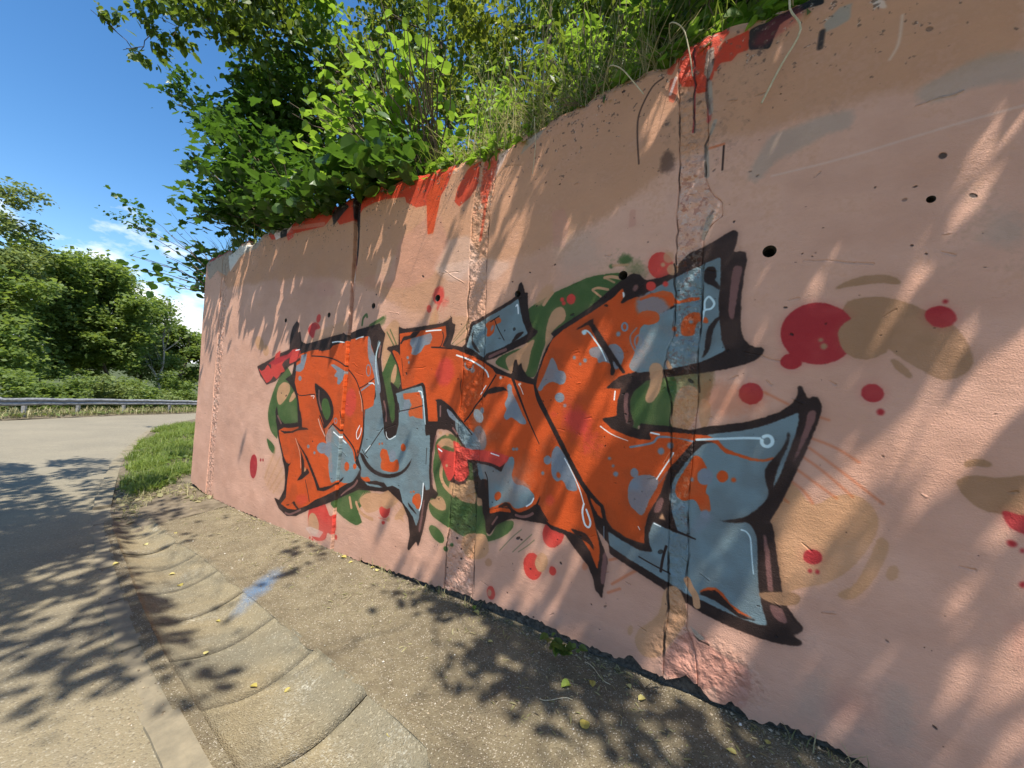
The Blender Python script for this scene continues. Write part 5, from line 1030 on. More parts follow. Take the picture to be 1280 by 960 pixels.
# ---------------------------------------------------------------- terrain, road, channel
YL = [(-60, 1.9), (-3, 1.75), (0, 1.62), (1.8, 1.52), (2.5, 1.48), (3, 1.45), (3.9, 1.36), (5.2, 1.2), (6, 1.1), (7.1, .93), (9.1, .5), (11.5, -.05), (14.2, -.85), (17.7, -2.0), (23.7, -5.0), (30, -10), (36, -17), (44, -30), (60, -60)]
YR = [(-60, 1.2), (-3, 1.12), (0, 1.02), (1.08, .97), (1.45, .93), (2, .9), (3.2, .83), (4.6, .76), (6, .74), (7, .73), (60, .7)]
YO = [(-60, 9.5), (-10, 9.2), (0, 8.4), (10, 6.6), (18, 3.9), (23.3, .9), (28, -3.0), (33, -8.2), (37, -14.5), (41, -26), (50, -60)]
yl = lambda x: interp(x, YL); yr = lambda x: interp(x, YR); yo = lambda x: interp(x, YO)
def smooth(a, b, x): t = np.clip((x - a) / (b - a), 0, 1); return t * t * (3 - 2 * t)
def plane(x, y):
    """the slope of the lane, banked up towards its outer side on the bend"""
    x = np.asarray(x, float); y = np.asarray(y, float)
    return -GRADE * np.clip(x, -60, 60) + .035 * smooth(12, 22, x) * np.clip(y + 8.3, 0, 14)
def gz_at(x, y):
    """top of the walkable surface"""
    x = np.asarray(x, float); y = np.asarray(y, float)
    h = plane(x, y); L = yl(x); Rr = yr(x)
    sh = .042 * (1 - smooth(0, np.maximum(Rr, .3), np.maximum(y, 0))) ** 1.0 + .012 * fbm2(x, y, 2.2, 101, 3)
    c = np.clip((y - Rr) / np.maximum(L - Rr, .05), 0, 1); ch = -.074 * np.sin(math.pi * c) ** 1.0 * smooth(7.4, 5.4, x)
    ver = .10 * smooth(6.0, 8.0, x) * smooth(0, .9, L - y) + .05 * smooth(6.2, 8, x) * fbm2(x, y, 1.1, 102, 3)
    return h + np.where(y < Rr, sh, np.where(y < L, ch, 0)) + np.where(y < L, ver, 0)
def sheet(name, x0, x1, ylo, yhi, nx, ny, zf, mat, kind='structure', xpow=1.0):
    t = np.linspace(0, 1, nx + 1); xs = x0 + (x1 - x0) * t ** xpow; s = np.linspace(0, 1, ny + 1)
    a = ylo(xs); b = yhi(xs); X = np.repeat(xs[:, None], ny + 1, 1); Y = a[:, None] * (1 - s) + b[:, None] * s
    V = np.stack([X, Y, zf(X, Y)], -1).reshape(-1, 3); i = np.arange((nx + 1) * (ny + 1)).reshape(nx + 1, ny + 1)
    F = np.stack([i[:-1, :-1], i[1:, :-1], i[1:, 1:], i[:-1, 1:]], -1).reshape(-1, 4)
    return mesh(name, V, F, mat, smooth=True, kind=kind)
# the broad ground under everything, out to the horizon
def base_z(x, y):
    z = plane(x, y) - .22 - .3 * smooth(0, 6, y - yo(x) - .8) - 3.0 * smooth(3, 45, y - yo(x)) - 2.0 * smooth(60, 200, np.hypot(x, y))
    return z
ax_ = np.unique(np.concatenate([np.linspace(-900, -60, 15), np.linspace(-60, 70, 66), np.linspace(70, 1200, 18)])); ay_ = np.unique(np.concatenate([np.linspace(-900, -60, 15), np.linspace(-60, 60, 61), np.linspace(60, 900, 15)]))
XX, YY = np.meshgrid(ax_, ay_, indexing='ij'); i = np.arange(XX.size).reshape(XX.shape)
mesh('ground', np.stack([XX, YY, base_z(XX, YY)], -1).reshape(-1, 3), np.stack([i[:-1, :-1], i[1:, :-1], i[1:, 1:], i[:-1, 1:]], -1).reshape(-1, 4), M_forest, smooth=True, kind='structure')
KW = .16
sheet('road', -14, 46, lambda x: yl(x) + KW, lambda x: yo(x), 240, 40, lambda x, y: plane(x, y) + .006 * fbm2(x, y, 1.5, 103, 3) + .012 * smooth(.8, 0, y - yl(x) - KW) * 0, M_asph)
sheet('roadside_verge', 4, 46, lambda x: yo(x) + .0, lambda x: yo(x) + 2.6, 120, 10, lambda x, y: plane(x, y) + .01 + .07 * smooth(0, .8, y - yo(x)) + .05 * fbm2(x, y, 1.3, 104, 3) - .25 * smooth(1.2, 2.6, y - yo(x)), M_soil)
sheet('gravel_shoulder', -6, 6.35, lambda x: x * 0 - .12, lambda x: yr(x) + .02 + .07 * np.clip(fbm2(x, x * 0, 4.5, 107, 4) + .1, 0, 1), 300, 40, lambda x, y: gz_at(x, y) + .006 * fbm2(x, y, 9, 105, 3) + .005 * smooth(-.05, .0, y - yr(x)), M_gravel)
sheet('soil_bank', 6.0, 46, lambda x: np.minimum(yl(x) - .8 - np.clip((x - 7) * .02, 0, 1.5), -.1 - np.clip(x - 7.4, 0, 40) * .42), lambda x: yl(x) + .01, 120, 24, lambda x, y: gz_at(x, y) + .004 + .012 * fbm2(x, y, 6, 106, 3), M_soil)
sheet('channel_bed', -6, 6.6, lambda x: yr(x) - .05, lambda x: yl(x) + .05, 120, 10, lambda x, y: gz_at(x, y) - .006, M_gravel)
# dished concrete slabs of the drain, one object each
drain = tag(thing('drain_channel', 'dished concrete drain of cross jointed slabs between gravel and road', 'drain', (2.0, 1.2, -.15)), kind='structure')
if 'category' in drain: del drain['category']
jx = np.arange(-4.2, 6.4, .578) + .118
for k in range(len(jx) - 1):
    a, b = jx[k] + .0012, jx[k + 1] - .0012; nx, ny = (8, 14)
    sx_ = np.linspace(0, 1, nx + 1); sy_ = np.linspace(0, 1, ny + 1); X = np.repeat((a + (b - a) * sx_)[:, None], ny + 1, 1)
    tw = rng.normal(0, .0022, 3)
    Y = yr(X) + (yl(X) - yr(X)) * sy_[None, :]
    X = X + .03 * np.sin(math.pi * sy_)[None, :] * 0 + fbm2(X, Y, 9, 110 + k, 3) * .006 * ((sx_ < .01) | (sx_ > .99))[:, None]
    e = np.minimum(np.minimum(sx_, 1 - sx_)[:, None] * (b - a), np.minimum(sy_, 1 - sy_)[None, :] * .55)
    Z = gz_at(X, Y) + .004 + tw[0] + tw[1] * (sx_[:, None] - .5) + tw[2] * (sy_[None, :] - .5) - .003 * np.exp(-(e / .006) ** 2) + .002 * fbm2(X, Y, 14, 111, 2)
    n0, n1 = X.shape; top = np.stack([X, Y, Z], -1).reshape(-1, 3); i = np.arange(n0 * n1).reshape(n0, n1)
    rg = np.concatenate([i[0, :], i[1:, -1], i[-1, -2::-1], i[-2:0:-1, 0]]); low = top[rg] - (0, 0, .09); m_ = len(rg); bb = np.arange(n0 * n1, n0 * n1 + m_)
    F = np.concatenate([np.stack([i[:-1, :-1], i[1:, :-1], i[1:, 1:], i[:-1, 1:]], -1).reshape(-1, 4), np.stack([rg, bb, np.roll(bb, -1), np.roll(rg, -1)], -1)])
    adopt(mesh('slab', np.concatenate([top, low]), F, M_conc, smooth=True), drain)
# edging stones between drain and road
kerb = tag(thing('kerb', 'worn flush concrete edging stones along the road', 'kerb', (2.0, 1.6, -.12)), kind='structure')
if 'category' in kerb: del kerb['category']
kx = -5.0; k = 0
while kx < 22:
    L = 1.0 if kx > 7 else .82; a, b = kx + .012, kx + L - .008; t = np.linspace(a, b, 9); lo = yl(t) + (.055 if kx < 6.2 else .0); hi = yl(t) + KW + .03 * fbm2(t, t * 0, 2.5, 121, 3) + .02; z = plane(t, lo) + (.005 if kx < 6.5 else .035) + rng.normal(0, .004)
    V = []; dz = fbm2(t, t * 0, 5, 120 + k, 3) * .006
    prof = [(0, -.12), (0, -.012), (.012, 0), (.988, 0), (1, -.012), (1, -.12)]
    for q in range(9):
        for s_, h in prof: V.append((t[q], lo[q] + (hi[q] - lo[q]) * s_, z[q] + h + dz[q]))
    F = [(q * 6 + p, q * 6 + p + 1, (q + 1) * 6 + p + 1, (q + 1) * 6 + p) for q in range(8) for p in range(5)] + [tuple(range(6)), tuple(reversed(range(48, 54)))]
    adopt(mesh('kerb_stone', V, F, M_kerb), kerb); kx += L; k += 1
# soil and weeds packed into the seam beside the drain
sheet('silt_seam', -5, 6.6, lambda x: yl(x) - .004, lambda x: yl(x) + .075, 260, 6, lambda x, y: plane(x, y) + .004 + .006 * fbm2(x, y, 12, 130, 3), M_gravel)
# hillside held back by the wall
def hill_z(x, y):
    d = np.clip(-.2 - y, 0, 60)
    return interp(x, TOP) - .06 + .42 * d - .004 * d * d + .12 * fbm2(x, y, .8, 140, 3) * np.clip(d, 0, 1)
sheet('hillside', -30, 7.3, lambda x: x * 0 - 30.0, lambda x: x * 0 - .19, 90, 60, hill_z, M_forest)
# loose stones on the shoulder
def pebbles(n, x0, x1, y0f, y1f, s0, s1, seed):
    r = np.random.default_rng(seed); x = x0 + (x1 - x0) * r.random(n) ** 1.3; y = y0f(x) + (y1f(x) - y0f(x)) * r.random(n); s = s0 + (s1 - s0) * r.random(n) ** 4
    z = gz_at(x, y) + s * .25
    oc = np.array([(1, 0, 0), (0, 1, 0), (-1, 0, 0), (0, -1, 0), (0, 0, .7), (0, 0, -.7)], float); fc = np.array([(0, 1, 4), (1, 2, 4), (2, 3, 4), (3, 0, 4), (1, 0, 5), (2, 1, 5), (3, 2, 5), (0, 3, 5)])
    V = oc[None] * (s[:, None, None] * (.5 + .6 * r.random((n, 6, 1)))); a = r.random(n) * 6.28; c, q = np.cos(a)[:, None], np.sin(a)[:, None]
    V = np.stack([V[..., 0] * c - V[..., 1] * q, V[..., 0] * q + V[..., 1] * c, V[..., 2]], -1) + np.stack([x, y, z], -1)[:, None, :]
    return V.reshape(-1, 3), (fc[None] + (np.arange(n) * 6)[:, None, None]).reshape(-1, 3), np.repeat(r.random(n), 6)
def mat_stone():
    m = Mat('gravel_stone'); at = m.n('ShaderNodeAttribute', attribute_name='tint').outputs['Fac']
    m.principled(m.mix(at, srgb(96, 84, 66), m.mix(m.ramp(at, .93, .99), srgb(158, 143, 118), srgb(200, 194, 182))), .9); return m.m
pv, pf, pt = pebbles(5200, -1.0, 5.5, lambda x: x * 0 + .0, lambda x: yr(x) + .1, .0025, .011, 3)
mesh('gravel', pv, pf, mat_stone(), attr=pt, kind='stuff')
pv2, pf2, pt2 = pebbles(1500, -1.0, 7.0, lambda x: x * 0 - .01, lambda x: x * 0 + .07, .003, .016, 6)
mesh('wall_foot_grit', pv2, pf2, bpy.data.materials['gravel_stone'], attr=pt2, kind='stuff')
pv, pf, pt = pebbles(900, 1.0, 6.0, lambda x: yl(x) - .02, lambda x: yl(x) + .35, .003, .010, 4)
mesh('grit', pv, pf, bpy.data.materials['gravel_stone'], attr=pt, kind='stuff')
# ---------------------------------------------------------------- crash barrier on the outside of the bend
rail = thing('guardrail', 'weathered steel crash barrier along the outside of the bend', 'guardrail', (27.0, -1.4, -1.6))
RP = [(14.0, 5.6), (18.6, 4.6), (21.4, 2.9), (23.97, .86), (26.1, -.8), (28.0, -2.3), (30.6, -4.9), (33.1, -7.7), (35.2, -11.0), (37.5, -16.0)]
BZ = lambda x, y: plane(x, y) + .70
prof = [(-.02, .155), (.03, .13), (.055, .085), (.03, .03), (-.01, 0), (.03, -.03), (.055, -.085), (.03, -.13), (-.02, -.155)]
for k in range(len(RP) - 1):
    (xa, ya), (xb, yb) = RP[k], RP[k + 1]; d = Vector((xb - xa, yb - ya, 0)); n_ = Vector((d.y, -d.x, 0)).normalized()
    if n_.dot(Vector((-xa, 2.3 - ya, 0))) < 0: n_ = -n_
    V = []; F = []
    for j, t in enumerate((-.02, .25, .5, .75, 1.02)):
        x = xa + (xb - xa) * t; y = ya + (yb - ya) * t; z = float(BZ(x, y)) + rng.normal(0, .012)
        for o, h in prof: V.append((x + n_.x * (o + .004 * (k % 2)), y + n_.y * (o + .004 * (k % 2)), z + h))
    for j in range(4):
        for p in range(8): F.append((j * 9 + p, j * 9 + p + 1, (j + 1) * 9 + p + 1, (j + 1) * 9 + p))
    adopt(mesh('rail_beam', V, F, M_rail, smooth=False), rail)
for (x, y) in [(16.5, 5.1), (20.2, 3.7), (22.8, 1.85), (24.9, .05), (27.2, -1.75), (29.4, -3.75), (31.8, -6.35), (34.0, -9.3), (36.0, -12.9)]:
    z0 = float(plane(x, y)) - .5; z1 = float(BZ(x, y)) + .1; V = []
    cx, cy = x + .12, y + .14
    for z in (z0, z1):
        for a, b in ((-.05, -.06), (.05, -.06), (.05, -.045), (-.035, -.045), (-.035, .045), (.05, .045), (.05, .06), (-.05, .06)): V.append((cx + a * .7 + b * .7, cy + b * .7 - a * .7, z))
    F = [(p, (p + 1) % 8, 8 + (p + 1) % 8, 8 + p) for p in range(8)] + [tuple(range(8, 16))]
    adopt(mesh('rail_post', V, F, M_rail), rail)
# ---------------------------------------------------------------- foliage
def T(pts, faces): return np.array(pts, float), np.array(faces)
# leaf blades: x across, y along the midrib, z off the blade
LF_DIA = T([(0, 0, 0), (-.34, .45, .07), (0, 1, 0), (.34, .45, .07)], [(0, 2, 1), (0, 3, 2)])
LF_OVAL = T([(0, 0, 0), (-.3, .22, .06), (-.36, .55, .08), (-.18, .85, .03), (0, 1.05, -.05), (.18, .85, .03), (.36, .55, .08), (.3, .22, .06), (0, .5, 0)],
            [(0, 8, 1), (1, 8, 2), (2, 8, 3), (3, 8, 4), (0, 7, 8), (7, 6, 8), (6, 5, 8), (5, 4, 8)])
LF_HEART = T([(0, .06, 0), (-.2, 0, .02), (-.42, .14, .06), (-.5, .38, .09), (-.44, .62, .08), (-.26, .84, .04), (-.1, .93, 0), (0, 1.06, -.06), (.1, .93, 0), (.26, .84, .04), (.44, .62, .08), (.5, .38, .09), (.42, .14, .06), (.2, 0, .02), (0, .35, -.01), (0, .68, -.02)],
             [(0, 14, 1), (1, 14, 2), (2, 14, 3), (3, 14, 15), (3, 15, 4), (4, 15, 5), (5, 15, 6), (6, 15, 7), (0, 13, 14), (13, 12, 14), (12, 11, 14), (11, 15, 14), (11, 10, 15), (10, 9, 15), (9, 8, 15), (8, 7, 15)])
_mp = [(0, 0), (.16, .02), (.34, -.08), (.36, .12), (.58, .22), (.44, .36), (.5, .58), (.3, .54), (.2, .66), (.16, .9), (0, 1.08)]
_mo = _mp + [(-x, y) for x, y in _mp[-2:0:-1]]
LF_MAPLE = T([(x, y, .09 * abs(x) - .05 * y * y) for x, y in _mo] + [(0, .35, 0)], [(i, (i + 1) % len(_mo), len(_mo)) for i in range(len(_mo))])
LF_LANCE = T([(0, 0, 0), (-.11, .3, .02), (-.09, .65, .01), (0, 1, -.08), (.09, .65, .01), (.11, .3, .02)], [(0, 5, 1), (1, 5, 4), (1, 4, 2), (2, 4, 3)])
def frames(n, r, tilt, droop, face=None):
    """random leaf frames: x, y(along), z(normal)"""
    az = r.random(n) * 2 * np.pi; el = -droop + r.normal(0, .35, n)
    y = np.stack([np.cos(az) * np.cos(el), np.sin(az) * np.cos(el), np.sin(el)], 1)
    nrm = np.stack([r.normal(0, tilt, n), r.normal(0, tilt, n), np.ones(n)], 1)
    if face is not None: nrm = nrm + np.asarray(face)
    x = np.cross(y, nrm); x /= np.linalg.norm(x, axis=1, keepdims=True) + 1e-9; z = np.cross(x, y)
    return x, y, z
def leaves(name, P, size, tpl, mat, seed, parent=None, tilt=.6, droop=.25, kind=None, var=.35, face=None):
    r = np.random.default_rng(seed); n = len(P); x, y, z = frames(n, r, tilt, droop, face)
    s = size * (1 + var * r.normal(0, 1, n)).clip(.45, 1.7)
    v, f = tpl; V = P[:, None, :] + s[:, None, None] * (v[None, :, 0:1] * x[:, None] + v[None, :, 1:2] * y[:, None] + v[None, :, 2:3] * z[:, None])
    F = f[None] + (np.arange(n) * len(v))[:, None, None]
    o = mesh(name, V.reshape(-1, 3), F.reshape(-1, 3), mat, attr=np.repeat(r.random(n), len(v)), kind=kind)
    if parent is not None: adopt(o, parent)
    return o
def blob(r, n, c, rad, shell=.55):
    """points through an ellipsoid, denser towards its outside, lumpy"""
    d = r.normal(0, 1, (n, 3)); d /= np.linalg.norm(d, axis=1, keepdims=True)
    q = (shell + (1 - shell) * r.random(n)) ** .8 * r.random(n) ** .22
    return np.asarray(c) + d * q[:, None] * np.asarray(rad)
def limb(a, b, r0, r1, seed, sag=.0, n=6, sides=6):
    r = random.Random(seed); a = Vector(a); b = Vector(b); L = (b - a).length; P = []
    for i in range(n + 1):
        t = i / n; p = a.lerp(b, t); k = math.sin(math.pi * t)
        P.append(p + Vector((r.uniform(-1, 1), r.uniform(-1, 1), r.uniform(-.6, .6) + 1.2 * sag)) * L * .045 * k)
    return tube(P, [r0 + (r1 - r0) * i / n for i in range(n + 1)], sides), P
def clump_tree(name, label, cat, base, trunk_top, clumps, leaf, size, mat, seed, per=300, bark=None, r0=.16, tpl=None, group=None, tilt=.6, keep=None, twigs=2, droop=.25, lump=26):
    """trunk with limbs running out to each leaf clump; clumps = [(centre, radii)]"""
    t = thing(name, label, cat, base, group); r = np.random.default_rng(seed)
    (tv, tf), path = limb(base, trunk_top, r0, r0 * .5, seed, n=8, sides=8); parts = [(tv, tf)]; pts = []
    nodes = [(p, r0 * (1 - .5 * i / 8) * .8) for i, p in enumerate(path) if i > 2]
    order = sorted(range(len(clumps)), key=lambda i: min((Vector(clumps[i][0]) - p).length for p in path[3:]))
    for i in order:
        c, rad = clumps[i]; cv = Vector(c)
        st, sr = min(nodes, key=lambda q: (q[0] - cv).length * (1.0 + .12 * (q[1] < r0 * .2)))
        ra = min(sr * .72, r0 * .34); q, pa = limb(st, c, max(ra, .006), max(ra * .55, .005), seed * 31 + i, sag=.35, n=5, sides=5); parts.append(q)
        for p in pa[2:]: nodes.append((p, max(ra * .8, .006)))
        for k in range(twigs):
            e = Vector(blob(r, 1, c, rad, .8)[0]); parts.append(limb(pa[3], e, max(ra * .4, .005), .004, seed * 57 + i * 9 + k, n=4, sides=4)[0])
        n = int(per * (rad[0] * rad[1] * rad[2]) ** .55)
        m = max(2, n // lump); cen = blob(r, m, c, rad, .35); wh = r.integers(0, m, n)
        s = .26 * (rad[0] * rad[1] * rad[2]) ** .333
        p = cen[wh] + r.normal(0, 1, (n, 3)) * s * np.array([1, 1, .55])
        pts.append(p)
    P = np.concatenate(pts)
    if keep is not None: P = P[keep(P, r)]
    adopt(mesh('trunk', *join(parts), bark or M_bark, smooth=True), t)
    leaves('crown', P, size, tpl or LF_DIA, mat, seed + 1, t, tilt=tilt, droop=droop)
    return t
def crown_clumps(r, c, rad, n, s, low=-1.0):
    out = []
    while len(out) < n:
        p = blob(r, 1, c, rad, .5)[0]
        if (p[2] - c[2]) / rad[2] < low: continue
        k = s * r.uniform(.7, 1.35); out.append((tuple(p), (k, k, k * .72)))
    return out
# ---- trees beyond the crash barrier
def far_tree(label, cx, cy, ztop, zbot, rx, ry, mat, seed, n, s, per, size=.26, low=-.95, name='roadside_tree', tr=.16):
    r = np.random.default_rng(seed); zb = float(base_z(np.array(cx), np.array(cy))); cz = (ztop + zbot) / 2
    cl = crown_clumps(r, (cx, cy, cz), (rx, ry, (ztop - zbot) / 2 - s * .4), n, s, low)
    return clump_tree(name, label, 'tree', (cx, cy, zb - .1), (cx + r.normal(0, .3), cy + r.normal(0, .3), zbot + (ztop - zbot) * .72), cl, None, size, mat, seed, per=per, r0=tr, group='trees beyond the crash barrier', tilt=.8)
far_tree('round dense green tree in the middle beyond the crash barrier', 43.2, -5.2, 10.6, -1.8, 4.5, 3.4, L_far, 11, 52, 1.35, 720)
far_tree('tall airy tree at the left edge beyond the crash barrier', 37.0, .6, 12.0, 2.0, 2.3, 2.3, L_farlight, 12, 26, 1.0, 420, .2)
far_tree('bushy pale green tree at the left edge under the tall airy one', 34.6, .9, 7.0, -1.6, 2.7, 2.4, L_far, 13, 26, 1.1, 640, .22)
far_tree('dark tree between the left edge trees and the round one', 41.5, -1.7, 10.8, -1.5, 3.2, 2.6, L_far, 14, 26, 1.25, 620)
far_tree('low dark green tree just left of the wall corner', 48.0, -11.0, 6.2, -1.8, 3.0, 3.0, L_far, 15, 26, 1.15, 640)
far_tree('yellow green tree partly hidden behind the round one', 45.2, -7.6, 5.0, -1.8, 1.9, 2.0, L_farlight, 16, 18, .95, 560, .2)
far_tree('thin topped tree above the low dark one near the corner', 52.0, -11.0, 7.3, 1.0, 1.9, 1.9, L_farlight, 17, 14, .8, 240, .18)
far_tree('wide tree filling the gap behind the barrier far left', 44.0, 4.0, 9.0, -1.5, 3.4, 3.0, L_far, 18, 26, 1.35, 560)
far_tree('distant tree hidden low behind the wall corner', 47.0, -16.0, 5.5, -1.8, 3.0, 3.0, L_far, 19, 20, 1.2, 520)
# bare trunked pale tree
bt = thing('bare_tree', 'slender tree with pale bare trunk and thin leaves near the wall corner', 'tree', (44.3, -8.95, -3.6), 'trees beyond the crash barrier')
pp = []; rb = random.Random(5); q, pa = limb((44.3, -8.95, -3.6), (44.4, -8.9, 6.6), .13, .03, 3, n=9); pp.append(q)
for k in range(16):
    st = pa[3 + k % 6]; e = st + Vector((rb.uniform(-1.4, 1.4), rb.uniform(-1.4, 1.4), rb.uniform(.9, 2.4))); pp.append(limb(st, e, .04, .01, 60 + k, n=4, sides=4)[0])
adopt(mesh('trunk', *join(pp), M_palebark, smooth=True), bt)
r = np.random.default_rng(8); leaves('crown', blob(r, 420, (44.4, -8.9, 5.4), (1.5, 1.5, 2.0), .3), .2, LF_DIA, L_farlight, 9, bt)
# undergrowth along the barrier: separate shrubs
HB = [(28.0, 1.0, 1.5, 1.0), (29.2, -.3, 1.4, .95), (30.4, -1.5, 1.3, .9), (31.7, -2.6, 1.5, .9), (33.0, -3.9, 1.25, .85), (34.3, -5.4, 1.3, .9), (35.8, -7.0, 1.2, .85), (37.0, -9.0, 1.4, .9), (38.2, -11.0, 1.3, .9), (27.0, 2.5, 1.5, 1.1), (32.5, .2, 2.1, 1.3), (36.0, -3.0, 2.2, 1.3), (38.4, -5.4, 2.3, 1.4), (40.2, -8.2, 2.3, 1.4), (35.0, 1.2, 2.2, 1.3), (41.5, -11.5, 2.4, 1.4)]
SL = ['at the far left edge behind the barrier', 'second from the left edge behind the barrier', 'behind the barrier below the dark tree', 'bright leaved, behind the barrier post overgrown by a creeper', 'low, in front of the round tree', 'in front of the round tree on its right', 'below the pale bare trunk', 'low, left of the wall corner', 'behind the wall corner', 'outside the left edge of the view', 'tall, set back behind the others on the left', 'tall, set back before the round tree', 'tall, at the foot of the round tree', 'tall, between the round tree and the bare one', 'tall, below the left edge trees', 'tall, below the low dark tree by the corner']
for k, (x, y, h, w) in enumerate(HB):
    r = np.random.default_rng(30 + k); zb = float(base_z(np.array(x), np.array(y))); cl = crown_clumps(r, (x, y, zb + h * .9), (w * 1.15, w * 1.15, h * .95), 13, .6)
    clump_tree('roadside_shrub', 'green shrub ' + SL[k], 'shrub', (x, y, zb - .05), (x, y, zb + h * .7), cl, None, .15, L_farlight if k in (3, 4, 6) else L_far, 40 + k, per=620, r0=.04, group='shrubs behind the crash barrier', tilt=.8, twigs=1)
# ---- weeds and grass
def blades(name, P, hgt, mat, seed, wid=.006, lean=.5, kind='stuff', parent=None, seg=3):
    r = np.random.default_rng(seed); n = len(P); az = r.random(n) * 6.283; h = hgt * (.55 + .75 * r.random(n)); L = lean * (.2 + r.random(n))
    w = wid * (.7 + .6 * r.random(n)); dx, dy = np.cos(az), np.sin(az); V = np.zeros((n, seg * 2 + 1, 3))
    for k in range(seg):
        t = k / seg; ww = w * (1 - .55 * t); off = L * t * t * h
        for j, s in enumerate((-1, 1)):
            V[:, 2 * k + j, 0] = P[:, 0] + dx * off - dy * ww * s; V[:, 2 * k + j, 1] = P[:, 1] + dy * off + dx * ww * s; V[:, 2 * k + j, 2] = P[:, 2] + h * t * (1 - .25 * L * t)
    V[:, -1, 0] = P[:, 0] + dx * L * h; V[:, -1, 1] = P[:, 1] + dy * L * h; V[:, -1, 2] = P[:, 2] + h * (1 - .3 * L)
    f = []
    for k in range(seg - 1): f += [(2 * k, 2 * k + 1, 2 * k + 3), (2 * k, 2 * k + 3, 2 * k + 2)]
    f.append((2 * seg - 2, 2 * seg - 1, 2 * seg)); f = np.array(f)
    F = f[None] + (np.arange(n) * (seg * 2 + 1))[:, None, None]
    o = mesh(name, V.reshape(-1, 3), F.reshape(-1, 3), mat, attr=np.repeat(r.random(n), seg * 2 + 1), kind=kind)
    if parent is not None: adopt(o, parent)
    return o
r = np.random.default_rng(50)
n = 22000; x = 6.7 + 11.5 * r.random(n) ** 1.25; hi = yl(x) - .03 - .5 * np.clip(fbm2(x, x * 0, 1.7, 61, 3) + .15, 0, 1); lo = np.maximum(-.05 - np.clip(x - 7.4, 0, 40) * .36, hi - 1.9)
y = lo + (hi - lo) * r.random(n); dens = fbm2(x, y, 1.9, 51, 3) + .42 * smooth(6.9, 8.2, x) - .45 * smooth(.55, 0, y - lo) * (x < 9) - .25 * smooth(8.2, 6.6, x)
k = dens > r.random(n) * .85 - .02; P = np.stack([x, y, gz_at(x, y)], 1)[k]
x = 6.2 + 3.2 * r.random(700); y = yl(x) * r.random(700) - .2 * r.random(700); Q = np.stack([x, y, gz_at(x, y)], 1); Q = Q[(y > -.02) & (fbm2(x, y, 2.6, 69, 2) > .05)]
blades('bank_tufts', Q, .1, L_dry, 64, .005, 1.1); leaves('bank_litter', np.repeat(Q, 2, 0) + r.normal(0, .06, (2 * len(Q), 3)) * (1, 1, .05), .05, LF_OVAL, L_dry, 76, kind='stuff', tilt=.25, droop=0)
blades('verge_grass', P, .2, L_grass, 52, .0055, .9)
k2 = np.random.default_rng(53).random(len(P)) < .3
leaves('verge_weeds', P[k2] + (0, 0, .07), .07, LF_OVAL, L_grass, 54, kind='stuff', tilt=.5)
n = 2600; x = 16 + 21 * r.random(n); y = yo(x) + .1 + 1.5 * r.random(n); P = np.stack([x, y, plane(x, y) + .05], 1)
blades('barrier_grass', P, .4, L_dry, 55, .016, .7); leaves('barrier_weeds', P[::2] + (0, 0, .16), .14, LF_DIA, L_farlight, 56, kind='stuff')
# grass and dry stalks along the head of the wall
n = 3600; x = -3.5 + 10.8 * r.random(n); y = -.03 - .5 * r.random(n) ** 1.6; P = np.stack([x, y, interp(x, TOP) - .06 + .38 * np.clip(-y - .2, 0, 2)], 1)
w_ = np.where((x > .2) & (x < 2.6), .75, .25) + .5 * (x < -.4) + .6 * fbm2(x, y * 0, 2.2, 60, 2); P = P[r.random(n) < w_]
blades('wall_top_grass', P, .34, L_grass, 57, .0045, .8)
n = 600; x = .55 + 1.75 * r.random(n); y = .015 - .25 * r.random(n); P = np.stack([x, y, interp(x, TOP) - .05], 1)
blades('dry_wall_top_grass', P, .27, L_dry, 58, .0032, 1.5)
n = 260; x = .7 + 1.5 * r.random(n); y = -.05 - .5 * r.random(n); P = np.stack([x, y, interp(x, TOP)], 1)
blades('tall_dry_stalks', P, .85, L_dry, 59, .003, .45, seg=4)
n = 2600; x = -.3 + 2.9 * r.random(n); y = -.03 - .5 * r.random(n) + .09 * np.clip(fbm2(x, x * 0, 3.1, 77, 3), -.3, 1); P = np.stack([x, y, interp(x, TOP) - .06 + .42 * r.random(n) * (.35 + .65 * np.clip(-y * 2.2, 0, 1))], 1)
leaves('wall_top_weeds', P[:1700], .075, LF_OVAL, L_bright, 62, kind='stuff', tilt=.6, droop=.4); leaves('wall_top_herbs', P[1700:], .085, LF_LANCE, L_mid, 63, kind='stuff', tilt=.6, droop=.5)
# ---- nettles and saplings in the grass on top of the wall
def stem_plant(name, label, cat, base, h, nst, leaf, mat, seed, tpl=LF_LANCE, size=.09, spread=.35, lean=(0, 0), group=None, per=26):
    t = thing(name, label, cat, base, group); r = random.Random(seed); rr = np.random.default_rng(seed); parts = []; P = []
    for k in range(nst):
        b = Vector(base) + Vector((r.uniform(-.12, .12), r.uniform(-.08, .08), 0)); tip = b + Vector((r.uniform(-spread, spread) + lean[0], r.uniform(-spread, spread) * .6 + lean[1], h * r.uniform(.7, 1.1)))
        q, pa = limb(b, tip, .006, .002, seed * 7 + k, n=6, sides=4); parts.append(q)
        for j in range(per):
            u = .2 + .8 * j / per; i = min(5, int(u * 6)); p = pa[i].lerp(pa[i + 1], u * 6 - i); P.append(p + Vector(rr.normal(0, .03, 3)))
    adopt(mesh('stem', *join(parts), M_twig), t); leaves('foliage', np.array([tuple(p) for p in P]), size, tpl, mat, seed + 3, t, tilt=.5, droop=.45); return t
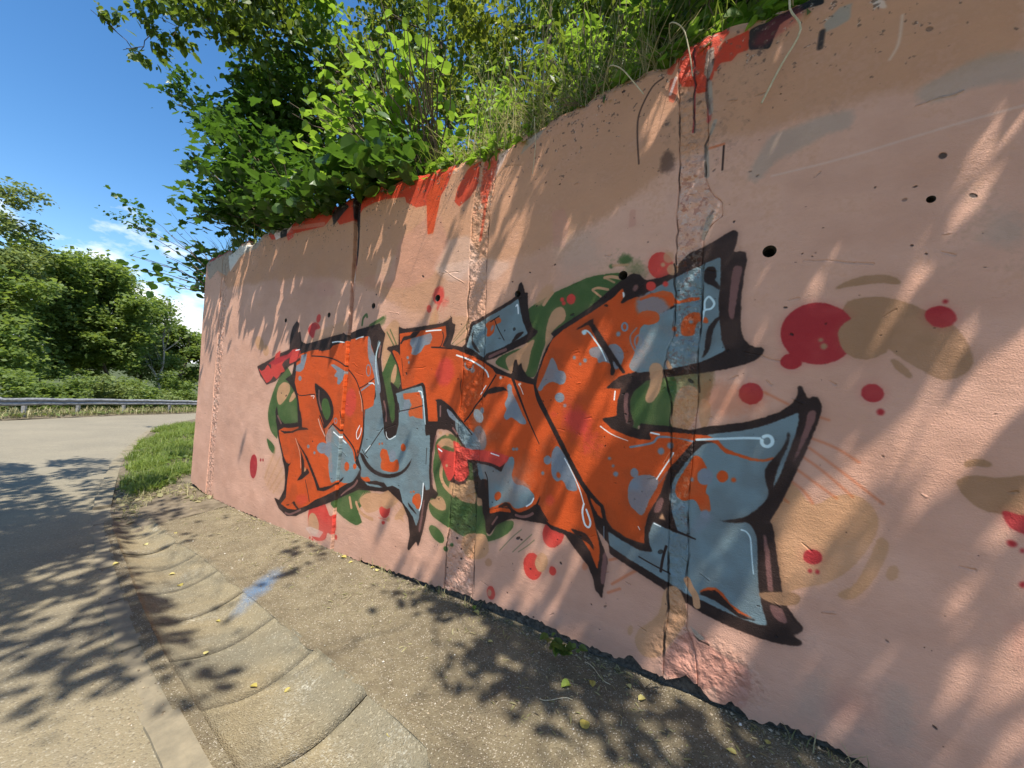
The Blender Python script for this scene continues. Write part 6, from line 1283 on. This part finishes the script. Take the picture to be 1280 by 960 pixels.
NP = [(.35, -.30, .75), (.62, -.42, .95), (.88, -.35, .8), (1.05, -.6, 1.1), (1.22, -.28, .7), (1.4, -.5, 1.0), (1.58, -.75, 1.25), (1.72, -.35, .8), (1.95, -.6, 1.1), (2.1, -.3, .75), (2.3, -.55, 1.1), (.15, -.5, .9), (-.05, -.35, .8), (.45, -.85, 1.3), (1.1, -1.0, 1.4), (1.8, -1.1, 1.5), (-.25, -.5, .9), (2.5, -.8, 1.3), (-1.4, -.5, .9), (-2.4, -.45, 1.0)]
ORD = ['first', 'second', 'third', 'fourth', 'fifth', 'sixth', 'seventh', 'eighth', 'ninth', 'tenth', 'eleventh', 'twelfth', 'thirteenth', 'fourteenth', 'fifteenth', 'sixteenth', 'seventeenth', 'eighteenth', 'nineteenth', 'twentieth']
NK = sorted(range(len(NP)), key=lambda i: -NP[i][0])
for k, (x, y, h) in enumerate(NP):
    stem_plant('nettle', 'green nettle clump on the wall top, %s along the wall counted from the hazel' % ORD[NK.index(k)], 'weed', (x, y, float(interp(x, TOP)) + max(0, -.2 - y) * .4 - .05), h, 11, None, L_bright if k % 3 != 1 else L_mid, 200 + k, size=.11 if k % 2 else .09, group='nettle clumps on top of the wall', per=30)
# ---- broad leaved hazel hanging over the wall, its nearest leaves single
hz = thing('hazel_bush', 'hazel bush with large bright green leaves hanging over the wall top', 'bush', (3.1, -.55, 3.35))
r = np.random.default_rng(70); hp = []; HL = []
tips = []
for k in range(95):
    tip = Vector((2.4 + 2.5 * r.random(), -.2 + .5 * r.random(), 3.6 + 1.35 * r.random() ** .8))
    if tip.z > 4.6 and tip.x < 2.7: tip.z -= .3
    q, pa = limb((3.1 + r.normal(0, .1), -.55, 3.35), tip, .014, .003, 700 + k, sag=.8, n=7, sides=5); hp.append(q); tips.append((tip, pa))
    for j in range(13):
        u = .35 + .65 * (j + r.random()) / 13; i = min(6, int(u * 7)); p = pa[i].lerp(pa[i + 1], u * 7 - i); HL.append(tuple(p + Vector(r.normal(0, .075, 3)) + Vector((0, .03, 0))))
adopt(mesh('branch', *join(hp), M_twig, smooth=True), hz)
HL = np.array(HL); d = np.linalg.norm(HL - np.array((0, 2.3, 1.62)), axis=1); o_ = np.argsort(d + .25 * r.random(len(d))); near, rest = HL[o_[:300]], HL[o_[300:]]
def leaf_objects(root, P, size, tpl, mat, seed, tilt=.55, droop=.3, nvar=7, face=None, name='leaf'):
    r = np.random.default_rng(seed); v, f = tpl; ms = []
    for k in range(nvar):
        q = v.copy(); q[:, 2] *= r.uniform(.5, 2.0); q[:, 2] -= r.uniform(0, .25) * q[:, 1] ** 2; q[:, 0] *= r.uniform(.85, 1.12); q = q + r.normal(0, .012, q.shape)
        me = bpy.data.meshes.new('leaf'); me.from_pydata(q.tolist(), [], f.tolist()); a = me.attributes.new('tint', 'FLOAT', 'POINT'); a.data.foreach_set('value', np.full(len(q), (k + .5) / nvar, np.float32)); me.materials.append(mat)
        me.polygons.foreach_set('use_smooth', np.ones(len(me.polygons), bool)); ms.append(me)
    x, y, z = frames(len(P), r, tilt, droop, face); s = size * (1 + .36 * r.normal(0, 1, len(P))).clip(.4, 1.6); inv = Matrix.Translation(root.location).inverted()
    for i in range(len(P)):
        o = bpy.data.objects.new(name, ms[i % nvar]); COL.objects.link(o); o.parent = root; o.matrix_parent_inverse = inv
        o.matrix_world = Matrix(((x[i, 0] * s[i], y[i, 0] * s[i], z[i, 0] * s[i], P[i, 0]), (x[i, 1] * s[i], y[i, 1] * s[i], z[i, 1] * s[i], P[i, 1]), (x[i, 2] * s[i], y[i, 2] * s[i], z[i, 2] * s[i], P[i, 2]), (0, 0, 0, 1)))
leaf_objects(hz, near, .088, LF_HEART, L_bright, 71)
rest2 = blob(r, 700, (3.4, -.6, 3.9), (1.2, .35, .55), .3)
leaves('foliage', np.concatenate([rest, rest2]), .088, LF_HEART, L_bright, 72, hz)['kind'] = 'stuff'
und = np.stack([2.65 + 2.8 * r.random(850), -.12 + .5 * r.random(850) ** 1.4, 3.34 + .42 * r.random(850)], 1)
leaves('shaded_foliage', und, .10, LF_HEART, L_dark, 73, hz)['kind'] = 'stuff'  # lower hazel leaves take the darker green, shade put into their colour
# ---- maple further along
mb = thing('maple_sapling', 'dark green maple sapling standing over the far end of the wall', 'bush', (5.6, -.7, 3.2))
r = np.random.default_rng(80); mp_ = []; cl = []
for k in range(28):
    c = Vector((4.5 + 2.7 * r.random(), -.38 + .74 * r.random(), 3.5 + 1.55 * r.random())); q, pa = limb((5.6, -.7, 3.2), c, .02, .004, 800 + k, sag=.7); mp_.append(q); c.y += (.35 * r.random() if c.x < 5.9 and k % 2 else 0); cl.append(c)
adopt(mesh('branch', *join(mp_), M_twig, smooth=True), mb)
ML = np.concatenate([np.array(c) + r.normal(0, 1, (62, 3)) * (.17, .15, .13) for c in cl]); d = np.linalg.norm(ML - np.array((0, 2.3, 1.62)), axis=1); o_ = np.argsort(d); 
leaf_objects(mb, ML[o_[:200]], .105, LF_MAPLE, L_dark, 81)
leaves('foliage', ML[o_[200:]], .10, LF_MAPLE, L_dark, 82, mb)['kind'] = 'stuff'
# ---- lime branches drooping past the end of the wall
lb = thing('lime_bush', 'lime bush whose thin leafy twigs droop past the far corner of the wall', 'bush', (7.9, -.75, 2.6))
r = np.random.default_rng(90); q_ = []; P = []
for k in range(20):
    tip = Vector((8.0 + 1.3 * r.random(), -.25 + .85 * r.random() ** 1.2, 2.75 + 1.15 * r.random())); q, pa = limb((7.9, -.75, 2.6), tip, .012, .002, 900 + k, sag=1.2, n=7, sides=4); q_.append(q)
    for j in range(17):
        u = .35 + .65 * j / 17; i = min(6, int(u * 7)); P.append(tuple(pa[i].lerp(pa[i + 1], u * 7 - i) + Vector(r.normal(0, .06, 3))))
adopt(mesh('branch', *join(q_), M_twig), lb); P = np.array(P)
leaf_objects(lb, P[:150], .10, LF_HEART, L_dark, 91); leaves('foliage', np.concatenate([P[150:], blob(r, 900, (8.15, -.55, 3.1), (.6, .4, .65), .2)]), .095, LF_HEART, L_dark, 92, lb)['kind'] = 'stuff'
# ---- tree on the hill whose bough reaches out into the sky, top left
oc = []
r = np.random.default_rng(100)
for k in range(30):
    u = r.random(); c = (8.7 - 2.6 * u + r.normal(0, .12), .95 - 1.1 * u + r.normal(0, .2), 6.75 - .1 * u + r.normal(0, .26)); s = .26 + .22 * u; oc.append((c, (s, s, s * .6)))
for k in range(34):
    oc.append(((4.2 + 3.2 * r.random(), -2.6 + 2.3 * r.random(), 5.9 + 2.2 * r.random()), (.62, .55, .48)))
clump_tree('ash_tree', 'tall tree on the hill sending a leafy bough out over the wall end', 'tree', (6.3, -2.3, 3.9), (6.2, -1.9, 7.6), oc, None, .085, L_mid, 101, per=520, r0=.13, tpl=LF_OVAL, droop=.7)
yc = crown_clumps(r, (4.6, -1.6, 6.6), (1.7, 1.0, 1.2), 22, .42)
clump_tree('birch_tree', 'tree with yellowing leaves behind the bright hazel', 'tree', (4.6, -2.2, 4.0), (4.6, -1.9, 6.9), yc, None, .07, L_yell, 103, per=560, r0=.06, tpl=LF_OVAL, droop=.6)
# ---- hillside trees filling the top of the view
HT = [('field_maple', 'dark field maple behind the maple sapling at the wall end', (7.3, -1.6, 3.6), (7.35, -1.0, 6.0), (7.25, -.75, 5.5), (1.15, .75, 1.75), 46, L_dark, LF_OVAL, .085),
      ('willow_tree', 'dark narrow leaved willow behind the hazel bush', (3.6, -3.6, 5.2), (3.5, -3.3, 8.2), (3.4, -3.0, 7.3), (1.9, 1.3, 1.9), 30, L_mid, LF_LANCE, .12),
      ('willow_tree', 'dark willow rising behind the nettles on the hill', (1.9, -3.6, 5.2), (1.9, -3.2, 8.0), (1.9, -2.9, 7.0), (1.6, 1.3, 1.9), 28, L_mid, LF_LANCE, .12),
      ('elder_bush', 'leafy elder bush behind the nettles near the mortared joint', (1.0, -1.9, 4.3), (1.0, -1.7, 5.9), (1.0, -1.6, 5.3), (1.1, .7, 1.0), 20, L_mid, LF_OVAL, .09),
      ('elder_bush', 'shady elder bush at the head of the wall near its black patch', (.1, -1.0, 3.9), (.05, -.8, 5.0), (.05, -.75, 4.6), (.8, .45, .75), 18, L_dark, LF_OVAL, .085),
      ('hornbeam_tree', 'broad hornbeam high on the hill behind the elder', (.3, -4.6, 5.6), (.3, -4.2, 8.8), (.2, -3.8, 8.0), (2.2, 1.4, 1.8), 28, L_mid, LF_OVAL, .10),
      ('hornbeam_tree', 'hornbeam on the hill behind the ash and birch', (5.6, -5.2, 6.0), (5.6, -4.8, 9.6), (5.4, -4.4, 8.6), (2.4, 1.5, 2.0), 28, L_mid, LF_OVAL, .10)]
for k, (nm, lab, b, tt, c, rad, n, mt, tp, sz) in enumerate(HT):
    r = np.random.default_rng(110 + k); clump_tree(nm, lab, 'bush' if 'bush' in nm else 'tree', b, tt, crown_clumps(r, c, rad, n, .48), None, sz, mt, 120 + k, per=760, r0=.09 if 'bush' not in nm else .035, tpl=tp, droop=.8 if tp is LF_LANCE else .4)
# ---- trees that overhang the viewer and throw the dappled shade: pruned where sun reaches the ground in the gaps
def lit_gap(P, r):
    """follow the sunlight from each leaf to the wall or the ground and thin the crown where light gets through"""
    L = -np.array(SUN); tw = np.where(P[:, 1] > 0, P[:, 1] / -L[1], 0); hit = P + L * tw[:, None]; zg = -GRADE * hit[:, 0] + .05
    onw = (hit[:, 2] > zg) & (hit[:, 0] < 7.4); tg = (P[:, 2] + GRADE * P[:, 0]) / -(L[2] + GRADE * L[0]); G = P + L * tg[:, None]
    hx = hit[:, 0] ; h = hit[:, 2] - zg
    streak = hx + hit[:, 2] * .4255                                   # constant along a beam of light on the wall
    st = fbm2(streak, hit[:, 2] * .13, 8.5, 151, 3)
    dw = np.interp(hx, [-.8, .3, .6, 1.0, 1.7, 2.3, 3], [.42, .48, .50, .36, .16, .08, .03]) + np.where(hx < 1.2, .36, .05) * smooth(1.4, 2.3, h); dw = np.where((hx > .25) & (h < .9), .14, dw)
    kw = r.random(len(P)) < np.clip(dw + st * 2.6, 0, 1) ** 1.2
    x, y = G[:, 0], G[:, 1]; pn = fbm2(x, y, 1.15, 152, 3)
    dg = np.where(y < 1.15, np.where(x < .2, .95, np.where((x < 1.5) & (y < .65), 1.1, np.where(x < 1.75, .78, .02))), np.where(x < 2.9, np.where(x > 2.3, .55, .15), np.where(x < 13.0, .85, .03)))
    dg = np.where((x > 6.5) & (y < .9) , .55, dg); dg = np.where((x > 1.5) & (x < 5.6) & (y < 1.25), .0, dg)
    kg = r.random(len(P)) < np.clip(dg + pn * 1.5, 0, 1)
    return np.where(onw, kw, kg)
def over_tree(name, label, base, top, regs, seed, per, size, r0=.2):
    r = np.random.default_rng(seed); cl = []
    for lo, hi, n, s in regs:
        for k in range(n): cl.append((tuple(np.array(lo) + (np.array(hi) - np.array(lo)) * r.random(3)), (s, s, s * .6)))
    return clump_tree(name, label, 'tree', base, top, cl, None, size, L_mid, seed, per=per, r0=r0, tpl=LF_OVAL, keep=lit_gap, twigs=1, lump=4)
over_tree('oak_tree', 'oak on the hill whose boughs hang high over the viewer', (-3.4, -1.6, 4.2), (-3.0, -.6, 7.2), [((-3.4, .15, 4.5), (.55, .95, 6.3), 70, .48), ((-3.1, 1.4, 5.4), (-.5, 3.0, 6.6), 62, .55)], 160, 470, .085)
over_tree('beech_tree', 'beech standing across the lane with boughs reaching over it', (3.6, 10.2, -.4), (3.4, 8.0, 7.0), [((.2, 2.4, 6.5), (9.4, 4.4, 7.4), 76, .62), ((-.5, 4.2, 6.6), (9.0, 8.0, 8.2), 26, .8)], 170, 620, .10, .26)
# ---------------------------------------------------------------- small things near the viewer
wp = thing('wall_foot_weed', 'small green weed with rounded leaves at the foot of the wall', 'weed', (.46, .09, .055))
r = np.random.default_rng(180); sp = []; P = []
for k in range(10):
    a = r.random() * 6.28; tip = Vector((.46 + .12 * math.cos(a), .05 + .07 * abs(math.sin(a)), .045 + .05 * r.random())); q, pa = limb((.46, .085, .02), tip, .0025, .0012, 181 + k, n=4, sides=4); sp.append(q)
    for j in range(4): P.append(tuple(pa[1 + j] + Vector(r.normal(0, .012, 3))))
adopt(mesh('stem', *join(sp), M_twig), wp); leaf_objects(wp, np.array(P), .05, LF_OVAL, L_mid, 190, tilt=.4, droop=.2, face=(0, .8, .2))
n = 260; x = -.6 + 7 * r.random(n); x = x[fbm2(x, x * 0, 1.3, 65, 2) > .12]; P = np.stack([x, .005 + .05 * r.random(len(x)), gz_at(x, x * 0 + .02)], 1)
blades('wall_foot_grass', P, .09, L_dry, 66, .003, .9)
n = 2200; x = -1 + 7.2 * r.random(n) ** 1.2; y = .02 + .62 * r.random(n) ** 2.2; P = np.stack([x, y, gz_at(x, y) + .004], 1); P = P[fbm2(x, y, 3, 67, 3) > -.15]
leaves('dry_litter', P, .028, LF_LANCE, L_dry, 68, kind='stuff', tilt=.25, droop=0, var=.5)
FL = [(.81, .29), (2.15, 1.14), (1.4, .26), (1.42, 1.02), (1.63, .06), (1.69, .04), (3.32, .05), (3.14, .05), (2.89, .04), (2.79, .05), (3.25, 1.08), (2.86, 1.28), (4.13, 1.05), (2.36, 1.22), (.9, .06), (.55, .11), (.47, .19), (.7, .24), (.64, .5), (.02, .24), (-.09, .11), (5.51, .96), (4.4, 1.0), (6.27, .34), (4.87, 1.28), (5.43, .72)]
FLL = {0: 'two lobed yellow green fallen leaf on the shaded gravel near the weed', 4: 'largest pale yellow fallen leaf, at the wall foot by the middle joint', 5: 'green fallen leaf at the wall foot by the middle joint', 19: 'grey green fallen leaf on the shaded gravel at the bottom edge', 3: 'pale yellow fallen leaf lying in the leaf shadow on the drain', 1: 'yellow fallen leaf at the edge of the drain left of the leaf shadow'}
for k, (x, y) in enumerate(FL):
    s = .055 if k in (0, 4) else (.03 + .022 * r.random()); v, f = LF_OVAL if k % 3 else LF_HEART; q = v.copy(); q[:, 2] = q[:, 2] * r.uniform(1, 3.5); a = r.random() * 6.28
    z = float(gz_at(np.array(x), np.array(y))) + .008
    q = np.stack([q[:, 0] * math.cos(a) - q[:, 1] * math.sin(a), q[:, 0] * math.sin(a) + q[:, 1] * math.cos(a), q[:, 2] + .12 * q[:, 1] * r.normal(0, 1)], 1) * s
    o = mesh('fallen_leaf', q, f, L_fallgreen if k in (0, 5, 14) else L_fallen, attr=np.full(len(q), r.random())); o.location = (x, y, z)
    where = 'on the gravel under the wall' if y < .7 else 'on the drain slabs'
    tag(o, FLL.get(k, 'small yellow fallen leaf %s, %s counted from the far end' % (where, ORD[sorted([j for j in range(len(FL)) if (FL[j][1] < .7) == (y < .7) and j not in FLL], key=lambda j: -FL[j][0]).index(k)] if k not in FLL else '')), 'leaf', 'fallen leaves on the gravel and drain')
TW = [((.83, .42), .16, .4, 'dry straw stalk lying on the shaded gravel'), ((.62, .36), .14, 1.9, 'dark thin twig on the shaded gravel'), ((1.84, 1.2), .09, 1.2, 'curled dark twig on the drain slabs'), ((.72, .12), .2, 2.8, 'long pale stalk by the wall foot near the weed'), ((2.6, .45), .14, 2.2, 'thin twig on the sunlit gravel')]
for k, ((x, y), L, a, lab) in enumerate(TW):
    t = np.linspace(-.5, .5, 7); X = x + t * L * math.cos(a); Y = y + t * L * math.sin(a) + .02 * np.sin(t * 5); Z = gz_at(X, Y) + .006
    tag(mesh('twig', *tube(np.stack([X, Y, Z], 1), [.002] * 7, 5), M_straw if k in (0, 3) else M_twig), lab, 'twig', 'twigs on the ground')
# dry roots and a leafy spray hanging over the wall head
RT = [([(.02, -.1, 3.68), (.03, .03, 3.70), (.03, .055, 3.55), (-.02, .06, 3.42), (.05, .05, 3.28), (.12, .05, 3.12)], .005, 'long pale dry root hanging down over the black patch'), ([(.62, -.1, 3.72), (.60, .05, 3.74), (.52, .07, 3.66), (.48, .05, 3.52), (.46, .03, 3.4)], .0035, 'thin dry stalk hanging over the red patch of the mortared joint'), ([(1.0, -.1, 3.6), (.95, .06, 3.62), (.86, .09, 3.56), (.78, .07, 3.46), (.72, .05, 3.38)], .0035, 'arched dry stalk hanging left of the red patch'), ([(1.5, -.1, 3.5), (1.48, .04, 3.5), (1.46, .035, 3.3), (1.47, .03, 3.1)], .0025, 'thin stalk trailing down the sunlit upper wall')]
for P_, rad, lab in RT: tag(mesh('hanging_root', *tube(np.array(catmull(np.array(P_), False, 4)), [rad] * ((len(P_) - 1) * 4 + 1), 5), M_straw), lab, 'root', 'dry roots hanging over the wall head')
ds = thing('hanging_spray', 'spray of dark drooping oval leaves hanging over the wall head', 'plant', (1.15, -.1, 3.52)); q_ = []; P = []
r = np.random.default_rng(210)
for k in range(6):
    tip = Vector((.85 + .5 * r.random(), .12 + .06 * r.random(), 3.40 + .12 * r.random())); q, pa = limb((1.15, -.1, 3.52), tip, .004, .002, 211 + k, sag=2.2, n=6, sides=4); q_.append(q)
    for j in range(6): P.append(tuple(pa[1 + j] + Vector(r.normal(0, .018, 3))))
adopt(mesh('stem', *join(q_), M_twig), ds); leaf_objects(ds, np.array(P), .10, LF_OVAL, L_dark, 212, tilt=.5, droop=1.0)
